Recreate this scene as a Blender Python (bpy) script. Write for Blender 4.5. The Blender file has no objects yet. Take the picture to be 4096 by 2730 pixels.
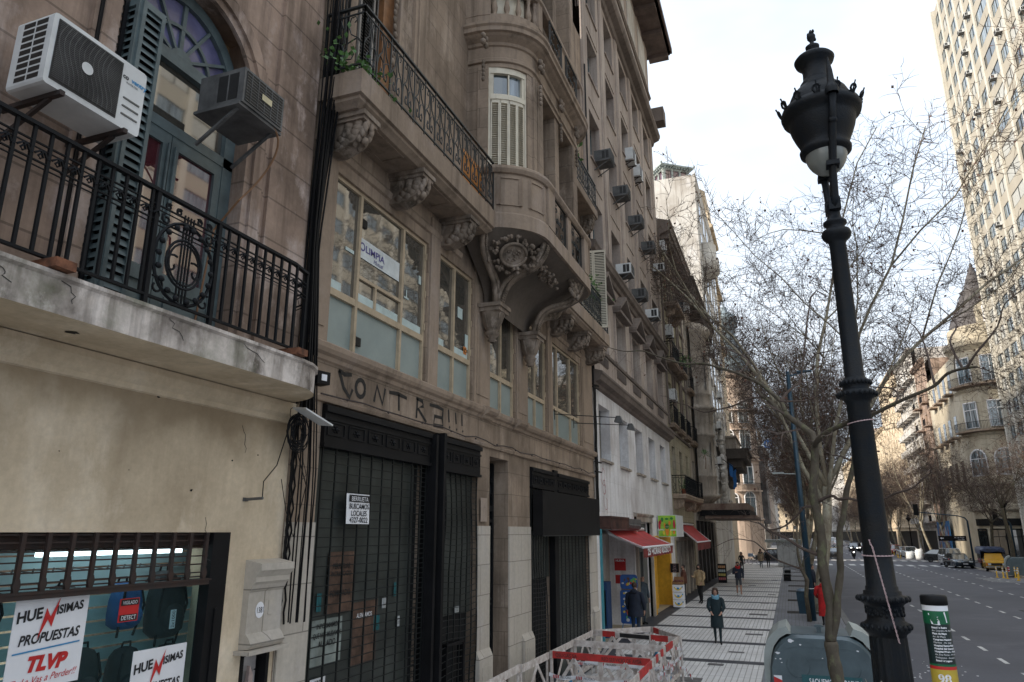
import bpy, bmesh, math, random
from mathutils import Vector, Matrix
from mathutils.noise import noise as pnoise
R = math.radians; PI = math.pi
rnd = random.Random(7)
C = bpy.context.scene.collection
SC = bpy.context.scene
# ---------------------------------------------------------------- camera
cam_d = bpy.data.cameras.new("camera"); cam = bpy.data.objects.new("camera", cam_d); C.objects.link(cam)
cam.location = (0, 0, 3.35); cam.rotation_euler = (R(90 + 15.08), 0, R(20.745))
cam_d.sensor_width = 36; cam_d.lens = 24.96; cam_d.clip_start = .05; cam_d.clip_end = 3000
SC.camera = cam
SC.view_settings.view_transform = 'Standard'; SC.view_settings.look = 'None'
SC.view_settings.exposure = 1.0; SC.view_settings.gamma = 1
# ---------------------------------------------------------------- sky and sun
SUN_EL, SUN_AZ = R(27), R(238)            # azimuth of the sun measured from +Y clockwise (behind the left-hand houses)
w = bpy.data.worlds.new("World"); SC.world = w; w.use_nodes = True
nt = w.node_tree; nt.nodes.clear()
def N(nt, t, **k):
 n = nt.nodes.new(t)
 for a, b in k.items(): setattr(n, a, b)
 return n
o = N(nt, 'ShaderNodeOutputWorld'); bg = N(nt, 'ShaderNodeBackground'); bg.inputs[1].default_value = .145
sky = N(nt, 'ShaderNodeTexSky', sky_type='NISHITA', sun_disc=False, sun_elevation=SUN_EL, sun_rotation=SUN_AZ, air_density=1.0, dust_density=2.5, ozone_density=1.2)
tc = N(nt, 'ShaderNodeTexCoord'); mp = N(nt, 'ShaderNodeMapping'); mp.inputs['Scale'].default_value = (1, 1, 2.2)
n1 = N(nt, 'ShaderNodeTexNoise'); n1.inputs['Scale'].default_value = 1.6; n1.inputs['Detail'].default_value = 5; n1.inputs['Roughness'].default_value = .5
cr = N(nt, 'ShaderNodeValToRGB'); cr.color_ramp.elements[0].position = .3; cr.color_ramp.elements[0].color = (.45, .45, .45, 1); cr.color_ramp.elements[1].position = .62; cr.color_ramp.elements[1].color = (1, 1, 1, 1)
mx = N(nt, 'ShaderNodeMixRGB'); mx.inputs[2].default_value = (4.0, 4.4, 4.9, 1)
L = nt.links.new
L(tc.outputs['Generated'], mp.inputs[0]); L(mp.outputs[0], n1.inputs[0]); L(n1.outputs[0], cr.inputs[0]); L(cr.outputs[0], mx.inputs[0])
L(sky.outputs[0], mx.inputs[1]); sx = N(nt, 'ShaderNodeSeparateXYZ'); L(tc.outputs['Generated'], sx.inputs[0]); mz = N(nt, 'ShaderNodeMath', operation='MULTIPLY_ADD', use_clamp=False); L(sx.outputs[2], mz.inputs[0]); mz.inputs[1].default_value = .45; mz.inputs[2].default_value = .82
vm = N(nt, 'ShaderNodeVectorMath', operation='SCALE'); L(mx.outputs[0], vm.inputs[0]); L(mz.outputs[0], vm.inputs['Scale']); L(vm.outputs[0], bg.inputs[0]); L(bg.outputs[0], o.inputs[0])
sun_d = bpy.data.lights.new("sun", 'SUN'); sun_d.energy = 2.6; sun_d.angle = R(3); sun_d.color = (1, .90, .76)
sun = bpy.data.objects.new("sun", sun_d); C.objects.link(sun)
sd = Vector((math.sin(SUN_AZ) * math.cos(SUN_EL), math.cos(SUN_AZ) * math.cos(SUN_EL), math.sin(SUN_EL)))
sun.rotation_euler = sd.to_track_quat('Z', 'Y').to_euler(); sun.location = (-30, -30, 60)
# ---------------------------------------------------------------- materials
MATS = {}
def _base(name):
 m = bpy.data.materials.new(name); m.use_nodes = True
 return m, m.node_tree, m.node_tree.nodes['Principled BSDF']
def mat(name, col, rough=.6, metal=0., var=.12, scale=6., spec=.5, bump=0., emit=0., alpha=1., c2=None, coat=0., trans=0.):
 if name in MATS: return MATS[name]
 m, nt, b = _base(name); L = nt.links.new
 b.inputs['Roughness'].default_value = rough; b.inputs['Metallic'].default_value = metal
 b.inputs['Specular IOR Level'].default_value = spec; b.inputs['Coat Weight'].default_value = coat
 if trans: b.inputs['Transmission Weight'].default_value = trans
 if emit:
  b.inputs['Emission Color'].default_value = (*col, 1); b.inputs['Emission Strength'].default_value = emit
 tc = N(nt, 'ShaderNodeTexCoord'); n = N(nt, 'ShaderNodeTexNoise'); n.inputs['Scale'].default_value = scale; n.inputs['Detail'].default_value = 6
 n.inputs['Roughness'].default_value = .62
 r = N(nt, 'ShaderNodeValToRGB'); r.color_ramp.elements[0].position = .32; r.color_ramp.elements[1].position = .68
 c2 = c2 or tuple(c * (1 - var * 1.6) for c in col); c1 = tuple(min(1, c * (1 + var * .5)) for c in col)
 r.color_ramp.elements[0].color = (*c2, 1); r.color_ramp.elements[1].color = (*c1, 1)
 L(tc.outputs['Object'], n.inputs[0]); L(n.outputs[0], r.inputs[0]); L(r.outputs[0], b.inputs['Base Color'])
 if bump:
  bp = N(nt, 'ShaderNodeBump'); bp.inputs['Strength'].default_value = bump; bp.inputs['Distance'].default_value = .01
  n2 = N(nt, 'ShaderNodeTexNoise'); n2.inputs['Scale'].default_value = scale * 8; n2.inputs['Detail'].default_value = 4
  L(tc.outputs['Object'], n2.inputs[0]); L(n2.outputs[0], bp.inputs['Height']); L(bp.outputs[0], b.inputs['Normal'])
 MATS[name] = m; return m
def stone(name, col, dark, streak=.5, joints=None, jcol=.45, patch=.6, rough=.88, bump=.35, light=None, ps=.35, moss=0.):
 """weathered masonry or render: patches, vertical run-off stains, optional ashlar joints (w,h,mortar)"""
 if name in MATS: return MATS[name]
 m, nt, b = _base(name); L = nt.links.new
 b.inputs['Roughness'].default_value = rough; b.inputs['Specular IOR Level'].default_value = .25
 tc = N(nt, 'ShaderNodeTexCoord'); O = tc.outputs['Object']
 def noise(scale, vec, detail=6, rough=.6):
  mp = N(nt, 'ShaderNodeMapping'); mp.inputs['Scale'].default_value = vec; L(O, mp.inputs[0])
  n = N(nt, 'ShaderNodeTexNoise'); n.inputs['Scale'].default_value = scale; n.inputs['Detail'].default_value = detail; n.inputs['Roughness'].default_value = rough
  L(mp.outputs[0], n.inputs[0]); return n.outputs[0]
 def ramp(src, p0, p1, a=(0, 0, 0), c=(1, 1, 1)):
  r = N(nt, 'ShaderNodeValToRGB'); r.color_ramp.elements[0].position = p0; r.color_ramp.elements[1].position = p1
  r.color_ramp.elements[0].color = (*a, 1); r.color_ramp.elements[1].color = (*c, 1); L(src, r.inputs[0]); return r.outputs[0]
 def mix(f, a, c, mode='MIX'):
  x = N(nt, 'ShaderNodeMixRGB', blend_type=mode)
  for i, v in ((0, f), (1, a), (2, c)):
   if isinstance(v, (int, float)): x.inputs[i].default_value = v
   elif isinstance(v, tuple): x.inputs[i].default_value = (*v, 1)
   else: L(v, x.inputs[i])
  return x.outputs[0]
 big = noise(ps, (1, 1, .8)); c = mix(ramp(big, .4, .66), col, tuple(a * (1 - patch) + d * patch for a, d in zip(col, dark)))
 if light: c = mix(ramp(noise(ps * 1.7, (1, 1, .6), 8, .7), .52, .66), c, light)
 st = noise(1.5, (2.6, 2.6, .16), 5, .65); c = mix(ramp(st, .48, .72, (0, 0, 0), (streak,) * 3), c, dark)
 fine = noise(14, (1, 1, 1), 5, .7); c = mix(ramp(fine, .3, .75, (.8, .8, .8), (1.1, 1.1, 1.1)), (0, 0, 0), c) if False else mix(.35, c, mix(1., c, ramp(fine, .25, .8, (.55, .55, .55), (1.25, 1.25, 1.25)), 'MULTIPLY'))
 if moss: c = mix(ramp(noise(1.1, (1, 1, 1), 7, .7), .56, .7, (0, 0, 0), (moss,) * 3), c, (.12, .14, .07))
 h = fine
 if joints:
  sx = N(nt, 'ShaderNodeSeparateXYZ'); L(O, sx.inputs[0]); ad = N(nt, 'ShaderNodeMath', operation='ADD'); L(sx.outputs[0], ad.inputs[0]); L(sx.outputs[1], ad.inputs[1])
  cb = N(nt, 'ShaderNodeCombineXYZ'); L(ad.outputs[0], cb.inputs[0]); L(sx.outputs[2], cb.inputs[1])
  br = N(nt, 'ShaderNodeTexBrick'); br.inputs['Scale'].default_value = 1; br.inputs['Brick Width'].default_value = joints[0]; br.inputs['Row Height'].default_value = joints[1]
  br.inputs['Mortar Size'].default_value = joints[2]; br.inputs['Mortar Smooth'].default_value = .1; br.inputs['Bias'].default_value = 0
  br.inputs['Color1'].default_value = (1, 1, 1, 1); br.inputs['Color2'].default_value = (.93, .93, .93, 1); br.inputs['Mortar'].default_value = (jcol, jcol, jcol, 1)
  L(cb.outputs[0], br.inputs[0]); c = mix(1., c, br.outputs[0], 'MULTIPLY')
  h = mix(1., br.outputs[0], ramp(fine, 0, 1, (.9, .9, .9)), 'MULTIPLY')
 L(c, b.inputs['Base Color'])
 bp = N(nt, 'ShaderNodeBump'); bp.inputs['Strength'].default_value = bump; bp.inputs['Distance'].default_value = .012
 L(h, bp.inputs['Height']); L(bp.outputs[0], b.inputs['Normal'])
 MATS[name] = m; return m
def glassm(name, col=(.02, .025, .03), rough=.04, spec=.9, bumpy=.0, curtain=None):
 if name in MATS: return MATS[name]
 m, nt, b = _base(name); L = nt.links.new
 b.inputs['Base Color'].default_value = (*col, 1); b.inputs['Roughness'].default_value = rough; b.inputs['Specular IOR Level'].default_value = spec; b.inputs['IOR'].default_value = 1.95
 tc = N(nt, 'ShaderNodeTexCoord')
 if curtain:
  n = N(nt, 'ShaderNodeTexNoise'); mp = N(nt, 'ShaderNodeMapping'); mp.inputs['Scale'].default_value = curtain[1]; L(tc.outputs['Object'], mp.inputs[0]); L(mp.outputs[0], n.inputs[0])
  n.inputs['Scale'].default_value = 1; r = N(nt, 'ShaderNodeValToRGB'); r.color_ramp.elements[0].position = .42; r.color_ramp.elements[1].position = .58
  r.color_ramp.elements[0].color = (*col, 1); r.color_ramp.elements[1].color = (*curtain[0], 1); L(n.outputs[0], r.inputs[0]); L(r.outputs[0], b.inputs['Base Color'])
 if bumpy:
  n = N(nt, 'ShaderNodeTexNoise'); n.inputs['Scale'].default_value = 1.3; bp = N(nt, 'ShaderNodeBump'); bp.inputs['Strength'].default_value = bumpy; bp.inputs['Distance'].default_value = .05
  L(tc.outputs['Object'], n.inputs[0]); L(n.outputs[0], bp.inputs['Height']); L(bp.outputs[0], b.inputs['Normal'])
 MATS[name] = m; return m
# ---------------------------------------------------------------- objects
OX = {}
def tag(o, label=None, cat=None, group=None, kind=None):
 if label: o['label'] = label
 if cat: o['category'] = cat
 if group: o['group'] = group
 if kind: o['kind'] = kind
 return o
def thing(name, label, cat, loc=(0, 0, 0), rz=0., group=None, ox=0.):
 o = bpy.data.objects.new(name, None); C.objects.link(o); o.location = loc; o.rotation_euler = (0, 0, rz); o.empty_display_size = .2
 OX[o.name] = ox
 return tag(o, label, cat, group)
def kids(o): return [c for c in bpy.data.objects if c.parent == o]
def dup(o, loc=None, rz=None, label=None, group=None, parent=None):
 ch = kids(o); c = o.copy(); C.objects.link(c); c.parent = parent or (o.parent if parent is None and loc is None else None)
 if loc is not None: c.location = loc
 if rz is not None: c.rotation_euler = (0, 0, rz)
 if label: c['label'] = label
 if group: c['group'] = group
 OX[c.name] = OX.get(o.name, 0)
 for k in ch: dup(k, parent=c)
 return c
def dup2(o, parent):
 ch = kids(o); c = o.copy(); C.objects.link(c); c.parent = parent
 for k in ch: dup2(k, c)
 return c
class MB:
 def __init__(s): s.v = []; s.f = []; s.m = []; s.mi = 0; s.sm = []; s.smooth = False
 def _f(s, f): s.f.append(f); s.m.append(s.mi); s.sm.append(s.smooth)
 def add(s, vs, fs):
  n = len(s.v); s.v += [tuple(v) for v in vs]
  for f in fs: s._f(tuple(i + n for i in f))
  return s
 def quad(s, a, b, c, d): return s.add([a, b, c, d], [(0, 1, 2, 3)])
 def poly(s, pts): return s.add(pts, [tuple(range(len(pts)))])
 def box(s, x0, x1, y0, y1, z0, z1, skip=''):
  v = [(x0, y0, z0), (x1, y0, z0), (x1, y1, z0), (x0, y1, z0), (x0, y0, z1), (x1, y0, z1), (x1, y1, z1), (x0, y1, z1)]
  F = {'b': (3, 2, 1, 0), 't': (4, 5, 6, 7), 'f': (0, 1, 5, 4), 'r': (1, 2, 6, 5), 'k': (2, 3, 7, 6), 'l': (3, 0, 4, 7)}
  return s.add(v, [f for k, f in F.items() if k not in skip])
 def bevbox(s, x0, x1, y0, y1, z0, z1, r=.02, seg=2):
  """box with edges rounded on the vertical profile (x-z outline rounded, extruded in y)"""
  pts = []
  for cx, cz, a0 in ((x1 - r, z1 - r, 0), (x0 + r, z1 - r, 90), (x0 + r, z0 + r, 180), (x1 - r, z0 + r, 270)):
   for k in range(seg + 1):
    a = R(a0 + 90 * k / seg); pts.append((cx + r * math.cos(a), cz + r * math.sin(a)))
  return s.prism(pts, y0, y1)
 def prism(s, pts, y0, y1):
  """outline in x-z (counter-clockwise seen from the front, -y) extruded from y0 to y1"""
  n = len(pts); v = [(x, y0, z) for x, z in pts] + [(x, y1, z) for x, z in pts]
  return s.add(v, [tuple(range(n)), tuple(range(2 * n - 1, n - 1, -1))] + [(i, n + i, n + (i + 1) % n, (i + 1) % n)[::1] for i in range(n)])
 def prismz(s, pts, z0, z1):
  n = len(pts); v = [(x, y, z0) for x, y in pts] + [(x, y, z1) for x, y in pts]
  return s.add(v, [tuple(range(n - 1, -1, -1)), tuple(range(n, 2 * n))] + [(i, (i + 1) % n, n + (i + 1) % n, n + i) for i in range(n)])
 def prismx(s, pts, x0, x1):
  """outline in y-z extruded along x"""
  n = len(pts); v = [(x0, y, z) for y, z in pts] + [(x1, y, z) for y, z in pts]
  return s.add(v, [tuple(range(n)), tuple(range(2 * n - 1, n - 1, -1))] + [(i, n + i, n + (i + 1) % n, (i + 1) % n) for i in range(n)])
 def tube(s, pts, r, n=6, cap=True, closed=False):
  pts = [Vector(p) for p in pts]; m = len(pts)
  if not isinstance(r, (list, tuple)): r = [r] * m
  base = len(s.v); up = None; rings = []
  for i, p in enumerate(pts):
   if closed: t = pts[(i + 1) % m] - pts[i - 1]
   else: t = pts[min(i + 1, m - 1)] - pts[max(i - 1, 0)]
   if t.length < 1e-9: t = Vector((0, 0, 1))
   t.normalize()
   if up is None: up = t.orthogonal().normalized()
   up = (up - t * up.dot(t))
   up = up.normalized() if up.length > 1e-6 else t.orthogonal().normalized()
   b = t.cross(up)
   rings.append([p + (up * math.cos(2 * PI * k / n) + b * math.sin(2 * PI * k / n)) * r[i] for k in range(n)])
  vs = [v for rg in rings for v in rg]; fs = []
  for i in range(m if closed else m - 1):
   j = (i + 1) % m
   for k in range(n):
    fs.append((i * n + k, i * n + (k + 1) % n, j * n + (k + 1) % n, j * n + k))
  if cap and not closed: fs += [tuple(range(n - 1, -1, -1)), tuple((m - 1) * n + k for k in range(n))]
  return s.add(vs, fs)
 def bar(s, a, b, w=.02, d=None):
  """straight square bar"""
  d = d or w; a = Vector(a); b = Vector(b); t = (b - a).normalized()
  u = Vector((0, 0, 1)).cross(t); u = u.normalized() if u.length > 1e-4 else Vector((1, 0, 0)); v = t.cross(u)
  q = [u * w / 2 + v * d / 2, -u * w / 2 + v * d / 2, -u * w / 2 - v * d / 2, u * w / 2 - v * d / 2]
  return s.add([a + x for x in q] + [b + x for x in q], [(3, 2, 1, 0), (4, 5, 6, 7), (0, 1, 5, 4), (1, 2, 6, 5), (2, 3, 7, 6), (3, 0, 4, 7)])
 def lathe(s, prof, c=(0, 0, 0), n=16, a0=0, a1=360, sq=0, wob=None):
  full = abs(a1 - a0) >= 360; m = n if full else n + 1; vs = []; fs = []
  for r, z in prof:
   for k in range(m):
    a = R(a0 + (a1 - a0) * k / n); rr = r * (1 + (wob(a, z) if wob else 0))
    vs.append((c[0] + rr * math.cos(a), c[1] + rr * math.sin(a), c[2] + z))
  for i in range(len(prof) - 1):
   for k in range(n):
    k2 = (k + 1) % m; fs.append((i * m + k, i * m + k2, (i + 1) * m + k2, (i + 1) * m + k))
  return s.add(vs, fs)
 def mould(s, x0, x1, prof, ends=True):
  """moulding: profile [(y,z)...] (y negative = outwards), run along x"""
  n = len(prof); v = [(x0, y, z) for y, z in prof] + [(x1, y, z) for y, z in prof]
  s.add(v, [(i, n + i, n + i + 1, i + 1)[::-1] for i in range(n - 1)])
  if ends: s.add(v, [tuple(range(n)), tuple(range(2 * n - 1, n - 1, -1))])
  return s
 def sweep(s, path, prof, ends=True):
  """profile [(out,z)...] swept along a plan path [(x,y)...]; out = to the right-hand (outer, -y for a +x path) side"""
  m = len(path); n = len(prof); vs = []
  P = [Vector((a, b)) for a, b in path]
  for i, p in enumerate(P):
   t1 = (P[i] - P[i - 1]).normalized() if i else None; t2 = (P[i + 1] - P[i]).normalized() if i < m - 1 else None
   n1 = Vector((t1.y, -t1.x)) if t1 else None; n2 = Vector((t2.y, -t2.x)) if t2 else None
   if n1 and n2: nn = (n1 + n2); nn = nn / max(.35, nn.length_squared / 2)
   else: nn = n1 or n2
   for o, z in prof: vs.append((p.x + nn.x * o, p.y + nn.y * o, z))
  fs = [(i * n + k, (i + 1) * n + k, (i + 1) * n + k + 1, i * n + k + 1)[::-1] for i in range(m - 1) for k in range(n - 1)]
  s.add(vs, fs)
  if ends: s.add(vs, [tuple(range(n)), tuple(range(m * n - 1, (m - 1) * n - 1, -1))])
  return s
 def ball(s, c, rx, ry=None, rz=None, n=8, m=6):
  ry = ry or rx; rz = rz or rx; vs = []; fs = []
  for i in range(m + 1):
   t = PI * i / m
   for k in range(n):
    a = 2 * PI * k / n; vs.append((c[0] + rx * math.sin(t) * math.cos(a), c[1] + ry * math.sin(t) * math.sin(a), c[2] - rz * math.cos(t)))
  for i in range(m):
   for k in range(n): fs.append((i * n + k, i * n + (k + 1) % n, (i + 1) * n + (k + 1) % n, (i + 1) * n + k))
  return s.add(vs, fs)
 def curve2(s, pts, y, r, n=4, pl='xz'):
  return s.tube([(a, y, b) if pl == 'xz' else (y, a, b) for a, b in pts], r, n)
 def text(s, t, x, z, size, y=0., align='LEFT', shear=0., sx=1., fn=None, bold=0., font=None):
  cu = bpy.data.curves.new("t", 'FONT'); cu.body = t; cu.size = size; cu.align_x = align; cu.shear = shear; cu.offset = bold; cu.resolution_u = 3
  ob = bpy.data.objects.new("t", cu); me = ob.to_mesh()
  vs = [(x + v.co.x * sx, y, z + v.co.y) for v in me.vertices]
  if fn: vs = [fn(*v) for v in vs]
  s.add(vs, [tuple(p.vertices) for p in me.polygons]); ob.to_mesh_clear(); bpy.data.objects.remove(ob); bpy.data.curves.remove(cu)
  return s
 def wall(s, x0, x1, z0, z1, ops, y=0., depth=.25, back=True):
  """wall face at y with rectangular openings (x0,x1,z0,z1[,depth]); reveals go inwards"""
  xs = sorted({x0, x1} | {min(max(a, x0), x1) for o in ops for a in o[:2]}); zs = sorted({z0, z1} | {min(max(a, z0), z1) for o in ops for a in o[2:4]})
  for i in range(len(xs) - 1):
   for j in range(len(zs) - 1):
    cx = (xs[i] + xs[i + 1]) / 2; cz = (zs[j] + zs[j + 1]) / 2
    if any(o[0] < cx < o[1] and o[2] < cz < o[3] for o in ops): continue
    s.quad((xs[i], y, zs[j]), (xs[i + 1], y, zs[j]), (xs[i + 1], y, zs[j + 1]), (xs[i], y, zs[j + 1]))
  for o in ops:
   a, b, c, d = o[:4]; e = y + (o[4] if len(o) > 4 else depth)
   s.quad((a, y, c), (a, y, d), (a, e, d), (a, e, c)); s.quad((b, y, d), (b, y, c), (b, e, c), (b, e, d))
   s.quad((a, y, d), (b, y, d), (b, e, d), (a, e, d)); s.quad((b, y, c), (a, y, c), (a, e, c), (b, e, c))
  return s
 def build(s, name, mats, parent=None, loc=None, rot=None, smooth=False, label=None, kind=None, ox=None):
  off = ox if ox is not None else (OX.get(parent.name, 0) if parent and loc is None else 0)
  me = bpy.data.meshes.new(name)
  me.from_pydata([(v[0] - off, v[1], v[2]) for v in s.v] if off else s.v, [], s.f)
  if not isinstance(mats, (list, tuple)): mats = [mats]
  for m in mats: me.materials.append(m)
  me.polygons.foreach_set('material_index', s.m)
  if smooth or any(s.sm): me.polygons.foreach_set('use_smooth', [True] * len(s.f) if smooth else s.sm)
  me.validate(); me.update()
  o = bpy.data.objects.new(name, me); C.objects.link(o)
  if parent: o.parent = parent; OX[o.name] = 0 if loc is not None else off
  if loc is not None: o.location = loc
  if rot is not None: o.rotation_euler = rot
  if label: o['label'] = label
  if kind: o['kind'] = kind
  return o
def each(b, name, m, parent, loc=None):
 """one object per connected piece"""
 par = list(range(len(b.v)))
 def fd(i):
  while par[i] != i: par[i] = par[par[i]]; i = par[i]
  return i
 for f in b.f:
  for i in f[1:]: par[fd(i)] = fd(f[0])
 g = {}
 for k, f in enumerate(b.f): g.setdefault(fd(f[0]), []).append(k)
 for ks in g.values():
  c = MB(); ids = {}
  for k in ks:
   for i in b.f[k]:
    if i not in ids: ids[i] = len(ids); c.v.append(b.v[i])
  for k in ks: c.f.append(tuple(ids[i] for i in b.f[k])); c.m.append(b.m[k]); c.sm.append(b.sm[k])
  c.build(name, m, parent, loc)
def arc(cx, cz, r, a0, a1, n=8, rz=None):
 rz = rz or r
 return [(cx + r * math.cos(R(a0 + (a1 - a0) * i / n)), cz + rz * math.sin(R(a0 + (a1 - a0) * i / n))) for i in range(n + 1)]
def spiral(cx, cz, r0, r1, a0, a1, n=12):
 return [(cx + (r0 + (r1 - r0) * i / n) * math.cos(R(a0 + (a1 - a0) * i / n)), cz + (r0 + (r1 - r0) * i / n) * math.sin(R(a0 + (a1 - a0) * i / n))) for i in range(n + 1)]
def bez(p0, p1, p2, p3, n=8):
 out = []
 for i in range(n + 1):
  t = i / n; u = 1 - t; out.append(tuple(u**3 * a + 3 * u*u*t * b + 3 * u*t*t * c + t**3 * d for a, b, c, d in zip(p0, p1, p2, p3)))
 return out
# ================================================================ materials used by the houses
MT = dict(
 tan=stone('taupe_ashlar', (.36, .275, .205), (.075, .055, .04), .62, (1.15, .46, .008), .62, .7, ps=.55, bump=.25, light=(.44, .35, .275)),
 tanp=stone('taupe_plain', (.36, .275, .205), (.07, .052, .038), .65, None, 1, .45, bump=.3, light=(.35, .28, .23)),
 orn=stone('taupe_ornament', (.28, .22, .17), (.05, .04, .03), .5, None, 1, .8, ps=2.5, bump=.4, light=(.36, .30, .25)),
 soffit=stone('dark_soffit', (.16, .13, .105), (.06, .05, .04), .3, None, 1, .5, bump=.2),  # underside stone of the bay, darker overall than the taupe walls
 cream=stone('painted_cream_stone', (.54, .49, .42), (.25, .21, .17), .3, (.9, .55, .008), .5, .25, bump=.15, light=(.50, .46, .42)),
 butter=stone('smoke_stained_cream_render', (.70, .58, .42), (.26, .19, .115), .22, None, 1, .5, ps=.6, bump=.12, light=(.76, .65, .50)),
 mauve=stone('mauve_render', (.42, .305, .235), (.10, .07, .052), .8, (30, .52, .012), .6, .8, ps=.8, bump=.35, light=(.52, .42, .37)),
 slab=stone('flaking_balcony_edge', (.66, .59, .53), (.15, .125, .105), .95, None, 1, 1., ps=2.4, bump=.6, light=(.80, .73, .67), moss=.5),
 white=stone('dirty_white_render', (.82, .81, .81), (.33, .29, .27), .5, (2.6, 1.0, .006), .8, .6, bump=.2, ps=.5, light=(.86, .86, .87)),
 b3=stone('ochre_grey_render', (.44, .37, .32), (.17, .13, .11), .75, None, 1, .6, ps=.25, bump=.25, light=(.52, .45, .39)),
 b3d=stone('dark_cornice_render', (.22, .18, .155), (.08, .065, .055), .6, None, 1, .6, bump=.3),
 greenish=stone('greenish_ashlar', (.42, .38, .27), (.15, .125, .09), .6, (.9, .42, .009), .55, .5, bump=.3, light=(.47, .42, .33)),
 grey4=stone('grey_weathered_render', (.46, .40, .33), (.13, .11, .095), .8, None, 1, .7, ps=.5, bump=.4, light=(.56, .51, .45)),
 blackc=stone('soot_black_cornice', (.13, .11, .095), (.04, .035, .03), .6, None, 1, .6, bump=.4),
 pale=stone('pale_render', (.66, .64, .60), (.30, .26, .22), .7, None, 1, .7, ps=.3, bump=.3, light=(.74, .73, .72)),
 pink=stone('pinkish_cream_render', (.62, .50, .41), (.28, .21, .17), .55, None, 1, .5, bump=.25),
 iron=mat('black_iron', (.008, .009, .011), .6, 0, .2, 20, .18), irong=mat('grey_green_iron', (.028, .032, .032), .5, 0, .25, 12, .4),
 meshbar=mat('grille_steel', (.012, .015, .015), .5, .3, .3, 10),
 frame=mat('tan_window_frame', (.47, .37, .25), .6, 0, .15, 5), cframe=mat('cream_paint', (.62, .56, .44), .55, 0, .1, 5),
 bluegrey=mat('blue_grey_paint', (.105, .14, .145), .5, 0, .25, 4), blackp=mat('black_paint', (.009, .009, .010), .55, 0, .25, 3, .18),
 glass=glassm('window_glass', (.015, .02, .022)), glassr=glassm('wavy_window_glass', (.07, .065, .055), .03, .9, .015),
 frost=mat('frosted_glass', (.27, .32, .305), .28, 0, .12, 1.2, .6, c2=(.21, .26, .25)),
 curtain=glassm('curtained_glass', (.03, .05, .06), .08, .7, 0, ((.22, .27, .30), (9, 1, .5))),
 roller=mat('roller_blind', (.27, .245, .215), .7, 0, .2, 3), steel=mat('shutter_steel', (.075, .085, .078), .4, .3, .35, 1.2),
 paper=mat('white_paper', (.78, .78, .80), .7, 0, .06, 3), acw=mat('ac_white', (.66, .67, .66), .45, 0, .12, 3), acg=mat('ac_grille', (.018, .018, .018), .5, 0, .3, 9),
 acy=mat('ac_aged_metal', (.12, .12, .118), .55, .1, .35, 4), rust=mat('rust', (.20, .08, .04), .85, 0, .4, 14), red=mat('sign_red', (.55, .02, .02), .5),
 ink=mat('black_ink', (.012, .012, .014), .6), bluei=mat('blue_ink', (.04, .25, .5), .6), spray=mat('black_spray_paint', (.018, .016, .015), .7, 0, .5, 9),
 leaf=mat('leaf_green', (.07, .17, .03), .55, 0, .4, 10), wood=mat('brown_wood', (.22, .10, .04), .5, 0, .3, 4), terra=mat('terracotta', (.35, .11, .05), .8),
)
# ---------------------------------------------------------------- shared parts
def sash(parent, x, z, w, h, y, fr='frame', gl='glass', cols=2, rows=(), fw=.06, name='window'):
 b = MB(); b.box(0, fw, -.03, .04, 0, h); b.box(w - fw, w, -.03, .04, 0, h); b.box(fw, w - fw, -.03, .04, 0, fw); b.box(fw, w - fw, -.03, .04, h - fw, h)
 for c in range(1, cols): b.box(w * c / cols - fw / 2, w * c / cols + fw / 2, -.025, .035, fw, h - fw)
 for r in rows: b.box(fw, w - fw, -.02, .03, r * h - fw / 2, r * h + fw / 2)
 p = b.build(name, MT[fr], parent, (x - OX.get(parent.name, 0), y, z))
 g = MB(); g.quad((fw, .02, fw), (w - fw, .02, fw), (w - fw, .02, h - fw), (fw, .02, h - fw)); g.build('pane', MT[gl], p, (0, 0, 0))
 return p
def louvre(parent, x, z, w, h, y, m='cframe', n=2, pitch=.055, name='shutter', rot=None):
 b = MB(); f = .045
 for c in range(n):
  a = w * c / n; e = w * (c + 1) / n
  b.box(a + .004, a + f, -.02, .02, 0, h); b.box(e - f, e - .004, -.02, .02, 0, h); b.box(a + f, e - f, -.02, .02, 0, .07); b.box(a + f, e - f, -.02, .02, h - .07, h)
  z0 = .08
  while z0 < h - .1:
   b.add([(a + f, -.018, z0), (e - f, -.018, z0), (e - f, .012, z0 + pitch * .8), (a + f, .012, z0 + pitch * .8)], [(0, 1, 2, 3)]); z0 += pitch
 b.mi = 1; b.quad((.02, .025, .02), (w - .02, .025, .02), (w - .02, .025, h - .02), (.02, .025, h - .02))
 return b.build(name, [MT[m], MT['blackp']], parent, (x - OX.get(parent.name, 0), y, z), rot)
_rb = {}
def blind(parent, x, z, w, h, y, drop=1., m='roller'):
 """window opening: dark glass with a roller blind let down part of the way"""
 k = (round(w, 1), round(h, 1), drop, m)
 if k in _rb:
  c = dup2(_rb[k], parent); c.location = (x - OX.get(parent.name, 0), y, z); return c
 b = MB(); b.box(0, .05, -.03, .04, 0, h); b.box(w - .05, w, -.03, .04, 0, h); b.box(.05, w - .05, -.03, .04, h - .05, h); b.box(.05, w - .05, -.03, .04, 0, .05); b.box(w / 2 - .03, w / 2 + .03, -.02, .03, .05, h - .05)
 p = b.build('window', MT['bluegrey'] if m == 'roller' else MT['cframe'], parent, (x - OX.get(parent.name, 0), y, z))
 g = MB(); g.quad((.05, .02, .05), (w - .05, .02, .05), (w - .05, .02, h - .05), (.05, .02, h - .05)); g.build('pane', MT['glass'], p, (0, 0, 0))
 if drop > 0:
  s = MB(); z0 = h - .05; s0 = h * (1 - drop)
  while z0 > s0 + .05:
   s.quad((.05, -.035, z0 - .05), (w - .05, -.035, z0 - .05), (w - .05, -.02, z0), (.05, -.02, z0)); z0 -= .056
  s.build('blind', MT[m], p, (0, 0, 0))
 _rb[k] = p; return p
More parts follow.
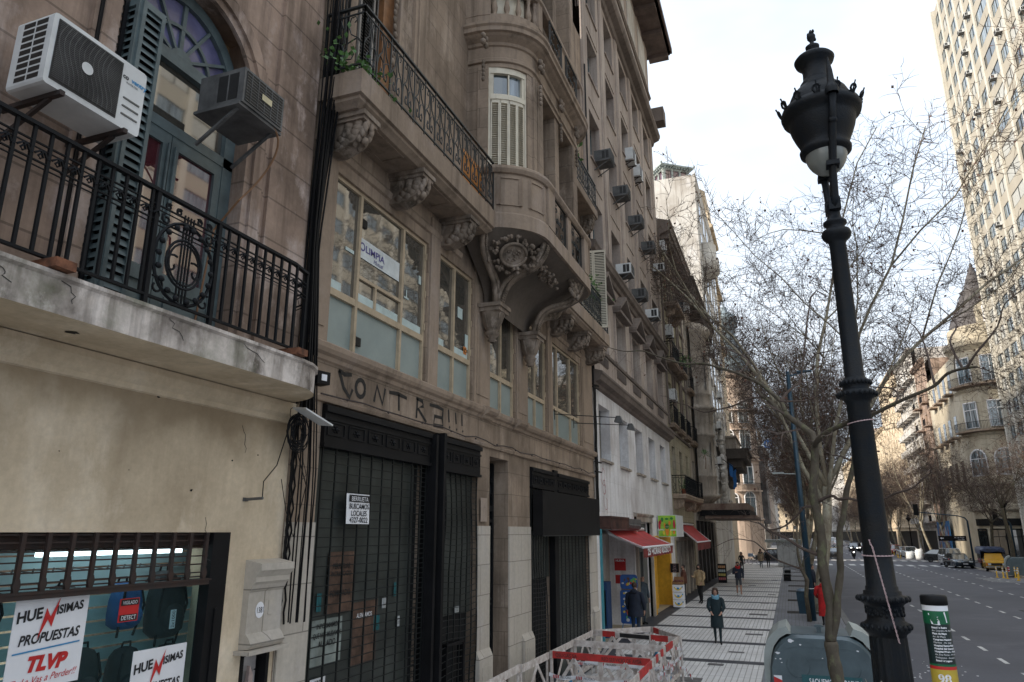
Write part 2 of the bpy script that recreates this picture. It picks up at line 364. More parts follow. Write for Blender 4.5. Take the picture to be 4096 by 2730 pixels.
def corbel(parent, x, z, d=.6, w=.32, h=.62, m='orn', name='bracket'):
 """scrolled console under a balcony, acanthus front"""
 b = MB(); q = [(0, 0), (-d, 0), (-d, -.09), (-d * .93, -.12)]
 q += [(-d * .93 + d * .5 * (1 - math.cos(t)) * .55, -.12 - (h - .2) * math.sin(t)) for t in [R(a) for a in (15, 35, 60, 80, 90)]]
 q += [(-d * .3, -h), (0, -h * .98)]
 b.prismx([(y, z + zz) for y, zz in q], x - w * .4, x + w * .4)
 b.box(x - w * .62, x + w * .62, -d - .05, 0, z - .07, z + .0); b.box(x - w * .52, x + w * .52, -d - .02, 0, z - .12, z - .07)
 for k in range(5):                                            # leaf lobes over the front and sides
  t = k / 4; yy = -d * (.97 - .3 * t * t); zz = z - .14 - (h - .26) * t
  b.smooth = True
  for s in (-1, 1):
   b.ball((x + s * w * (.16 + .1 * math.sin(t * 3)), yy - .015, zz), .05, .045, .085, 6, 5); b.ball((x + s * w * .36, yy + .09, zz - .01), .035, .085, .07, 6, 5); b.ball((x + s * w * .38, yy + .24, zz - .03), .03, .08, .07, 6, 5)
  b.smooth = False
 b.smooth = True; b.ball((x, -d * .9, z - h * .72), .06, .06, .06, 8, 6); b.tube([(x - w * .45, -d * .55, z - h * .55), (x + w * .45, -d * .55, z - h * .55)], .07, 8); b.smooth = False
 return b.build(name, MT[m], parent)
def scroll_rail(b, x0, x1, y, z0, z1, pitch=.37, r=.010, ax='x'):
 """wrought-iron balustrade bay pattern: bars and paired volutes"""
 P = (lambda u, z: (u, y, z)) if ax == 'x' else (lambda u, z: (y, u, z))
 n = max(1, round(abs(x1 - x0) / pitch)); dx = (x1 - x0) / n; H = z1 - z0; s = 1 if dx > 0 else -1; a = abs(dx)
 b.bar(P(x0, z1), P(x1, z1), .045, .03); b.bar(P(x0, z1 - .11), P(x1, z1 - .11), .02); b.bar(P(x0, z0 + .06), P(x1, z0 + .06), .025)
 for i in range(n):
  o = x0 + dx * i
  f = lambda pts: [P(o + s * u * a, z0 + .06 + v * (H - .17)) for u, v in pts]
  b.bar(P(o, z0 - .02), P(o, z1), .018)
  b.bar(P(o + dx / 2, z0 + .06 + .46 * (H - .17)), P(o + dx / 2, z1 - .11), .013)
  b.tube(f([(.03, .05), (.02, .3), (.12, .5), (.34, .62), (.42, .8), (.36, .95), (.24, .96), (.2, .88), (.27, .84)]), r, 4)
  b.tube(f([(.97, .05), (.98, .3), (.88, .5), (.66, .62), (.58, .8), (.64, .95), (.76, .96), (.8, .88), (.73, .84)]), r, 4)
  b.tube(f([(.05, .42), (.2, .52), (.42, .46), (.5, .3), (.44, .15), (.3, .13), (.24, .22), (.3, .3), (.36, .25)]), r, 4)
  b.tube(f([(.95, .42), (.8, .52), (.58, .46), (.5, .3), (.56, .15), (.7, .13), (.76, .22), (.7, .3), (.64, .25)]), r, 4)
 b.bar(P(x1, z0 - .02), P(x1, z1), .025)
def leaves(b, c, n, sx, sy, sz, s=.06, seed=1):
 q = random.Random(seed)
 for _ in range(n):
  p = Vector((c[0] + q.gauss(0, sx), c[1] + q.gauss(0, sy), c[2] + abs(q.gauss(0, sz)))); a = Vector((q.uniform(-1, 1), q.uniform(-1, 1), q.uniform(-.3, 1))).normalized() * s * q.uniform(.6, 1.4)
  d = a.orthogonal().normalized() * s * .35; b.quad(p, p + a * .5 + d, p + a, p + a * .5 - d)
 return b
def ribbon(b, pts, w, y=-.005):
 """flat painted stroke on a wall (x-z plane)"""
 pts = [Vector((p[0], p[1])) for p in pts]; n = len(pts); vs = []
 for i, p in enumerate(pts):
  t = (pts[min(i + 1, n - 1)] - pts[max(i - 1, 0)]).normalized(); q = Vector((-t.y, t.x)) * w / 2 * (1 if 0 < i < n - 1 else .8)
  vs += [(p.x + q.x, y, p.y + q.y), (p.x - q.x, y, p.y - q.y)]
 b.add(vs, [(2 * i, 2 * i + 1, 2 * i + 3, 2 * i + 2) for i in range(n - 1)])
LW = lambda Y0: dict(loc=(-5.6, Y0, 0), rz=R(90), ox=Y0)
# ================================================================ house with the cream shop front (nearest)
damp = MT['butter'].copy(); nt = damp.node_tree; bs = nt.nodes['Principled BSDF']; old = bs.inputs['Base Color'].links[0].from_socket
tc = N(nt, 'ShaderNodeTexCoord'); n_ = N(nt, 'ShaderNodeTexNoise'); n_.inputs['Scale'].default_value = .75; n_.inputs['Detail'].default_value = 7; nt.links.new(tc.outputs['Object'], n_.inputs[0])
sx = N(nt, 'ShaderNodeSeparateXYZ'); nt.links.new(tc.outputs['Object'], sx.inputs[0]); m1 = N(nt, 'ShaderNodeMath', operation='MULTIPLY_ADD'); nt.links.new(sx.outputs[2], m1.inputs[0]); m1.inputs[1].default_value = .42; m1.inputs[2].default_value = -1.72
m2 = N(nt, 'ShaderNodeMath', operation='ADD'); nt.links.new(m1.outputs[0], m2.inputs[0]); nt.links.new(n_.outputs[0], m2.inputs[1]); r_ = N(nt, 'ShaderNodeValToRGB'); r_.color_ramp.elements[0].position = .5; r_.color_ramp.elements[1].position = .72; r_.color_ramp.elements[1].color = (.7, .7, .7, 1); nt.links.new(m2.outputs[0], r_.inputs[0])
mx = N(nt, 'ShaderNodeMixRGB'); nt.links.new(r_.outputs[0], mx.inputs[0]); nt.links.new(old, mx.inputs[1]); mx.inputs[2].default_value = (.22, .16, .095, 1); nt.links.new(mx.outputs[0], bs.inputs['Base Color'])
H1 = thing('corner_house', 'nearest house with mauve plaster upstairs, cream wall below and a bag shop', 'building', **LW(0))
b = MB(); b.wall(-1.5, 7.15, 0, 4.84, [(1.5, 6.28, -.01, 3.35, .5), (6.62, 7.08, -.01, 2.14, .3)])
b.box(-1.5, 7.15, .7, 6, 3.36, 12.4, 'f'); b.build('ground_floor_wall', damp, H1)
b = MB(); b.wall(-1.5, 7.08, 4.84, 13, [(4.13, 5.88, 5.17, 9.2, .4), (.2, 2.0, 5.17, 9.2, .4)])
for s, a in ((-1, range(90, 181, 15)), (1, range(0, 91, 15))):    # arch spandrels
 for k in range(6):
  a0 = R(a[k]); a1 = R(a[k + 1]); r = .875; cx = 5.005; cz = 8.32
  e = cx + s * .875; p0 = (cx + r * math.cos(a0), cz + r * math.sin(a0)); p1 = (cx + r * math.cos(a1), cz + r * math.sin(a1))
  b.quad((p0[0], .002, p0[1]), (p1[0], .002, p1[1]), (p1[0], .002, 9.22), (p0[0], .002, 9.22)) if True else 0
b.build('upper_wall', MT['mauve'], H1)
b = MB(); cx, cz = 5.005, 8.32                                     # moulded surround of the arched door
for r0, r1, y in ((.875, .97, -.05), (.97, 1.13, -.09), (1.13, 1.2, -.05)):
 pts = [(cx - r1, 5.17)] + arc(cx, cz, r1, 180, 0, 18) + [(cx + r1, 5.17), (cx + r0, 5.17)] + arc(cx, cz, r0, 0, 180, 18) + [(cx - r0, 5.17)]
 m = len(pts); half = m // 2
 for i in range(half - 1):
  a, c, d, e = pts[i], pts[i + 1], pts[m - 2 - i], pts[m - 1 - i]
  b.quad((a[0], y, a[1]), (c[0], y, c[1]), (d[0], y, d[1]), (e[0], y, e[1])); b.quad((a[0], 0, a[1]), (c[0], 0, c[1]), (c[0], y, c[1]), (a[0], y, a[1])); b.quad((e[0], 0, e[1]), (d[0], 0, d[1]), (d[0], y, d[1]), (e[0], y, e[1]))
b.box(cx - .1, cx + .16, -.17, -.02, 9.25, 9.75); b.mould(6.3, 7.08, [(0, 5.17), (-.05, 5.17), (-.05, 13), (0, 13)])
b.build('arch_surround', MT['mauve'], H1)
b = MB(); b.mould(-1.5, 7.12, [(0, 4.62), (-.03, 4.63), (-.04, 4.68), (-.09, 4.72), (-.11, 4.8), (-.11, 4.862), (0, 4.862)]); b.build('cornice', MT['butter'], H1)
P1 = [(-1.5, 0), (-1.5, -.8), (6.2, -.8)] + [(6.2 + .82 * math.sin(R(a)), -.8 + .8 * (1 - math.cos(R(a)))) for a in (15, 30, 45, 60, 75, 90)]
b = MB(); b.sweep(P1, [(0, 4.87), (.0, 5.12), (.03, 5.14), (.03, 5.17), (-.06, 5.175)], False); b.build('balcony_edge', MT['slab'], H1)
b = MB(); b.poly([(x, y, 4.872) for x, y in P1][::-1]); b.build('balcony_soffit', MT['butter'], H1)
b = MB(); b.poly([(x * 1, y + .05 if y < -.1 else y, 5.168) for x, y in P1]); b.build('balcony_floor', MT['slab'], H1)
# door leaves, fanlight, shutter
D = MB()
def ring(b, r0, r1, a0=180, a1=0, y0=.18, y1=.26, n=16, sz=1.):
 A = arc(cx, cz, r1, a0, a1, n); B = arc(cx, cz, r0, a0, a1, n)
 for i in range(n):
  b.quad((A[i][0], y0, A[i][1]), (A[i + 1][0], y0, A[i + 1][1]), (B[i + 1][0], y0, B[i + 1][1]), (B[i][0], y0, B[i][1])); b.quad((B[i][0], y0, B[i][1]), (B[i + 1][0], y0, B[i + 1][1]), (B[i + 1][0], y1, B[i + 1][1]), (B[i][0], y1, B[i][1]))
ring(D, .74, .88); ring(D, .42, .46, y0=.2); ring(D, .0, .16, y0=.17)
for a in (0, 30, 60, 90, 120, 150, 180): D.bar((cx + .15 * math.cos(R(a)), .22, cz + .02 + .15 * math.sin(R(a))), (cx + .76 * math.cos(R(a)), .22, cz + .02 + .76 * math.sin(R(a))), .05, .035)
D.box(4.13, 5.88, .12, .26, 8.2, 8.34); D.box(4.13, 5.88, .14, .26, 7.42, 7.54); D.box(4.13, 4.28, .14, .26, 5.17, 8.2); D.box(5.73, 5.88, .14, .26, 5.17, 8.2)
fan = D.build('door_frame', MT['bluegrey'], H1)
b = MB(); b.add([(x, .235, z) for x, z in arc(cx, cz, .8, 0, 180, 20)], [tuple(range(21))]); b.build('fanlight_pane', mat('violet_glass', (.13, .13, .24), .25, 0, .35, 3, .7, c2=(.07, .07, .15)), fan)
b = MB(); b.quad((4.28, .2, 7.54), (5.73, .2, 7.54), (5.73, .2, 8.2), (4.28, .2, 8.2)); b.build('transom_pane', MT['glassr'], fan)
for k, (a, c) in enumerate(((4.28, 5.0), (5.01, 5.73))):
 b = MB();
 for q in ((a, a + .1, 5.2, 7.42), (c - .1, c, 5.2, 7.42), (a + .1, c - .1, 7.28, 7.42), (a + .1, c - .1, 5.75, 5.9), (a + .1, c - .1, 5.2, 5.3)): b.box(q[0], q[1], .15, .21, q[2], q[3])
 b.box(a + .1, c - .1, .18, .2, 5.3, 5.75); b.box(a + .17, c - .17, .165, .19, 5.38, 5.67)
 b.tube([(c - .04 if k == 0 else a + .04, .13, 5.95), (c - .04 if k == 0 else a + .04, .13, 7.3)], .015, 6)
 d = b.build('door_leaf', MT['bluegrey'], H1)
 g = MB(); g.quad((a + .1, .185, 5.9), (c - .1, .185, 5.9), (c - .1, .185, 7.28), (a + .1, .185, 7.28)); g.build('pane', glassm('red_curtained_glass', (.07, .012, .018), .03, .95), d)
louvre(H1, 4.15, 5.25, .27, 3.1, -.2, 'bluegrey', 1, .085)
louvre(H1, 4.14, 5.25, .2, 3.1, 0, 'bluegrey', 1, .085, rot=(0, 0, R(-90)))
louvre(H1, 3.84, 5.25, .28, 3.3, -.05, 'blackp', 1, .085)
# railing with the round medallion
b = MB(); zt, zb, y = 6.22, 5.27, -.74
RP = [(-1.4, y), (6.05, y)] + [(6.05 + .62 * math.sin(R(a)), y + .5 * (1 - math.cos(R(a)))) for a in (30, 60, 85)]
for z, w_ in ((zt, .05), (zt - .13, .018), (zt - .17, .012), (zt - .27, .018), (zt - .31, .012), (zb, .035)):
 for i in range(len(RP) - 1): b.bar((*RP[i], z), (*RP[i + 1], z), w_, w_ * .6)
x = -1.3
while x < 6.1:
 if not 4.17 < x < 4.9:
  b.bar((x, y, zb), (x, y, zt), .024); b.ball((x, y, zt - .22), .022, n=5, m=3)
  for s in (-1, 1): b.tube([(x + s * .02, y - .01, zt - .22), (x + s * .055, y - .025, zt - .19), (x + s * .085, y - .01, zt - .23), (x + s * .06, y - .01, zt - .25)], [.012, .012, .01, .004], 4)
 x += .132
for px, py in RP[2:]: b.bar((px, py, zb - .1), (px, py, zt), .03)
for x in (4.17, 4.9): b.bar((x, y, zb - .12), (x, y, zt), .04)
mc = (4.535, 5.66)
for rr, t in ((.335, .016), (.2, .013), (.17, .010)): b.tube([(px, y, pz) for px, pz in arc(mc[0], mc[1], rr, 0, 360, 24, rr * 1.12)], t, 5)
for x in (-.05, -.015, .02, .055): b.bar((mc[0] + x, y, zb), (mc[0] + x, y, zt - .1), .013)
for s in (-1, 1):
 for (ax, az, r0, r1, a0, a1) in ((.27, 5.38, .02, .09, 400, 60), (.25, 6.0, .015, .05, -300, 60), (.13, 5.62, .02, .1, -200, 120)):
  b.tube([(mc[0] + s * (px), y, pz) for px, pz in spiral(ax, az, r0, r1, a0, a1, 14)], .011, 5)
 b.smooth = True
 for k in range(9):
  a = R(90 - 20 * k - 8); b.ball((mc[0] + s * .3 * math.cos(a), y - .02, mc[1] + .34 * math.sin(a)), .035, .02, .028, 6, 4)
 b.smooth = False
 for k in range(2): b.tube([(mc[0] + s * px, y, pz) for px, pz in spiral(.12 + .12 * k, 6.12, .012, .035, 0, 500, 12)], .01, 5)
b.build('balcony_railing', MT['iron'], H1)
for x in (3.35, 6.1):
 b = MB(); b.box(x - .08, x + .08, -.9, -.55, 5.18, 5.25); b.build('railing_foot', MT['rust'], H1)
# pilaster capital with the house number
b = MB(); prof = [(0, 2.14), (-.13, 2.15), (-.16, 2.2), (-.12, 2.26), (-.08, 2.3), (-.08, 2.72), (-.10, 2.74), (-.13, 2.8), (-.16, 2.83), (-.16, 2.88), (-.2, 2.93), (-.22, 2.95), (-.22, 3.02), (0, 3.06)]
b.mould(6.57, 7.13, prof); b.box(6.5, 7.17, -.2, .1, 2.1, 2.14); b.box(6.9, 6.98, -.09, -.07, 2.47, 2.62); b.build('pilaster_capital', MT['cream'], H1)
b = MB(); b.add([(x, -.086, z) for x, z in arc(6.76, 2.53, .07, 0, 360, 20, .085)[:-1]], [tuple(range(20))]); p = b.build('number_plaque', MT['paper'], H1)
MB().text('1381', 6.765, 2.5, .085, -.09, 'CENTER', sx=.75).build('numerals', MT['ink'], p)
b = MB(); b.box(6.72, 7.0, .12, .16, 0, 2.12)
for z in [i * .21 for i in range(11)]: b.box(6.72, 7.0, .105, .122, z, z + .195)
b.build('boarded_door', mat('grey_boards', (.5, .47, .46), .8, 0, .35, 3), H1)
b = MB(); b.prism([(6.7, 0), (6.8, 0), (6.87, 1.85), (6.81, 1.95)], .02, .06); b.build('loose_board', mat('orange_edged_board', (.55, .42, .38), .8, 0, .3, 3), H1)
b = MB(); b.box(6.62, 6.67, -.01, .2, 0, 2.14); b.box(7.03, 7.08, -.01, .2, 0, 2.14); b.box(6.62, 7.08, -.01, .2, 2.06, 2.14); b.build('door_frame', MT['blackp'], H1)
b = MB()                                                           # chipped holes in the render
for x, z, s in ((3.78, 4.86, .07), (5.12, 4.62, .028), (5.67, 3.76, .022), (4.2, 4.0, .01), (6.2, 4.1, .02), (6.6, 4.2, .014), (4.9, 3.9, .008)):
 q = random.Random(int(x * 100)); pts = [(x + s * q.uniform(.5, 1.3) * math.cos(R(a)), z + s * .6 * q.uniform(.4, 1.2) * math.sin(R(a))) for a in range(0, 360, 45)]
 if x == 3.78: b.add([(px + .02, -.45 + (pz - z) * 1.2, 4.868) for px, pz in pts], [tuple(range(8))])
 else: b.add([(px, -.004, pz) for px, pz in pts], [tuple(range(8))])
b.build('chipped_hole', MT['blackp'], H1)
b = MB(); q = random.Random(17)
for x, z, n, y in ((1.9, 3.9, 9, -.003), (3.3, 4.5, 7, -.003), (5.9, 3.5, 8, -.003), (6.3, 4.5, 6, -.003), (3.4, 5.12, 5, -.803), (4.4, 5.14, 6, -.803), (2.9, 5.1, 5, -.803), (5.3, 5.13, 5, -.803)):
 pts = [(x, z)]
 for _ in range(n): pts.append((pts[-1][0] + q.uniform(-.03, .09), pts[-1][1] - q.uniform(.01, .07 if y > -.1 else .045)))
 ribbon(b, pts, .007, y)
b.build('crack', MT['spray'], H1)
G = MB()                                                            # half-lowered roller grille over the shop
for z in [3.33, 3.27, 3.2, 3.12, 3.04, 2.96, 2.92]: G.bar((1.5, .03, z), (6.02, .03, z), .012)
x = 2.1
while x < 6.05:
 G.box(x - .018, x + .018, .0, .03, 2.88, 3.35); G.prism([(x - .018, 3.0), (x + .018, 3.0), (x + .032, 2.95), (x + .018, 2.9), (x - .018, 2.9), (x - .032, 2.95)], -.005, .02); x += .215
G.box(1.5, 6.06, -.01, .05, 2.84, 2.9); G.box(1.5, 6.06, -.02, .03, 2.88, 2.895); G.box(1.5, 6.06, .1, .5, 3.22, 3.345); gr = G.build('shop_grille', mat('rusty_black_iron', (.018, .015, .014), .7, 0, .5, 8, c2=(.04, .018, .012)), H1)
b = MB(); b.box(6.04, 6.28, -.012, .12, 0, 3.35); b.box(6.14, 6.18, -.03, .0, 0, 2.6); b.build('door_post', MT['blackp'], H1)
b = MB(); b.quad((1.5, .1, 0), (6.04, .1, 0), (6.04, .1, 2.9), (1.5, .1, 2.9)); b.build('shop_window', glassm('shop_glass', (.5, .78, .8), .0, .35), H1)
MATS['shop_glass'].node_tree.nodes['Principled BSDF'].inputs['Transmission Weight'].default_value = .98
MATS['shop_glass'].node_tree.nodes['Principled BSDF'].inputs['IOR'].default_value = 1.1
b = MB(); b.box(1.5, 6.9, .3, 1.2, .4, .42);
z = .4
while z < 3.3: b.quad((1.5, .93, z), (6.9, .93, z), (6.9, .90, z + .11), (1.5, .90, z + .11)); z += .125
b.build('slat_wall', mat('teal_tinted_slats', (.36, .50, .52), .5, 0, .08, 2), H1)
b = MB(); b.quad((1.5, .3, 3.2), (6.9, .3, 3.2), (6.9, .95, 3.2), (1.5, .95, 3.2)); b.quad((6.9, .3, 0), (6.9, .3, 3.2), (6.9, .95, 3.2), (6.9, .95, 0)); b.build('shop_ceiling', MT['paper'], H1)
b = MB(); b.box(4.6, 6.2, .55, .62, 3.14, 3.18); b.build('tube_light', mat('lit_tube', (.75, .95, 1.), .4, emit=2.2), H1)
for k in range(14):
 b = MB(); x0 = 3.9 + .19 * k; b.bar((x0, .9, 3.02), (x0 + .01, .7, 3.0), .012); b.bar((x0, .7, 3.0), (x0, .68, 3.04), .012); b.build('display_hook', MT['acy'], H1)
def backpack(x, z, w, h, m, label, tagx=0, tagz=0.):
 t = thing('backpack', label, 'backpack', (-5.6 - .62, x, z), R(90), 'backpacks hung in the shop window')
 b = MB(); b.smooth = True
 pr = [(.0, 0), (.6, .02), (.95, .12), (1, .3), (.97, .6), (.85, .82), (.6, .95), (.25, 1.0), (0, 1)]
 n = 14
 vs = []; fs = []
 for r, zz in pr:
  for k in range(n):
   a = 2 * PI * k / n; c_ = math.cos(a); s_ = math.sin(a); e = .6
   vs.append((w / 2 * r * math.copysign(abs(c_) ** e, c_), .14 * r * math.copysign(abs(s_) ** e, s_), zz * h))
 for i in range(len(pr) - 1):
  for k in range(n): fs.append((i * n + k, i * n + (k + 1) % n, (i + 1) * n + (k + 1) % n, (i + 1) * n + k))
 b.add(vs, fs); b.build('body', m, t)
 b = MB(); b.smooth = True; b.ball((0, -.14, h * .3), w * .36, .06, h * .22, 10, 6); b.build('pocket', m, t)
 MB().tube([(-.05, 0, h * .98), (-.04, -.01, h * 1.09), (.04, -.01, h * 1.09), (.05, 0, h * .98)], .012, 5).build('handle', MT['blackp'], t)
 b = MB()
 for s in (-1, 1): b.tube([(s * w * .3, -.1, h * .9), (s * w * .42, -.13, h * .5), (s * w * .3, -.05, -.06)], .013, 5)
 b.build('strap', MT['blackp'], t)
 if tagz:
  b = MB(); b.box(tagx - .035, tagx + .035, -.235, -.23, tagz - .09, tagz + .09); g = b.build('price_tag', MT['paper'], t); MB().text('2x1000', 0, 0, .055, 0, 'CENTER', fn=lambda X, Y, Z: (tagx + .018 - Z, -.239, tagz + X)).build('price', MT['ink'], g)
navy = mat('navy_fabric', (.02, .06, .16), .8); dk = mat('black_fabric', (.012, .016, .018), .75, 0, .4, 8); blu = mat('blue_fabric', (.02, .09, .25), .8)
for a in ((4.15, 2.5, .3, .42, navy, 'navy backpack beside the left edge of the tall sale poster', 0, .14), (4.92, 2.44, .3, .45, dk, 'black backpack hung just below the grille bar right of the tall sale poster', -.02, .18),
   (5.55, 2.44, .3, .44, blu, 'blue backpack half hidden behind the red alarm sticker', -.05, .0), (6.05, 2.3, .42, .66, dk, 'largest black backpack hung at the right end of the shop window', -.08, .2),
   (5.15, 1.85, .32, .48, dk, 'dark backpack in the lower row with a price tag at its left', -.1, .12), (5.62, 1.82, .32, .46, dk, 'dark backpack in the lower row left of the small sale poster', -.02, .14),
   (6.15, 1.86, .3, .38, dk, 'dark backpack hung just above the small sale poster', 0, 0), (4.05, 1.95, .32, .5, dk, 'dark backpack in the lower row at the left edge of the photo', 0, 0)):
 backpack(*a)
def poster(name, x0, x1, z0, z1, lab, cat, m=None, y=.085, house=None):
 t = thing(name, lab, cat, (-5.6, (x0 + x1) / 2, z0), R(90)); OX[t.name] = (x0 + x1) / 2
 b = MB(); b.box(x0, x1, y, y + .006, z0, z1); b.build('sheet', m or MT['paper'], t, ox=(x0 + x1) / 2) if False else b.v.__setitem__(slice(None), [(a, c, d - z0) for a, c, d in b.v])
 b.build('sheet', m or MT['paper'], t); return t
def onsheet(t, b, z0, m, name='lettering', y=.08):
 b.v = [(a, y if True else c, d - z0) for a, c, d in b.v]; b.build(name, m, t)
def huen(x0, x1, z0, z1, lab, full=True):
 t = poster('sale_poster', x0, x1, z0, z1, lab, 'poster'); W = x1 - x0; cx_ = (x0 + x1) / 2
 b = MB(); b.text('HUE', x0 + .02, z1 - .2, .115, 0, sx=.95, bold=.004, fn=lambda X, Y, Z: (X, Y, Z + (X - x0) * .12)); b.text('ISIMAS', x0 + .35, z1 - .2, .095, 0, sx=.88, bold=.003, fn=lambda X, Y, Z: (X, Y, Z + (X - x0) * .12)); onsheet(t, b, z0, MT['ink'])
 b = MB(); xz = x0 + .27; b.poly([(xz - .06, 0, z1 - .34), (xz - .01, 0, z1 - .1), (xz + .03, 0, z1 - .17), (xz + .1, 0, z1 - .02), (xz + .05, 0, z1 - .25), (xz + .01, 0, z1 - .19)]); onsheet(t, b, z0, MT['red'], 'bolt', .077)
 if full:
  b = MB(); b.text('PROPUESTAS', cx_, z1 - .37, .105, 0, 'CENTER', .2, .84, bold=.003, fn=lambda X, Y, Z: (X, Y, Z + (X - x0) * .05)); onsheet(t, b, z0, MT['ink'])
  b = MB(); b.quad((x0 + .03, 0, z1 - .43), (x1 - .04, 0, z1 - .395), (x1 - .04, 0, z1 - .383), (x0 + .03, 0, z1 - .418)); onsheet(t, b, z0, MT['bluei'], 'rule')
  b = MB(); b.text('TLVP', cx_, z1 - .565, .15, 0, 'CENTER', .25, 1.0, bold=.009); b.text('Te La Vas a Perder!!', cx_, z1 - .67, .075, 0, 'CENTER', .35, .9, fn=lambda X, Y, Z: (X, Y, Z + (X - x0) * .05)); onsheet(t, b, z0, MT['red'])
 else:
  b = MB(); b.text('PROPUESTAS', cx_, z1 - .37, .105, 0, 'CENTER', .2, .84, bold=.003); onsheet(t, b, z0, MT['ink'])
huen(4.12, 4.76, 2.16, 2.86, 'tall white sale poster reading PROPUESTAS TLVP, left in the bag shop window')
huen(5.3, 5.93, 1.75, 2.3, 'smaller white sale poster low in the right corner of the bag shop window', False)
t = poster('alarm_sticker', 5.08, 5.29, 2.57, 2.77, 'red and black VIGILADO DETECT sticker on the shop glass', 'sticker', MT['red'], .084)
b = MB(); b.quad((5.09, .08, 2.71), (5.28, .08, 2.71), (5.28, .08, 2.762), (5.09, .08, 2.762)); b.quad((5.09, .08, 2.578), (5.28, .08, 2.578), (5.28, .08, 2.632), (5.09, .08, 2.632)); onsheet(t, b, 2.57, MT['ink'], 'band', .081)
b = MB(); b.text('VIGILADO', 5.185, 2.72, .043, 0, 'CENTER', sx=.8); b.text('DETECT', 5.185, 2.588, .052, 0, 'CENTER', sx=.85); onsheet(t, b, 2.57, MT['paper'], 'lettering', .078)
t = poster('bracket_arm', 6.42, 6.5, 3.68, 3.72, 'short bent grey pipe stub on the cream wall', 'pipe', MT['acy'], -.012)
MB().tube([(6.46, 0, .02), (6.46, -.24, .03)], .016, 8).build('pipe', MT['acy'], t, ox=6.46)
# outdoor unit and window unit
def split_ac(t, w, d, h, small=False):
 b = MB(); b.bevbox(-w / 2, w / 2, -d, 0, 0, h, .03, 2); b.build('casing', MT['acw'], t)
 b = MB(); b.prism([(-w / 2 + .04, .05), (w * .22, .05), (w * .22, h - .04), (-w / 2 + .04, h - .04)], -d - .008, -d + .001); g = b.build('fan_grille', MT['acg'], t)
 if not small:
  b = MB(); cx_ = -w * .14; cz_ = h / 2
  z = .07
  while z < h - .05: b.box(-w / 2 + .05, w * .21, -d - .016, -d - .009, z, z + .005); z += .0155
  for k in range(-5, 6):
   pts = [(cx_ + k * .042 + .045 * math.sin((zz / h) * 6.3 + .6), zz) for zz in [h * j / 10 for j in range(1, 10)]]
   b.tube([(a, -d - .018, c) for a, c in pts], .003, 4)
  b.build('wire', MT['acy'], g)
  b = MB(); b.add([(x, -d - .022, z) for x, z in arc(cx_, cz_, .05, 0, 360, 20)[:-1]], [tuple(range(20))]); b.build('hub', MT['acw'], g)
  b = MB()
  for k in range(9):
   for j in range(2): b.box(-w / 2 - .003, -w / 2 + .001, -d + .06 + j * .14, -d + .18 + j * .14, .05 + k * .06, .09 + k * .06)
  b.build('side_vent', MT['acg'], t)
  b = MB()
  for k in range(3): b.bevbox(w * .27, w * .46, -d - .006, -d, .12 + .075 * k, .135 + .075 * k, .006)
  b.build('moulded_rib', MT['acy'], t)
  b = MB(); b.text('co', w * .235, h - .16, .058, -d - .003, bold=.002); b.build('lettering', MT['ink'], t); b = MB(); b.text('ventry', w * .335, h - .16, .058, -d - .003, bold=.002); b.build('lettering', MT['bluei'], t)
  b = MB(); b.text('INVERTER', w * .28, h - .195, .026, -d - .003); b.build('lettering', MT['ink'], t)
 b = MB()
 for s in (-.33, .33): b.box(w * s - .02, w * s + .02, -d - .03, .25, -.04, 0); b.bar((w * s, .25, -.3), (w * s, -d + .1, -.04), .03)
 b.build('bracket', mat('rusty_black_iron', (.02, .02, .02)), t)
 MB().tube([(-w * .1, 0, h * .8), (0, .12, h * .9), (.2, .2, h), (.5, .3, h + .25), (.55, .33, h + .5)], .02, 6).build('pipe', MT['acy'], t)
AC1 = thing('air_conditioner', 'large white outdoor unit with round fan above the nearest balcony', 'air conditioner', (-5.3, 3.49, 6.6), R(90)); split_ac(AC1, .86, .4, .61)
def window_ac(t, w, d, h, m='acw'):
 b = MB(); b.box(-w / 2, w / 2, -d, 0, 0, h); b.build('casing', MT[m], t)
 b = MB(); b.box(-w / 2 + .03, w / 2 - .03, -d - .006, -d + .001, .03, h - .03); g = b.build('rear_grille', MT['acg'], t)
 b = MB()
 for k in range(1, 12): b.box(-w / 2 + .03, w / 2 - .03, -d - .012, -d - .007, h * k / 12 - .003, h * k / 12 + .003)
 for k in range(1, 6): b.box(-w / 2 + w * k / 6 - .003, -w / 2 + w * k / 6 + .003, -d - .013, -d - .006, .03, h - .03)
 b.build('wire', MT['acy'], g)
 b = MB()
 for s in (-1, 1):
  for k in range(2): b.box(s * w / 2 - .003, s * w / 2 + .003, -d + .07 + k * .14, -d + .19 + k * .14, .05, h - .05)
 b.build('side_vent', MT['acg'], t)
 b = MB(); b.box(-w / 2 - .02, w / 2 + .02, -d + .02, .03, -.035, -.002); b.bar((-w / 2 + .05, -d + .1, -.03), (-w / 2 + .05, .02, -.35), .03); b.bar((w / 2 - .05, -d + .1, -.03), (w / 2 - .05, .02, -.35), .03); b.build('tray', MT['acy'], t)
AC2 = thing('air_conditioner', 'square window unit with black wire grille sticking out of the arched window', 'air conditioner', (-5.38, 5.25, 7.58), R(90)); window_ac(AC2, .62, .58, .4, 'acy')
b = MB(); b.box(-.05, .1, -.6, -.595, .17, .24); b.build('badge', mat('yellowed_label', (.55, .48, .3), .6), AC2)
b = MB(); b.tube(bez((.2, -.55, 0), (.45, -.6, -.1), (.4, -.3, -.5), (.2, -.2, -.8), 10) + [(.2, .1, -1.1), (.18, .2, -2.2)], .012, 5); b.build('drain_hose', mat('brown_hose', (.22, .11, .05), .6), AC2)
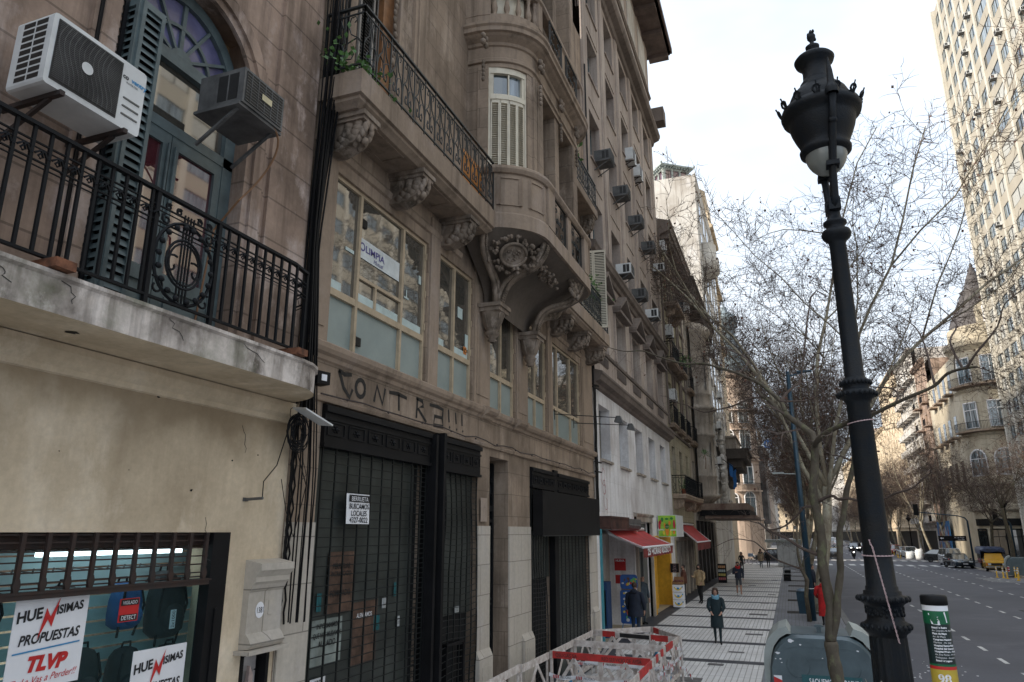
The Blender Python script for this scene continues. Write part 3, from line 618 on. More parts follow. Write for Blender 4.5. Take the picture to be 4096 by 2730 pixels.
# ================================================================ big stone house in the middle
H2 = thing('stone_house', 'taupe stone house with curved bay, iron balconies and closed shop shutters', 'building', **LW(7.15))
W5 = [(7.73, 10.58, 5.8, 8.36, .14), (11.02, 12.56, 5.8, 8.36, .14), (13.45, 14.97, 5.8, 8.36, .14), (15.8, 17.33, 5.8, 8.36, .14), (17.8, 20.65, 5.8, 8.36, .14)]
b = MB(); b.wall(7.15, 22.05, -.02, 21, [(7.75, 10.75, -.03, 5.0, .2), (11.15, 12.88, -.03, 5.0, .2), (13.5, 14.55, -.03, 4.85, .6), (15.95, 17.7, -.03, 4.85, .2), (17.98, 21.1, -.03, 4.85, .2)] + W5 +
 [(7.95, 9.1, 9.5, 12.7, .5), (7.95, 9.1, 14.2, 17.2, .4), (18.2, 19.4, 9.5, 12.7, .4), (20.2, 21.1, 9.5, 12.7, .4), (18.2, 19.4, 14.2, 17.2, .4), (13.0, 16.4, 9.5, 12.9, .8), (13.0, 16.4, 14.4, 17.6, .8)])
b.box(7.2, 22.0, .82, 9, 0, 21, 'f'); b.box(7.2, 22.0, .81, .82, 0, 21); b.build('wall', MT['tan'], H2)
b = MB()                                                           # mouldings
led = [(0, 5.55), (-.03, 5.57), (-.05, 5.62), (-.1, 5.65), (-.13, 5.7), (-.14, 5.76), (-.1, 5.79), (0, 5.81)]
b.mould(7.16, 22.04, led); b.mould(7.16, 22.04, [(0, 5.0), (-.05, 5.01), (-.07, 5.06), (-.03, 5.1), (0, 5.11)])
b.mould(12.95, 13.45, [(y * 1.5 - .03, z) for y, z in led]); b.mould(14.75, 15.3, [(y * 1.5 - .03, z) for y, z in led])
for x0, x1 in ((7.18, 7.7), (10.62, 10.98), (12.6, 13.4), (15.02, 15.76), (17.37, 17.76), (20.72, 22.0)):
 b.box(x0, x1, -.035, .0, 5.82, 8.9, 'k');
 if x1 - x0 > .45: b.box(x0 + .1, x1 - .1, -.05, -.034, 6.0, 8.3, 'k')
b.mould(7.16, 11.9, [(0, 8.55), (-.04, 8.57), (-.06, 8.66), (-.03, 8.7), (0, 8.71)]); b.mould(17.4, 22.0, [(0, 8.55), (-.04, 8.57), (-.06, 8.66), (-.03, 8.7), (0, 8.71)])
b.build('mouldings', MT['tanp'], H2)
b = MB()                                                           # painted lower piers
for x0, x1 in ((7.17, 7.74), (12.9, 13.49), (14.56, 15.94), (21.12, 22.04)): b.box(x0, x1, -.03, .01, -.02, 3.47, 'k')
for x0, x1 in ((12.86, 13.5), (15.3, 15.97), (21.3, 21.9)):
 b.box(x0, x1, -.1, -.02, -.02, 1.1, 'k'); b.prismx([(-.1, 1.1), (-.03, 1.24), (-.03, 1.1)], x0, x1); b.box(x0 + .14, x1 - .14, -.11, -.099, .3, .95, 'k')
each(b, 'painted_pier', MT['cream'], H2)
for n_, (x0, x1, z0, z1, d) in enumerate(W5):
 T = 6.59; mull = {0: (8.46, 9.77), 1: (11.77,), 2: (14.2,), 3: (16.52,), 4: (18.42, 19.7)}[n_]; y = .09
 b = MB(); f = .055
 b.box(x0, x0 + f, y - .04, y + .04, z0, z1); b.box(x1 - f, x1, y - .04, y + .04, z0, z1); b.box(x0 + f, x1 - f, y - .04, y + .04, z0, z0 + .05); b.box(x0 + f, x1 - f, y - .04, y + .04, z1 - f, z1); b.box(x0 + f, x1 - f, y - .045, y + .035, T - .05, T + .05)
 for m_ in mull:
  b.box(m_ - .03, m_ + .03, y - .048, y + .03, z0 + .05, z1 - f)
 if n_ == 0: b.box(8.49, 9.74, y - .04, y + .03, 7.0, 7.05); b.box(8.96, 9.0, y - .04, y + .03, T + .05, 7.0)
 for z in (6.8, 7.4, 8.1): b.tube([(x1 - .02, y - .055, z - .06), (x1 - .02, y - .055, z + .06)], .014, 6)
 wn = b.build('window', MT['frame'], H2); OX[wn.name] = OX[H2.name]
 g = MB(); edges = [x0 + f] + [e for m_ in mull for e in (m_ - .03, m_ + .03)] + [x1 - f]
 for i in range(0, len(edges), 2):
  t_ = rnd.uniform(-.006, .006); g.quad((edges[i], y + t_, T + .05), (edges[i + 1], y - t_, T + .05), (edges[i + 1], y - t_ * .5, z1 - f), (edges[i], y + t_ * .8, z1 - f))
 g.build('clear_pane', MT['glassr'], wn)
 g = MB()
 for i in range(0, len(edges), 2): g.quad((edges[i], y + .01, z0 + .05), (edges[i + 1], y + .01, z0 + .05), (edges[i + 1], y + .01, T - .05), (edges[i], y + .01, T - .05))
 g.build('frosted_pane', MT['frost'], wn)
 g = MB()
 for i in range(0, len(edges), 2):
  a, e = edges[i], edges[i + 1]
  if n_ in (0, 1): g.box(a, e - (.03 if i else .33), y - .012, y - .009, T + .052, T + .19)
 if n_ == 1: g.box(12.0, 12.22, y - .012, y - .009, 7.4, 7.62); g.box(12.36, 12.5, y - .012, y - .009, 6.85, 7.15)
 if n_ == 0: g.box(8.15, 8.37, y - .012, y - .009, 7.33, 7.38); g.box(9.9, 10.05, y - .012, y - .009, 7.14, 7.17); g.box(9.96, 9.99, y - .012, y - .009, 7.17, 7.3); g.box(10.38, 10.47, y - .012, y - .009, 7.55, 7.7)
 if g.v: g.build('taped_paper', mat('pale_teal_film', (.50, .60, .58), .6), wn)
 for vx, vz in (((8.5, 7.85), (8.5, 5.98)) if n_ == 0 else ()):
  g = MB(); g.box(vx, vx + .16, y - .03, y, vz, vz + .13)
  for k in range(5): g.box(vx + .02, vx + .14, y - .04, y - .028, vz + .015 + k * .023, vz + .025 + k * .023)
  g.build('vent', MT['acg'], wn)
t = thing('office_banner', 'white and purple OLIMPIA Mutual banner inside the large upstairs window', 'sign', (-5.6 - .075, 9.1, 7.35), R(90), ox=0)
b = MB(); b.quad((-.6, 0, .0), (.6, 0, .0), (.6, 0, .32), (-.6, 0, .32)); b.build('sheet', mat('banner_white', (.62, .66, .66), .5), t)
pur = mat('purple_ink', (.06, .045, .22), .5); b = MB(); b.text('O', -.6, .12, .19, -.004, bold=.003); b.text('LIMPIA', -.44, .13, .155, -.004, bold=.003, sx=1.22); b.text('Mutual', -.2, .03, .1, -.004, shear=.3); b.build('lettering', pur, t)
t = thing('window_sticker', 'small orange sticker low in the second upstairs window', 'sticker', (-5.6 - .07, 12.35, 6.68), R(90)); b = MB(); b.quad((-.07, 0, .05), (.07, 0, .05), (.07, 0, .2), (-.07, 0, .2)); b.build('sheet', mat('orange_print', (.6, .2, .03), .5), t); MB().tube([(x, -.003, z) for x, z in arc(0, .125, .04, 40, 320, 10)], .008, 4).build('emblem', MT['ink'], t)
# graffiti
b = MB(); w_ = .066; z0 = 5.16
S = [[(8.06, 5.5), (8.12, 5.42), (8.2, 5.28), (8.36, 5.17), (8.42, 5.3)], [(8.06, 5.5), (8.2, 5.47), (8.38, 5.5)], [(8.62 + .12 * math.cos(R(a)), 5.35 + .125 * math.sin(R(a))) for a in range(0, 361, 30)],
  [(9.0, 5.22), (9.06, 5.47), (9.24, 5.22), (9.3, 5.47)], [(9.42, 5.44), (9.7, 5.46), (9.98, 5.44)], [(9.72, 5.46), (9.74, 5.2)],
  [(10.32, 5.17), (10.34, 5.5)], [(10.3, 5.5), (10.52, 5.48), (10.55, 5.4), (10.36, 5.34), (10.68, 5.15)], [(10.78, 5.47), (11.1, 5.48), (11.3, 5.46), (11.28, 5.3), (11.32, 5.16), (10.95, 5.14), (10.98, 5.3), (11.26, 5.31)],
  [(11.52, 5.5), (11.56, 5.27)], [(11.82, 5.49), (11.86, 5.28)], [(12.1, 5.5), (12.12, 5.28)], [(11.57, 5.2), (11.6, 5.17)], [(11.87, 5.2), (11.9, 5.17)], [(12.14, 5.2), (12.17, 5.17)]]
for s_ in S: ribbon(b, s_, w_)
t = b.build('graffiti', MT['spray'], H2)
# shop shutters with ornamental headers
def shop_front(x0, x1, zh, zt, nh, post=None):
 b = MB(); b.box(x0, x1, -.06, .1, zh, zt); b.box(x0 - .02, x1 + .02, -.1, -.05, zt - .1, zt - .02); b.box(x0 - .02, x1 + .02, -.085, -.05, zh, zh + .05)
 b.box(x0 - .02, x1 + .02, -.075, -.05, zt - .2, zt - .17); k_ = (x1 - x0) / nh; zc = (zh + zt) / 2 - .03
 for i in range(nh):
  c_ = x0 + k_ * (i + .5); hw = k_ * .4; hz = .075
  for q in ((c_ - hw, c_ + hw, zc + hz, zc + hz + .015), (c_ - hw, c_ + hw, zc - hz - .015, zc - hz), (c_ - hw, c_ - hw + .015, zc - hz, zc + hz), (c_ + hw - .015, c_ + hw, zc - hz, zc + hz)): b.box(q[0], q[1], -.075, -.05, q[2], q[3])
  b.smooth = True; b.ball((c_, -.07, zc), .03, .03, .03, 6, 4)
  for a in range(0, 360, 60): b.ball((c_ + .065 * math.cos(R(a)), -.065, zc + .04 * math.sin(R(a))), .03 if a % 180 == 0 else .018, .014, .014, 6, 4)
  b.smooth = False
 return b.build('shutter_header', MT['blackp'], H2)
shop_front(7.75, 10.75, 4.42, 4.98, 6); shop_front(11.15, 12.88, 4.38, 4.98, 4); shop_front(15.97, 17.7, 4.36, 4.84, 4); shop_front(17.98, 21.1, 4.36, 4.84, 7)
def grille(x0, x1, z0, z1, px=.285, pz=.118, warp=0., y=-.02, seed=1):
 b = MB(); q = random.Random(seed); n = round((x1 - x0) / px); z = z0
 f = lambda x, z: (x + warp * math.sin(z * 3.1 + x * 1.3) * .03, y + warp * .02 * math.sin(z * 2 + x * 2), z + warp * math.sin(x * 4.2 + z * 1.7) * .02)
 while z < z1:
  b.tube([f(x0 + (x1 - x0) * k / 8, z) for k in range(9)], .008, 4); z += pz
 for i in range(n + 1):
  x = x0 + (x1 - x0) * i / n; b.tube([f(x, z0 + (z1 - z0) * k / 10) for k in range(11)], [.012 if k % 2 else .016 for k in range(11)], 4)
 return b
g1 = grille(7.8, 10.5, .1, 4.42).build('roller_grille', MT['meshbar'], H2); g2 = grille(10.4, 10.72, .1, 4.42, .16, .075, y=.0).build('roller_grille', MT['meshbar'], H2)
g3 = grille(11.2, 12.84, .1, 4.38, .235, .105, 1.).build('roller_grille', MT['meshbar'], H2); grille(16.0, 17.1, .1, 4.36, .2, .1, .8).build('roller_grille', MT['meshbar'], H2); grille(18.0, 21.05, .45, 4.36, .33, .085, .15).build('roller_grille', MT['meshbar'], H2)
b = MB(); b.box(7.75, 10.5, .1, .14, 0, 4.6)
b.box(11.15, 12.88, .12, .15, 1.95, 4.6); b.box(16, 17.7, .12, .15, 2.3, 4.6); b.box(18, 21.1, .08, .12, .45, 4.6);
b.box(17.98, 21.1, -.08, .08, 0, .45); each(b, 'steel_shutter', MT['steel'], H2)
b = MB(); b.box(7.75, 12.88, .2, .24, 0, 5); b.box(15.97, 21.1, .2, .24, 0, 5); b.box(13.5, 14.55, .58, .6, 0, 4.85); each(b, 'dark_interior', mat('dark_interior', (.01, .01, .011), .9), H2)
b = MB(); b.box(10.74, 11.16, -.02, .1, 0, 4.99); b.box(10.78, 10.86, -.16, -.02, 0, 4.95); b.box(11.0, 11.09, -.2, -.02, 0, 5.0); b.box(17.68, 18.0, -.06, .1, 0, 4.9); b.box(11.62, 11.66, -.03, .1, 0, 1.5); b.box(12.3, 12.34, -.03, .1, 0, 1.5); b.box(11.62, 12.34, -.03, .1, 1.48, 1.52); each(b, 'shutter_post', MT['blackp'], H2)
SB = thing('shop_sign_board', 'blank black box sign over the far pair of shutters', 'sign', (-5.6, 18.7, 3.28), R(90)); b = MB(); b.box(-2.7, 2.7, -.3, -.06, 0, 1.02); b.build('box', MT['blackp'], SB); b = MB(); b.box(-2.72, 2.72, -.31, -.3, -.02, 0); b.build('edge', MT['irong'], SB)
# iron entrance door
b = MB(); X0, X1 = 13.55, 14.5; y = .35
for q in ((X0, X0 + .07, 0, 4.8), (X1 - .07, X1, 0, 4.8), (X0 + .07, X1 - .07, 3.78, 3.9), (X0 + .07, X1 - .07, 3.55, 3.62), (14.0, 14.05, 0, 3.55)): b.box(q[0], q[1], y - .04, y + .04, q[2], q[3])
for x in [13.67 + .062 * k for k in range(13)]: b.bar((x, y, .3), (x, y, 3.5), .016)
for z in (.3, .95, 1.9, 2.0, 3.4): b.box(X0 + .07, X1 - .07, y - .03, y + .03, z, z + .04)
for s in (-1, 1):
 for zc, rr in ((4.25, .16), (4.55, .1), (3.1, .12), (.65, .13), (2.4, .08), (1.45, .08), (2.75, .06)):
  b.tube([(14.025 + s * px, y - .03, pz) for px, pz in spiral(.2, zc, .02, rr, 0, 600, 18)], .012, 4); b.tube([(14.025 + s * px, y - .03, pz) for px, pz in spiral(.36, zc - .12, .015, rr * .5, 200, -260, 12)], .01, 4)
b.tube([(14.025 + px, y - .04, pz) for px, pz in arc(0, 4.3, .22, 0, 360, 20)], .016, 5); b.build('iron_door', MT['iron'], H2)
# balconies
rail_y = -.66
for i, (x0, x1) in enumerate(((7.15, 12.02), (17.2, 21.85))):
 b = MB(); b.sweep([(x0, 0), (x0, -.7), (x1, -.7), (x1, 0)], [(-.14, 9.0), (-.1, 9.04), (-.05, 9.08), (-.05, 9.13), (0, 9.14), (0, 9.5)], False)
 b.poly([(x0 + .14, 0, 9.0), (x0 + .14, -.56, 9.0), (x1 - .14, -.56, 9.0), (x1 - .14, 0, 9.0)][::-1]); b.poly([(x0, 0, 9.5), (x0, -.7, 9.5), (x1, -.7, 9.5), (x1, 0, 9.5)])
 for a, c in ((x0 + .5, x0 + 1.55), (x0 + 2.15, x0 + 3.25), (x0 + 3.8, x0 + 4.5)):
  for q in ((a, c, -.12, -.1), (a, c, -.5, -.48), (a, a + .02, -.48, -.12), (c - .02, c, -.48, -.12)): b.box(*q[:2], q[2], q[3], 8.985, 9.002)
 b.build('balcony_slab', MT['tanp'] if i == 0 else MT['tanp'], H2)
 r = MB(); scroll_rail(r, x0 + .04, x1 - .04, rail_y, 9.55, 10.56, .36); scroll_rail(r, rail_y, -.05, x0 + .04, 9.55, 10.56, .5, ax='y')
 if i: scroll_rail(r, rail_y, -.05, x1 - .04, 9.55, 10.56, .5, ax='y')
 r.build('balcony_railing', MT['irong'], H2)
for x in (7.55, 9.3, 11.15, 17.75, 19.5, 21.4): corbel(H2, x, 9.0, .6, .34, .52)
# the bay: plan path
def bay(off=0., x0=11.85, x1=17.4, f=1.5, n=9):
 f = 1.5 + off; L_ = [(x0 - off * .8, 0)]
 L_ += [(13.0 - (13.0 - x0 + off * .8) * math.cos(R(a)), -(f) * math.sin(R(a)) ** .9) for a in [90 * k / n for k in range(1, n + 1)]]
 L_ += [(16.25 + (x1 + off * .8 - 16.25) * math.sin(R(a)), -(f) * math.cos(R(a)) ** .9 if a < 90 else 0) for a in [90 * k / n for k in range(0, n + 1)]]
 return L_
BP = bay(); BI = bay(-.28)
def sec(path, a, b): return path[a:b + 1]
b = MB(); b.sweep(BP, [(-.3, 9.22), (-.06, 9.16), (0, 9.16), (0, 9.46), (-.02, 9.5)]); b.sweep(BP[:10], [(-.02, 9.48), (-.05, 9.5), (-.05, 10.36), (-.03, 10.38)]); b.sweep(BP[10:], [(-.02, 9.48), (-.05, 9.5), (-.05, 10.36), (-.03, 10.38)])
b.poly([(x, y, 9.6) for x, y in BI]); b.poly([(x, y, 9.2) for x, y in bay(-.2)][::-1]); b.poly([(x, y, 14.1) for x, y in BI]); b.poly([(x, y, 13.1) for x, y in BI][::-1])
b.sweep(BP, [(-.03, 10.36), (.0, 10.37), (.03, 10.41), (.05, 10.44), (.05, 10.49), (.02, 10.52), (-.12, 10.53)])
b.sweep([(13.0, -1.5), (13.45, -1.5)], [(-.14, 9.48), (.0, 9.5), (.0, 10.38), (-.14, 10.4)]); b.sweep([(14.5, -1.5), (14.8, -1.5)], [(-.14, 9.48), (-.03, 9.5), (-.03, 10.38), (-.14, 10.4)]); b.sweep([(15.85, -1.5), (16.25, -1.5)], [(-.14, 9.48), (.0, 9.5), (.0, 10.38), (-.14, 10.4)])
b.build('bay_parapet', MT['tanp'], H2)
b = MB()                                                           # sunk panels of the parapet
for i0, i1 in ((1, 2), (3, 5), (6, 8), (11, 13), (14, 16)):
 pth = [tuple(v) for v in BP[i0:i1 + 1]]
 for z0, z1 in ((9.66, 9.69), (10.25, 10.28)): b.sweep(pth, [(-.05, z0), (-.025, z0), (-.025, z1), (-.05, z1)])
 for e in (0, -1):
  px, py = pth[e]; b.box(px - .015, px + .015, py - .0, py + .08, 9.66, 10.28)
b.build('parapet_panel', MT['tanp'], H2)
for z0, z1 in ((9.5, 10.42), (13.98, 14.9)):
 for a, c in ((13.47, 14.48), (14.82, 15.83)):
  r = MB(); yy = -1.42; r.bar((a, yy, z1), (c, yy, z1), .04, .03); r.bar((a, yy, z0), (c, yy, z0), .03)
  for x in (a, a + .1, c - .1, c): r.bar((x, yy, z0), (x, yy, z1), .018)
  m_ = (a + c) / 2; hz = (z0 + z1) / 2
  for s in (-1, 1):
   for (ax, az, r0, r1, a0, a1) in ((.2, .26, .02, .12, 0, 480), (.2, -.26, .02, .12, 0, -480), (.12, 0, .02, .09, 90, 560), (.3, .0, .015, .06, 0, 420)): r.tube([(m_ + s * px, yy, hz + pz) for px, pz in spiral(ax, az, r0, r1, a0, a1, 14)], .011, 4)
  r.build('bay_railing', MT['irong'], H2)
def piers(z0, z1):
 b = MB()
 for i0, i1 in ((0, 2), (7, 9), (10, 12), (16, 19)):
  b.sweep(BI[i0:i1 + 1], [(-.3, z0), (.0, z0), (.0, z1), (-.3, z1)])
 for i0, i1 in ((1, 2), (8, 9)): b.sweep(BI[i0:i1 + 1], [(0, z0), (.045, z0 + .01), (.045, z1), (0, z1)])
 b.box(13.05, 13.42, -1.26, -.7, z0, z1); b.box(14.5, 14.8, -1.2, -.3, z0, z1); b.box(15.85, 16.22, -1.26, -.7, z0, z1)
 b.build('bay_pier', MT['tan'], H2)
piers(9.6, 13.0); piers(14.1, 18.5)
def cornice(z):
 b = MB(); b.sweep(BP, [(-.6, z - .02), (-.3, z), (-.26, z), (-.26, z + .1), (-.22, z + .12), (-.22, z + .2), (-.26, z + .24), (-.26, z + .5), (-.22, z + .52), (-.2, z + .58), (-.08, z + .66), (-.04, z + .7), (.02, z + .72), (.02, z + .82), (.06, z + .86), (.06, z + .92), (-.3, z + .96)])
 return b.build('bay_cornice', MT['tanp'], H2)
cornice(13.0)
b = MB(); b.sweep(BP, [(-.35, 13.9), (-.1, 13.9), (-.1, 14.22), (-.3, 14.24)]); b.sweep(BP, [(-.28, 14.88), (-.1, 14.88), (-.05, 14.92), (-.05, 15.0), (-.3, 15.02)])
for i0, i1 in ((0, 2), (8, 9), (10, 11), (17, 19)): b.sweep(BP[i0:i1 + 1], [(-.3, 14.2), (-.09, 14.2), (-.09, 14.9), (-.3, 14.9)])
b.box(14.5, 14.8, -1.4, -1.2, 14, 15.1); b.build('balustrade', MT['tanp'], H2)
def along(path, s):
 d = 0
 for i in range(len(path) - 1):
  a, c = Vector(path[i]), Vector(path[i + 1]); l = (c - a).length
  if d + l >= s: return a + (c - a) * ((s - d) / l)
  d += l
 return Vector(path[-1])
bprof = [(.05, 0), (.05, .04), (.035, .06), (.06, .12), (.07, .2), (.05, .3), (.032, .42), (.035, .5), (.05, .54), (.035, .56), (.055, .6), (.055, .66)]
PB = bay(-.2)
for k in range(5):
 q = along(PB[2:9], .12 + .27 * k); b = MB(); b.smooth = True; b.lathe(bprof, (q.x, q.y, 14.23), 10); b.build('baluster', MT['tanp'], H2)
# curved louvred window of the bay
seg = BI[2:8]; yo = -.12
b = MB(); nn = 4
def pt(t, out=0.):
 L_ = sum((Vector(seg[i + 1]) - Vector(seg[i])).length for i in range(len(seg) - 1)); p = along(seg, t * L_ * .9999); q = along(seg, min(1, t + .02) * L_ * .999); d = (q - along(seg, max(0, t - .02) * L_)).normalized(); return (p.x + d.y * out, p.y - d.x * out)
def cbox(b, t0, t1, z0, z1, o0, o1, n=3):
 b.sweep([pt(t0 + (t1 - t0) * k / n) for k in range(n + 1)], [(o0, z0), (o1, z0), (o1, z1), (o0, z1)])
cbox(b, 0, .05, 10.5, 13.0, -.16, -.04); cbox(b, .95, 1, 10.5, 13.0, -.16, -.04); cbox(b, .05, .95, 12.86, 13.0, -.16, -.04, 6); cbox(b, .05, .95, 12.22, 12.34, -.15, -.02, 6); cbox(b, .05, .12, 12.3, 12.9, -.14, -.06); cbox(b, .88, .95, 12.3, 12.9, -.14, -.06); cbox(b, .49, .52, 12.34, 12.86, -.14, -.06)
bw = b.build('bay_window', MT['cframe'], H2)
b = MB(); b.sweep([pt(.05 + .9 * k / 6) for k in range(7)], [(-.12, 12.3), (-.12, 12.9)], False); b.build('pane', MT['curtain'], bw)
for k in range(4):
 t0 = .06 + .22 * k; t1 = t0 + .215; b = MB(); cbox(b, t0, t0 + .03, 10.52, 12.22, -.1, -.04, 1); cbox(b, t1 - .03, t1, 10.52, 12.22, -.1, -.04, 1); cbox(b, t0, t1, 10.52, 10.6, -.1, -.04, 2); cbox(b, t0, t1, 12.14, 12.22, -.1, -.04, 2); z = 10.62
 while z < 12.12: b.sweep([pt(t0 + .03), pt(t1 - .03)], [(-.045, z), (-.085, z + .042)], False); z += .052
 b.sweep([pt(t0), pt(t1)], [(-.105, 10.52), (-.105, 12.22)], False); b.build('bay_shutter', MT['cframe'], bw)
seg = BI[2:8]; b = MB(); cbox(b, .05, .95, 14.2, 17, -.1, -.05, 6); b.build('bay_shutter', MT['cframe'], H2)
# carved supports of the bay: two pendants, four ribs, cartouche
def pendant(x):
 b = MB(); b.smooth = True; b.lathe([(.05, -.62), (.1, -.58), (.07, -.54), (.13, -.47), (.15, -.42), (.11, -.38), (.14, -.34), (.2, -.2), (.24, -.05), (.26, 0)], (x, -.24, 7.72), 14); b.smooth = False
 for a in range(0, 360, 40): b.bar((x + .14 * math.cos(R(a)), -.24 + .14 * math.sin(R(a)), 7.4), (x + .25 * math.cos(R(a)), -.24 + .25 * math.sin(R(a)), 7.7), .04)
 b.box(x - .26, x + .26, -.5, .0, 7.72, 7.8); b.box(x - .3, x + .3, -.54, .0, 7.8, 7.88); b.build('pendant', MT['orn'], H2)
pendant(13.0); pendant(15.35)
def rib(pts, wd=.34):
 b = MB(); n = len(pts)
 P = [Vector(p) for p in pts]
 for o, rr in ((-.12, .05), (.0, .075), (.12, .05)):
  b.smooth = True
  b.tube([p + Vector((o, 0, 0)) for p in P], rr, 8); b.smooth = False
 for i in range(n - 1):
  for k in range(4):
   p = P[i].lerp(P[i + 1], k / 4); b.ball((p.x - .06, p.y - .06, p.z), .024, n=5, m=3); b.ball((p.x + .06, p.y - .06, p.z), .024, n=5, m=3)
 b.add([tuple(p + Vector((-.16, .05, 0))) for p in P] + [tuple(p + Vector((.16, .05, 0))) for p in P], [(i, i + 1, n + i + 1, n + i) for i in range(n - 1)])
 return b.build('carved_rib', MT['orn'], H2)
rib(bez((13.0, -.36, 7.86), (13.0, -.4, 8.7), (12.15, -.3, 8.4), (12.0, -.5, 9.12), 12)); rib(bez((13.02, -.38, 7.86), (13.1, -.5, 8.9), (13.1, -1.2, 8.3), (13.15, -1.38, 9.14), 12))
rib(bez((15.35, -.36, 7.86), (15.35, -.5, 8.9), (15.75, -1.2, 8.3), (15.9, -1.38, 9.14), 12)); rib(bez((15.4, -.36, 7.86), (15.5, -.4, 8.7), (16.9, -.4, 8.4), (17.1, -.5, 9.12), 12))
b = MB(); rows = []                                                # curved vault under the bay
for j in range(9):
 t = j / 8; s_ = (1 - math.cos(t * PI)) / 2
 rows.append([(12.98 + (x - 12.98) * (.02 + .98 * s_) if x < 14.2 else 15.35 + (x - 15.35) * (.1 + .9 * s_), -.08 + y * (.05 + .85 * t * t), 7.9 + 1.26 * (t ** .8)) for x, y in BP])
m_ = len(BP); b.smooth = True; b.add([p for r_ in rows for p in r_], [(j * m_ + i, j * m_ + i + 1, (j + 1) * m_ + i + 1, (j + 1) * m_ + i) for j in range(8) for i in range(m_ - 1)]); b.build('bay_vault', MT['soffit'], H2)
b = MB(); c0 = Vector((12.56, -.86, 8.79)); nx = Vector((.64, -.77, 0)); nz = Vector((-.477, -.397, .782)).normalized(); nn_ = Vector((-.6, -.5, -.62)).normalized()
f3 = lambda u, v, o=0: c0 + nx * u + nz * v + nn_ * o
b.smooth = True; b.tube([f3(.27 * math.cos(R(a)), .24 * math.sin(R(a)), .06) for a in range(0, 361, 20)], .035, 6); b.add([f3(.27 * math.cos(R(a)), .24 * math.sin(R(a)), .05) for a in range(0, 360, 20)], [tuple(range(18))])
q = random.Random(4)
for k in range(70):
 a = R(q.uniform(0, 360)); rr = q.uniform(.31, .48); p = f3(rr * math.cos(a) * 1.15, rr * math.sin(a) * .85, q.uniform(.0, .07)); b.ball(p, q.uniform(.03, .07), q.uniform(.03, .05), q.uniform(.03, .06), 6, 4)
for k in range(16): p = f3(q.uniform(-.14, .14), q.uniform(-.12, .12), .06); b.ball(p, .03, .02, .03, 5, 4)
b.build('carved_cartouche', MT['orn'], H2)
b = MB(); b.smooth = True
for k in range(50):
 t_ = q.random(); p = (13.35 + 1.6 * t_, -.9 - .3 * q.random(), 8.78 + .1 * q.random()); b.ball(p, q.uniform(.03, .06), .05, .04, 6, 4)
for k in range(30): b.ball((15.2 + .5 * q.random(), -1.3 - .06 * q.random(), 8.72 + .4 * q.random()), .06, .05, .07, 6, 4)
b.build('carved_swag', MT['orn'], H2)
# garlands and consoles on the bay piers, upper wall relief
b = MB(); b.smooth = True
for px, py in ((11.78, -.5), (13.05, -1.34), (14.65, -1.32), (15.95, -1.34)):
 for z in (13.45, 13.3):
  for s in (-1, 1): b.ball((px + .07 * s, py - .02, z), .07, .06, .07, 8, 5)
 for k in range(5): b.ball((px, py, 12.85 - k * .1), .05, .04, .06, 7, 5)
for k in range(12): b.ball((9.03 + .03 * math.sin(k), -.03, 12.6 - .14 * k), .05, .03, .07, 6, 4)
b.smooth = False
b.build('carved_garland', MT['orn'], H2)
b = MB(); b.box(9.12, 9.2, -.07, 0, 9.5, 16); b.box(9.66, 10.1, -.06, 0, 9.5, 20); b.box(9.76, 10.0, -.09, -.062, 9.5, 20); each(b, 'pilaster_strip', MT['tanp'], H2)
b = MB(); b.box(8.78, 9.1, .06, .3, 9.5, 12.7); b.box(8.45, 8.5, .28, .36, 9.5, 12.7); b.box(7.95, 8.78, .34, .42, 9.5, 12.6); b.build('timber_door', MT['wood'], H2)
louvre(H2, 8.02, 9.55, .42, 2.9, .02, 'roller', 1, .06); louvre(H2, 8.44, 9.55, .36, 2.9, .1, 'roller', 1, .06, rot=(0, 0, R(14)))
for x in (18.25, 20.2): louvre(H2, x, 9.55, .9, 3.0, .1)
louvre(H2, 13.45, 9.6, .98, 3.2, -.3); louvre(H2, 14.84, 9.6, .98, 3.2, -.3)
for x, z in ((13.5, 14.3), (14.84, 14.3)): louvre(H2, x, z, .98, 3.0, -.3)
# third-floor balcony at the right end, and a louvre leaf hanging open
b = MB(); b.sweep([(17.8, 0), (17.8, -.5), (21.6, -.5), (21.6, 0)], [(-.05, 13.5), (0, 13.55), (0, 13.8)], False); b.poly([(17.8, 0, 13.8), (17.8, -.5, 13.8), (21.6, -.5, 13.8), (21.6, 0, 13.8)]); b.poly([(17.8, 0, 13.5), (17.8, -.5, 13.5), (21.6, -.5, 13.5), (21.6, 0, 13.5)][::-1]); b.build('balcony_slab', MT['tanp'], H2)
for x in (18.0, 21.3): corbel(H2, x, 13.5, .42, .28, .6)
r = MB(); scroll_rail(r, 17.84, 21.56, -.46, 13.85, 14.75, .36); scroll_rail(r, -.46, -.05, 17.84, 13.85, 14.75, .4, ax='y'); r.build('balcony_railing', MT['irong'], H2)
louvre(H2, 20.9, 9.55, .8, 2.6, -.06, rot=(0, 0, R(-80)))
b = MB(); b.mould(7.16, 11.9, [(0, 20.2), (-.5, 20.3), (-.6, 20.6), (0, 20.8)]); b.build('mouldings', MT['tanp'], H2)
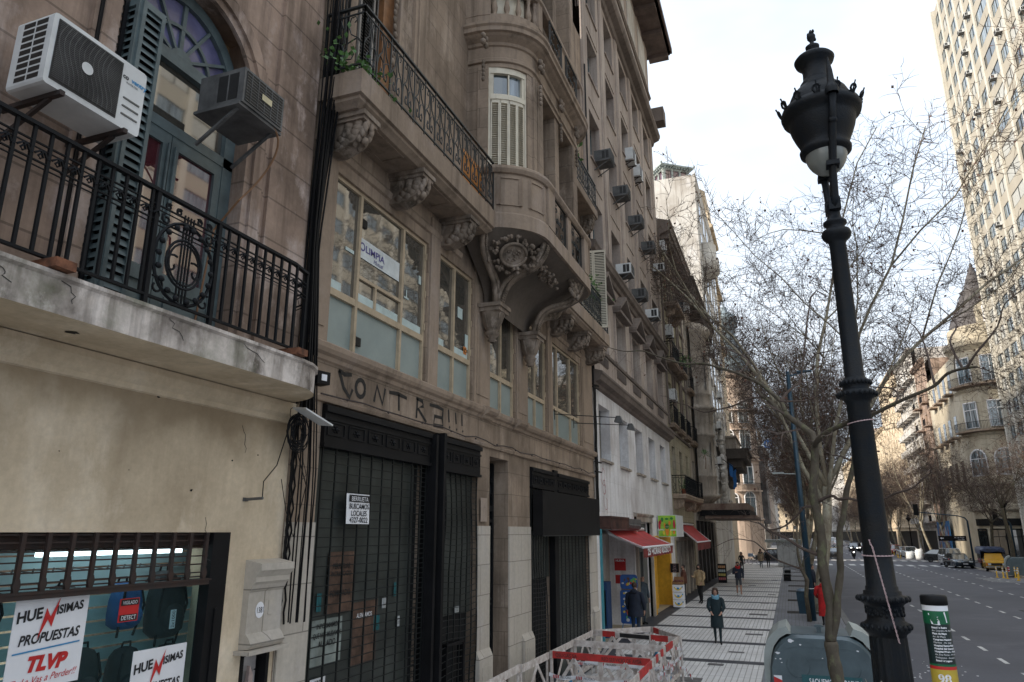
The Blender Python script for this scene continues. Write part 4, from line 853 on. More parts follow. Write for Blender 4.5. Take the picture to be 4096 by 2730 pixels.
def flyer(x0, x1, z0, z1, y, lab, m, lines=(), lm='ink', tilt=0., cat='poster'):
 t = thing('flyer', lab, cat, (-5.6, x0, z0), R(90)); w_, h_ = x1 - x0, z1 - z0; b = MB(); n = 5
 b.add([(w_ * i / n + tilt * z, y - .012 * abs(math.sin(i * 1.3)), z) for z in (0, h_) for i in range(n + 1)], [(i, i + 1, n + 2 + i, n + 1 + i) for i in range(n)]); b.build('sheet', m, t); b = MB()
 for s_, px, pz, sz, sx_ in lines: b.text(s_, px * w_, pz * h_, sz, y - .016, 'CENTER', sx=sx_, bold=.0015)
 if b.v: b.build('lettering', MT[lm], t)
 return t
f = flyer(8.38, 8.95, 3.46, 3.86, -.05, 'white BERRUETA BUSCAMOS LOCALES sign with phone number on the shutter grille', MT['paper'], (('BUSCAMOS', .5, .5, .1, .95), ('LOCALES', .5, .27, .1, .95), ('4327-0022', .5, .05, .1, 1.05)), tilt=-.05, cat='sign')
MB().box(.03, .54, -.068, -.064, .29, .385).build('black_band', MT['ink'], f); MB().text('BERRUETA', .285, .305, .085, -.072, 'CENTER', sx=1.05).build('lettering', MT['paper'], f)
kraft = mat('kraft_paper', (.13, .075, .05), .8, 0, .4, 5); tealp = mat('teal_print', (.015, .12, .13), .7)
f = flyer(8.22, 8.82, 2.32, 3.1, .08, 'brown torn poster with teal blocks behind the first shutter grille', kraft, (('PERPETUAR', .5, .72, .1, .8), ('PATRIARCADO', .5, .6, .09, .75), ('FOMIGADO', .5, .28, .11, .8))); b = MB(); b.quad((.08, .078, .58), (.52, .078, .58), (.52, .078, .76), (.08, .078, .76)); b.quad((.03, .078, .0), (.55, .078, .0), (.55, .078, .16), (.03, .078, .16)); b.build('teal_block', tealp, f)
flyer(7.95, 8.62, 1.74, 2.28, .08, 'pale notice reading INFORMAMOS QUE NOS MUDAMOS AL LADO behind the grille', mat('greenish_paper', (.30, .34, .31), .8, 0, .3, 3), (('INFORMAMOS', .5, .8, .085, .9), ('QUE NOS MUDAMOS', .5, .6, .085, .75), ('AL LADO', .5, .4, .1, .9)))
f = flyer(8.85, 9.5, 1.62, 2.42, .08, 'torn black and blue bill reading ALENTAMOS behind the grille', kraft, (('ALENTAMOS', .45, .74, .085, .8),), 'paper'); MB().quad((.05, .079, .1), (.3, .079, .2), (.25, .079, .7), (.0, .079, .6)).build('blue_patch', tealp, f)
q = random.Random(14); k_ = 0
for lab in ('small pale sticker with blue edge low at the left of the first shutter', 'small white torn note in the middle of the first shutter', 'white phone note right of the torn blue bill', 'little grey note lower right on the first shutter', 'light blue narrow sticker near the right of the first shutter', 'white scrap low on the second shutter'):
 x, z, w_, h_ = ((8.02, 2.38, .1, .22), (9.62, 2.28, .14, .14), (9.4, 2.0, .17, .2), (10.05, 1.98, .11, .15), (9.95, 2.42, .07, .2), (12.1, 1.98, .2, .1))[k_]; flyer(x, x + w_, z, z + h_, .075, lab, (tealp if 'blue' in lab else mat('grimy_note', (.42, .44, .44), .7)), (('.:.:', .5, .3, .06, 1),), cat='sticker'); k_ += 1
flyer(7.98, 8.3, 1.5, 1.6, .07, 'tiny ARTE label low on the first shutter', MT['paper'], (('ARTE', .5, .2, .08, 1),), cat='sticker')
flyer(12.97, 13.3, 3.55, 4.0, -.04, 'faded brown notice taped to the stone pier left of the iron door', mat('faded_notice', (.33, .26, .21), .8), (('...', .5, .6, .05, 1),))
# ================================================================ the row beyond
def win_grid(T, xs, rows, wf, y=.22):
 for (a, c) in xs:
  for (z0, z1) in rows: wf(T, a, z0, c - a, z1 - z0, y)
XS3 = [(22.92 + 3.07 * k, 24.5 + 3.07 * k) for k in range(5)]
R3 = [(5.68, 7.5), (9.55, 11.4), (13.3, 15.05), (16.75, 18.7), (20.25, 22.05), (23.35, 25.2)]
H3 = thing('apartment_house', 'tall ochre-grey apartment house with white lower wall and many window air conditioners', 'building', **LW(22.05))
ops = [(a, c, z0, z1, .42) for a, c in XS3 for z0, z1 in R3] + [(22.5, 27.9, -.02, 3.45, 3), (31.9, 36.7, -.02, 3.2, 2.6), (28.4, 31.3, -.02, 3.75, .5)]
b = MB(); b.wall(22.05, 38.3, -.02, 8.25, [o for o in ops if o[2] < 8], 0); b.build('lower_wall', MT['white'], H3)
b = MB(); b.wall(22.05, 38.3, 8.25, 32.2, [o for o in ops if o[2] > 8], 0); b.box(22.06, 38.3, .5, 10, 5, 32.2, 'f'); b.build('upper_wall', MT['b3'], H3)
b = MB()
for x in [22.05 + .12, 25.25, 28.32, 31.39, 34.46, 37.5]:           # flat pilaster strips and sunk lines
 b.box(x - .28, x + .28, -.05, 0, 13.15, 25.6, 'k'); b.box(x - .17, x + .17, -.07, -.05, 13.2, 25.6, 'k')
for a, c in XS3:
 for z0, z1 in R3[2:]: b.box(a - .04, c + .04, -.06, .01, z0 - .09, z0 - .03, 'k'); b.box(a - .02, c + .02, -.03, .0, z0 - 1.1, z0 - 1.06, 'k')
 z0, z1 = R3[1]
 b.box(a - .2, a - .04, -.06, 0, z0, z1 + .1, 'k'); b.box(c + .04, c + .2, -.06, 0, z0, z1 + .1, 'k')
each(b, 'pilaster_strip', MT['b3'], H3)
b = MB()
b.mould(22.06, 38.29, [(0, 7.95), (-.1, 8.0), (-.14, 8.08), (-.3, 8.15), (-.34, 8.3), (-.38, 8.35), (-.38, 8.42), (-.1, 8.5), (0, 8.5)])
b.mould(22.06, 38.29, [(0, 12.55), (-.08, 12.58), (-.12, 12.72), (-.22, 12.78), (-.26, 12.9), (-.3, 12.95), (-.3, 13.02), (0, 13.1)])
b.mould(22.06, 38.29, [(0, 25.45), (-.1, 25.5), (-.16, 25.7), (-.42, 25.8), (-.5, 25.95), (-.52, 26.1), (-.3, 26.2), (0, 26.3)])
b.mould(22.06, 38.29, [(0, 26.8), (-.06, 26.82), (-.1, 26.95), (0, 27.05)]); b.mould(22.06, 38.29, [(0, 28.6), (-.06, 28.62), (-.12, 28.75), (0, 28.85)])
b.mould(22.06, 38.29, [(0, 9.38), (-.06, 9.4), (-.07, 9.5), (0, 9.53)])
for a, c in XS3:                                                    # pediments
 m_ = (a + c) / 2; b.box(a - .3, c + .3, -.3, 0, 11.5, 11.62, 'k')
 for s in (-1, 1): b.add([(m_, -.34, 12.42), (m_ + s * 1.12, -.34, 11.72), (m_ + s * 1.12, -.34, 11.6), (m_, -.34, 12.28), (m_, 0, 12.46), (m_ + s * 1.12, 0, 11.72), (m_ + s * 1.12, 0, 11.6), (m_, 0, 12.28)], [(0, 1, 2, 3) if s < 0 else (3, 2, 1, 0), (0, 4, 5, 1) if s < 0 else (1, 5, 4, 0), (3, 2, 6, 7), (1, 5, 6, 2)])
b.build('cornice', MT['b3d'], H3)
b = MB(); b.quad((22.06, -1.35, 32.2), (39.2, -1.35, 32.2), (39.2, 3, 32.2), (22.06, 3, 32.2)); b.box(22.06, 39.2, -1.45, -1.2, 32.2, 32.55); b.box(39.0, 39.3, -1.3, 3, 32.2, 32.55); b.box(22.06, 39.2, -1.3, 3, 32.5, 32.6)
for x in [22.8 + 2.3 * k for k in range(8)]: b.box(x, x + .5, -1.2, 0, 31.95, 32.2)
b.build('eaves', mat('rusty_eaves', (.15, .11, .095), .8, 0, .3, 1.5), H3)
b = MB()
for k in range(5): b.box(23.2 + 3.07 * k, 24.3 + 3.07 * k, -.02, 0, 27.3, 28.4, 'k'); b.box(22.8 + 3.07 * k, 24.9 + 3.07 * k, -.03, -.0, 29.3, 31.6, 'k')
each(b, 'attic_panel', MT['pale'], H3)
b = MB(); b.box(37.4, 38.25, -.9, 0, 26.6, 27.5); b.build('stone_box', MT['b3d'], H3)
for i, (a, c) in enumerate(XS3):
 for j, (z0, z1) in enumerate(R3): blind(H3, a, z0, c - a, z1 - z0, .36, {0: 1., 1: (.6, .3, 0, .8, .2)[i]}.get(j, (0, .3, 0, .15, 0, .4)[(i * 2 + j) % 6]))
b = MB()
for a, c in XS3:
 z0 = 9.0
 b.box(a, c, -.012, 0, 8.98, 9.33, 'k')
for a, c in XS3:
 for k in range(9): b.bar((a + .09 + .175 * k, -.03, 9.0), (a + .09 + .175 * k, -.03, 9.3), .05)
b.build('sill_grating', MT['b3d'], H3)
b = MB()
for a, c in XS3: b.box(a - .05, c + .05, -.1, .3, 5.6, 5.68)
each(b, 'sill', MT['grey4'], H3)
b = MB(); rr = random.Random(9)                                      # red scribble between the first windows
for pts in ([(23.25 + .22 * math.cos(R(a)) + .06 * math.sin(a), 5.1 + .3 * math.sin(R(a))) for a in range(-60, 260, 20)], [(23.35 + .2 * math.cos(R(a)), 4.75 + .22 * math.sin(R(a)) * (1.4 - a / 500)) for a in range(0, 500, 20)], [(23.2, 4.5), (23.3, 4.2), (23.45, 4.05), (23.7, 4.1), (23.75, 4.4), (23.6, 4.45), (23.7, 3.95)], [(23.4, 4.9), (23.5, 4.6), (23.4, 4.55)]): ribbon(b, pts, .022, -.004)
b.build('graffiti', mat('red_spray', (.35, .05, .05), .7), H3)
# air conditioners on the row
_ac = {}
def ac_at(Y, z, kind, label, X=-5.6, rz=R(90), out=.0, grp='window air conditioners on the tall apartment house'):
 loc = (X + out, Y, z)
 if kind in _ac: t = dup(_ac[kind], loc, rz, label, grp); return t
 t = thing('air_conditioner', label, 'air conditioner', loc, rz, grp)
 if kind == 'split': split_ac(t, .85, .36, .62, True)
 else: window_ac(t, .66, .62, .42, 'acw' if kind in ('white', 'tower') else 'acy')
 _ac[kind] = t; return t
for a in ((22.95 + .8, 16.75, 'old', 'dark boxy unit in the first window column, third row of windows above the pediments'), (26.8, 16.75, 'old', 'old grey window unit, second window column, level with the dark one'), (29.9, 16.78, 'old', 'old grey unit third along in the long row of window units'), (33.0, 16.75, 'old', 'old grey unit fourth along in the row of window units'),
   (36.2, 16.76, 'white', 'white window unit at the far end of the long row, beside the corner strip'), (26.8, 13.32, 'white', 'bright white window unit just above the dark cornice, first of three'), (29.95, 13.3, 'old', 'brown rusty unit just above the dark cornice, between two white ones'),
   (33.2, 13.32, 'white', 'white unit with teal side above the dark cornice, third along'), (30.0, 20.05, 'split', 'white split unit hung below a fourth-column window near the roof, nearer of the pair'), (31.7, 20.05, 'split', 'white split unit hung near the roof, farther of the pair')):
 ac_at(a[0], a[1], a[2], a[3], out=.02)
# kiosk shop interior
b = MB(); b.box(22.5, 28.2, 2.9, 3.0, 0, 3.6); b.quad((28.2, 0, 0), (28.2, 3, 0), (28.2, 3, 3.6), (28.2, 0, 3.6)); b.quad((22.5, 3, 0), (22.5, 0, 0), (22.5, 0, 3.6), (22.5, 3, 3.6)); b.quad((26.9, 1.0, 0), (26.9, 3, 0), (26.9, 3, 3.3), (26.9, 1., 3.3)); b.box(26.9, 28.2, .98, 1.0, 0, 3.3); b.build('kiosk_interior', MT['pale'], H3)
b = MB(); b.quad((22.5, 0, .02), (28.2, 0, .02), (28.2, 3, .02), (22.5, 3, .02)); b.quad((31.9, 0, .02), (36.7, 0, .02), (36.7, 2.6, .02), (31.9, 2.6, .02)); b.build('shop_floor', mat('cream_floor', (.45, .38, .27), .5), H3)
b = MB(); b.box(22.5, 22.62, -.06, .1, 0, 3.45); b.build('shop_door_post', mat('turquoise_paint', (.05, .25, .3), .5), H3)
b = MB(); b.box(31.9, 32.05, -.05, .2, 0, 3.2); b.box(36.2, 36.7, -.05, .25, 0, 3.2); b.box(31.9, 36.7, -.04, .2, 2.5, 3.2); b.box(36.2, 36.6, .25, 2.6, 0, 2.6); b.box(34.2, 34.5, .3, .5, 0, 2.5); b.build('yellow_frame', mat('yellow_paint', (.75, .38, .02), .5), H3)
b = MB(); b.quad((31.95, 2.6, 0), (36.7, 2.6, 0), (36.7, 2.6, 3.2), (31.95, 2.6, 3.2)); b.build('dark_interior', mat('dark_greenish_interior', (.03, .04, .015), .9), H3)
b = MB(); b.box(28.45, 29.8, .15, .2, 0, 3.7); b.box(29.9, 31.25, .15, .2, 0, 3.7); b.box(28.4, 31.3, .05, .15, 2.6, 2.75); b.box(29.8, 29.9, .05, .2, 0, 3.7)
for x in (28.6, 30.05): b.box(x, x + 1.05, .12, .16, .3, 1.1); b.box(x, x + 1.05, .12, .16, 1.3, 2.5)
b.build('grey_door', mat('grey_door_paint', (.12, .125, .12), .5), H3)
b = MB(); b.box(28.1, 28.4, -.08, .1, 0, 3.95); b.box(31.3, 31.6, -.08, .1, 0, 3.95); b.box(28.1, 31.6, -.1, .1, 3.75, 3.95); b.mould(28.0, 31.7, [(0, 3.93), (-.12, 3.95), (-.16, 4.02), (-.16, 4.06), (0, 4.1)]); each(b, 'door_surround', MT['grey4'], H3)
t = thing('sign_box', 'rusty brown empty sign box above the red kiosk awning', 'sign', (-5.6, 24.2, 3.45), R(90)); b = MB(); b.box(-1.6, 1.2, -.35, 0, 0, .4); b.box(-1.62, 1.22, -.37, -.35, .33, .4); b.box(-1.62, 1.22, -.37, -.35, 0, .07); b.build('box', mat('rusty_sign', (.09, .04, .03), .7, .2, .6, 2), t)
b = MB(); b.tube([(1.2, -.22, .15), (3.4, -.22, .12)], .15, 8); b.box(1.2, 3.4, -.36, 0, .2, .36); b.build('awning_cassette', MT['acy'], t)
def awning(x0, x1, z0, z1, d, label, lettering=False, drop=.3):
 t = thing('awning', label, 'awning', (-5.6, (x0 + x1) / 2, z1), R(90)); w = (x1 - x0) / 2; dz = z0 - z1
 b = MB(); n = 8
 b.smooth = True
 b.add([(-w + 2 * w * i / n, -d * j / 6, dz * j / 6 - .05 * math.sin(PI * j / 6)) for j in range(7) for i in range(n + 1)], [(j * (n + 1) + i, j * (n + 1) + i + 1, (j + 1) * (n + 1) + i + 1, (j + 1) * (n + 1) + i) for j in range(6) for i in range(n)])
 b.build('canvas', mat('red_canvas', (.42, .025, .02), .7, 0, .35, 1.2, c2=(.24, .02, .02)), t)
 b = MB(); xs = [-w + 2 * w * i / 20 for i in range(21)]; b.add([(x, -d, dz - .04) for x in xs] + [(x, -d + .02 * math.sin(i), dz - .04 - drop + .035 * abs(math.sin(i * 1.57))) for i, x in enumerate(xs)], [(i, i + 1, 22 + i, 21 + i) for i in range(20)]); v = b.build('valance', mat('dull_red_canvas', (.23, .03, .025), .8, 0, .4, 2), t)
 if lettering: MB().text('25 HORAS KIOSCO', 0, dz - .25, .3, -d - .012, 'CENTER', sx=1.9, bold=.01).build('lettering', MT['paper'], v)
 b = MB(); b.tube([(-w - .03, -d, dz), (w + .03, -d, dz)], .035, 8); b.build('front_bar', MT['paper'], t)
 b = MB()
 for s in (-1, 1): b.bar((s * w * .97, 0, -.1), (s * w * .97, -d, dz - .02), .05, .07)
 b.tube([(-w * .9, -.05, .05), (w * .9, -.05, .05)], .06, 8); b.build('folding_arm', MT['acw'], t)
awning(23.6, 29.9, 2.88, 3.42, 1.15, 'bright red awning with white bar over the kiosk door', True); awning(39.6, 46.2, 2.85, 3.75, 1.0, 'plain faded red awning over the second shop further along', False, .4)
# green juice shop sign
t = thing('shop_sign', 'green fruit shop box sign with painted fruit, projecting from the white wall', 'sign', (-5.55, 33.2, 3.15), 0)
b = MB(); b.box(0, .82, 0, 2.2, 0, .95); b.build('box', MT['acw'], t)
b = MB(); b.quad((.02, -.006, .02), (.8, -.006, .02), (.8, -.006, .93), (.02, -.006, .93)); f = b.build('face', mat('lime_print', (.28, .50, .04), .4, 0, .4, 3, c2=(.12, .3, .02)), t)
q = random.Random(3)
for nm, col, pts in (('red_fruit', (.5, .02, .04), [(.07, .5, .05, .2), (.72, .55, .05, .2), (.12, .65, .04, .1)]), ('orange_fruit', (.75, .25, .02), [(.4, .25, .08, .2), (.3, .5, .04, .12), (.52, .6, .05, .1), (.7, .2, .05, .08)]), ('yellow_fruit', (.75, .6, .05), [(.25, .18, .05, .1), (.55, .2, .04, .15)]), ('leaf_shape', (.02, .2, .03), [(.4, .78, .08, .05), (.2, .75, .06, .1), (.62, .8, .07, .06)])):
 b = MB()
 for x, z, rx, rz_ in pts: b.add([(x + rx * math.cos(R(a)), -.012 - .002 * len(nm) % .01, z + rz_ * math.sin(R(a))) for a in range(0, 360, 30)], [tuple(range(12))])
 b.build(nm, mat(nm, col, .5), f)
b = MB(); b.add([(.4 + .09 * math.cos(R(a)), -.02, .45 + .12 * math.sin(R(a))) for a in range(0, 360, 24)], [tuple(range(15))]); b.build('roundel', MT['leaf'], f)
MB().text('SMOOTHIES', .4, .43, .03, -.024, 'CENTER').text('BOWLS', .12, .28, .09, -.024, 'CENTER', .2, bold=.003).text('JUGOS', .68, .28, .08, -.024, 'CENTER', .2, bold=.003).build('lettering', MT['paper'], f)
t = thing('menu_board', 'small black chalk board hung on the yellow shop frame', 'sign', (-5.52, 35.9, 1.5), 0); b = MB(); b.box(0, .42, -.03, 0, 0, .42); b.build('frame', MT['wood'], t); b = MB(); b.quad((.02, -.034, .02), (.4, -.034, .02), (.4, -.034, .4), (.02, -.034, .4)); b.build('slate', MT['blackp'], t)
b = MB();
for k, s_ in enumerate(('JUGO', '$800', '$1000', 'PROMO', '$1500')): b.text(s_, .21, .33 - .075 * k, .06, -.038, 'CENTER')
b.build('lettering', mat('chalk', (.5, .35, .35), .9), t)
for k in range(3):
 t = thing('banana_crate', ('bottom', 'middle', 'top')[k] + ' printed banana carton of the stack outside the yellow shop', 'crate', (-5.35, 35.1, .03 + .33 * k), 0, 'banana cartons stacked by the yellow shop')
 b = MB(); b.bevbox(0, .5, 0, .4, 0, .31, .01, 1); b.build('carton', MT['paper'], t)
 b = MB(); b.add([(x, -.004, z) for x, z in arc(.25, .26, .19, 195, 345, 8, .2) + arc(.25, .3, .16, 335, 205, 8, .18)], [tuple(range(18))]); b.build('banana_print', mat('banana_yellow', (.75, .55, .03), .6), t)
 b = MB(); b.add([(.25 + .06 * math.cos(R(a)), -.006, .15 + .05 * math.sin(R(a))) for a in range(0, 360, 30)], [tuple(range(12))]); b.box(.42, .47, -.005, -.003, .2, .26); b.build('emblem', MT['bluei'], t)
t = thing('open_carton', 'open brown box of dark fruit on top of the banana cartons', 'box', (-5.35, 35.1, 1.02), 0); b = MB(); b.box(0, .5, 0, .4, 0, .12, 't'); b.quad((0, .4, .12), (.5, .4, .12), (.47, .47, .32), (.03, .47, .32)); b.build('carton', mat('cardboard', (.25, .13, .06), .8), t)
b = MB(); b.smooth = True; [b.ball((.05 + .4 * q.random(), .05 + .3 * q.random(), .1 + .05 * q.random()), .045, n=6, m=4) for _ in range(40)]; b.build('fruit', mat('dark_red_fruit', (.12, .02, .02), .4), t)
# ice-cream board and posters in the kiosk
t = thing('ice_cream_board', 'tall blue ice-cream price board with coloured pictures by the kiosk door', 'sign', (-5.75, 25.9, .3), R(8))
b = MB(); b.bevbox(-.02, .62, 0, .05, 0, 1.1, .08, 3); b.bevbox(0, .6, 0, .05, 1.14, 1.62, .1, 3); b.build('board', mat('bright_blue', (.01, .08, .3), .4), t)
for nm, col in (('red_picture', (.5, .03, .02)), ('yellow_picture', (.6, .45, .05)), ('white_picture', (.6, .6, .6)), ('orange_picture', (.6, .2, .02)), ('green_picture', (.1, .4, .1)), ('brown_picture', (.1, .04, .02))):
 b = MB()
 for _ in range(9):
  x, z = q.uniform(.06, .54), q.choice([q.uniform(.08, 1.02), q.uniform(.1, 1.0), q.uniform(1.25, 1.5)]); rx, rz_ = q.uniform(.025, .065), q.uniform(.03, .06); y_ = -.003 - q.random() * .004
  b.add([(x + rx * math.cos(R(a)), y_, z + rz_ * math.sin(R(a))) for a in range(0, 360, 45)], [tuple(range(8))])
 b.build(nm, mat(nm, col, .5), t)
b = MB(); b.tube([(.05, .03, 0), (.0, -.1, -.28)], .015, 5); b.tube([(.55, .03, 0), (.6, -.1, -.28)], .015, 5); b.build('stand', MT['bluei'], t)
for (x, z, w_, h_, col, lab) in ((-.0, 2.0, .42, .42, (.5, .02, .02), 'red NUEVA poster on the kiosk side wall'), (.02, 1.55, .42, .3, (.5, .12, .07), 'orange-red printed notice below the red poster'), (.22, 1.22, .36, .28, (.25, .2, .16), 'brown CAFE notice on the kiosk side wall'), (.25, .8, .28, .36, (.02, .12, .3), 'blue notice with orange centre low on the kiosk wall')):
 t = thing('wall_poster', lab, 'poster', (-6.6 + .55 + x - .1, 26.86, z), 0); b = MB(); b.box(0, w_, -.012, -.006, 0, h_); b.build('sheet', mat('poster_' + str(int(col[0] * 100 + col[2] * 10)), col, .6), t)
 if 'NUEVA' in lab: MB().text('NUEVA', w_ / 2, h_ * .75, .1, -.02, 'CENTER', bold=.004).build('lettering', MT['paper'], t)
 if 'CAFE' in lab: MB().text('CAFE', w_ / 2, h_ * .6, .1, -.02, 'CENTER').build('lettering', MT['ink'], t)
 if 'blue' in lab: MB().box(.05, w_ - .05, -.02, -.013, .1, h_ - .12).build('print', mat('orange_print', (.6, .2, .03), .5), t)
t = thing('drinks_fridge', 'dark drinks fridge just inside the kiosk', 'fridge', (-6.35, 24.3, 0), 0); MB().box(0, .5, 0, .6, 0, 1.75).build('cabinet', navy, t); MB().box(.04, .46, -.03, 0, .4, 1.5).build('door', MT['glass'], t)
t = thing('lamp_arm', 'long black iron arm with a hanging floodlight over the white wall, nearer of two', 'lamp', (-5.6, 18.0, 6.4), 0)
def larm(t):
 b = MB(); b.tube([(0, 0, 0), (.95, 3.4, .35)], .014, 6); b.tube([(0, 0, -.15), (0, 0, .15)], .01, 5); b.build('arm', MT['iron'], t)
 b = MB(); b.prism([(-.06, .08), (.06, .08), (.15, -.16), (-.13, -.1)], -.1, .1); b.v = [(a + .98, c + 3.45, d + .32) for a, c, d in b.v]; b.build('floodlight', MT['acy'], t)
larm(t); dup(t, (-5.6, 19.85, 6.42), None, 'long black iron arm with a hanging floodlight over the white wall, farther of two')
t = thing('floodlight', 'small black square floodlight on the stone wall left of the graffiti', 'lamp', (-5.6, 7.42, 5.22), R(75)); b = MB(); b.box(-.1, .1, -.3, -.12, -.07, .09); b.build('housing', MT['blackp'], t); MB().box(-.04, .04, -.31, -.3, -.03, .05).build('lens', MT['paper'], t); MB().tube([(0, -.1, 0), (0, 0, -.05)], .02, 6).build('arm', MT['blackp'], t)
# ------------------------------------------------------------------ greenish house with balconies
H4 = thing('balcony_house', 'narrow greenish stone house with bracketed cornice and curved iron balconies', 'building', **LW(38.3))
ops = [(39.2, 40.4), (42.0, 43.2), (44.8, 46.0)]; RZ = [(5.35, 7.9), (9.1, 11.5), (12.6, 15.0), (16.2, 18.4)]
b = MB(); b.wall(38.3, 47.2, -.02, 20.4, [(a, c, z0, z1, .35) for a, c in ops for z0, z1 in RZ] + [(38.9, 46.8, -.02, 3.9, .7)]); b.box(38.31, 47.19, .75, 9, 0, 20.4, 'f'); b.build('wall', MT['greenish'], H4)
b = MB(); b.mould(38.32, 47.3, [(0, 19.6), (-.1, 19.65), (-.15, 19.9), (-.7, 20.1), (-.75, 20.45), (-.8, 20.5), (-.8, 20.65), (0, 20.9)])
x = 38.6
while x < 47: b.box(x, x + .32, -.62, 0, 19.7, 20.1); x += .72
for z in (8.6, 12.1, 15.7): b.mould(38.32, 47.2, [(0, z), (-.08, z + .03), (-.1, z + .15), (0, z + .18)])
for x in (38.5, 40.7, 41.6, 43.6, 44.4, 46.4): b.box(x, x + .3, -.08, 0, 9, 19.6, 'k'); b.box(x - .04, x + .34, -.14, 0, 18.7, 19.1, 'k')
b.build('cornice', MT['b3d'], H4)
for a, c in ops:
 for z0, z1 in RZ: blind(H4, a, z0, c - a, z1 - z0, .3, .25 if int(z0) % 2 else 0, 'cframe')
def balcony(T, x0, x1, z, d, m='tanp', rail='iron', bow=False, slab=.28, pitch=.3):
 P = [(x0, 0), (x0, -d), (x1, -d), (x1, 0)]
 if bow: P = [(x0, 0), (x0, -d * .7)] + [(x0 + (x1 - x0) * k / 8, -d * .7 - d * .35 * math.sin(PI * k / 8)) for k in range(1, 8)] + [(x1, -d * .7), (x1, 0)]
 b = MB(); b.sweep(P, [(-.15, z - slab), (-.05, z - slab * .8), (-.03, z - slab * .4), (0, z - slab * .35), (0, z)], False); b.poly([(x, y, z) for x, y in P]); b.poly([(x, y, z - slab + .02) for x, y in P][::-1]); b.build('balcony_slab', MT[m], T)
 r = MB(); Q = [(x * .998 + .002 * (x0 + x1) / 2, y + .04 if y < -.1 else y) for x, y in P]
 for zz, w_ in ((z + .95, .045), (z + .84, .02), (z + .08, .025)):
  for i in range(len(Q) - 1): r.bar((*Q[i], zz), (*Q[i + 1], zz), w_)
 Lq = sum((Vector(Q[i + 1]) - Vector(Q[i])).length for i in range(len(Q) - 1)); s = .04; k = 0
 while s < Lq:
  p = along(Q, s); r.bar((p.x, p.y, z), (p.x, p.y, z + .95), .016)
  if k % 2 == 0:
   p2 = along(Q, min(s + pitch * .5, Lq)); f = lambda t, v: (p.x + (p2.x - p.x) * t, p.y + (p2.y - p.y) * t, z + v)
   r.tube([f(.1, .15), f(.9, .3), f(.9, .5), f(.2, .6), f(.1, .75), f(.6, .8)], .011, 4); r.tube([f(.9, .1), f(.2, .25), f(.2, .4), f(.7, .42)], .011, 4)
  s += pitch / 2; k += 1
 r.build('balcony_railing', MT[rail], T)
balcony(H4, 38.6, 43.6, 5.3, .72); balcony(H4, 43.8, 47.1, 5.3, .8, bow=True); balcony(H4, 38.9, 40.7, 9.1, .3); balcony(H4, 41.7, 43.5, 9.1, .3); balcony(H4, 44.5, 46.3, 9.1, .3); balcony(H4, 38.5, 41.2, 12.6, .5); balcony(H4, 41.6, 43.7, 12.6, .6); balcony(H4, 39.6, 42.8, 16.2, .75)
for x in (38.9, 43.3, 44.1, 46.8): corbel(H4, x, 5.03, .5, .3, .5, 'tanp')
for x in (40.0, 42.4): corbel(H4, x, 15.93, .5, .3, .5, 'tanp')
b = MB(); b.box(38.9, 46.8, .65, .7, 0, 3.9); b.build('dark_interior', mat('dark_interior', (.01, .01, .011), .9), H4)
b = MB();
for x in (38.9, 40.6, 42.0, 43.6, 45.2, 46.5): b.box(x, x + .28, .05, .3, 0, 3.6)
b.box(38.9, 46.8, .03, .3, 2.9, 3.1); each(b, 'shop_pillar', MT['grey4'], H4)
b = MB(); b.box(39.3, 40.3, .2, .24, .0, 2.8); b.box(42.3, 43.5, .2, .24, .0, 2.8); b.box(43.9, 45.1, .2, .24, 0, 2.8); each(b, 'shop_glass', MT['glass'], H4); MB().text('HERRAJES', 0, 0, .34, 0, fn=lambda X, Y, Z: (40.35 + Z, .0, 2.6 - X * .8)).build('lettering', MT['acy'], H4)
ac_at(39.6, 14.1, 'split', 'white split unit beside the leafy balcony of the greenish house', grp='split units on the greenish house'); ac_at(39.6, 10.4, 'split', 'white split unit above the middle balconies of the greenish house', grp='split units on the greenish house'); ac_at(39.0, 19.0, 'split', 'white split unit high beneath the bracketed cornice', grp='split units on the greenish house')
def plant(name, lab, loc, n=90, s=(.3, .3, .25), leaf=.12, pot=True, seed=1, cat='plant', long=False):
 t = thing(name, lab, cat, loc, 0)
 if pot: b = MB(); b.lathe([(0, 0), (.12, 0), (.17, .28), (.19, .3), (.15, .3), (0, .26)], n=12); b.build('pot', MT['terra'], t)
 b = MB()
 if long:
  q = random.Random(seed)
  for k in range(n):
   a = q.uniform(0, 6.28); e = q.uniform(-.2, 1.2); d = Vector((math.cos(a) * math.cos(e), math.sin(a) * math.cos(e), math.sin(e))); o_ = Vector((0, 0, .9)); p1 = o_ + d * leaf * .6; p2 = o_ + d * leaf + Vector((0, 0, -.12)); w_ = d.cross(Vector((0, 0, 1))).normalized() * .02; b.quad(o_, p1 + w_, p2, p1 - w_)
  b2 = MB(); b2.tube([(0, 0, 0), (.05, 0, .5), (0, 0, .9)], .025, 5); b2.build('stem', MT['wood'], t)
 else: leaves(b, (0, 0, .3 if pot else 0), n, *s, leaf, seed)
 b.build('foliage', MT['leaf'], t); return t
plant('potted_shrub', 'dense green shrub in a red pot on the greenish house balcony', (-5.25, 42.4, 12.62), 260, (.35, .5, .35), .14); plant('potted_plant', 'small plant in a terracotta pot on the lowest curved balcony', (-5.1, 39.6, 5.3), 40, (.1, .1, .2), .12, seed=5)
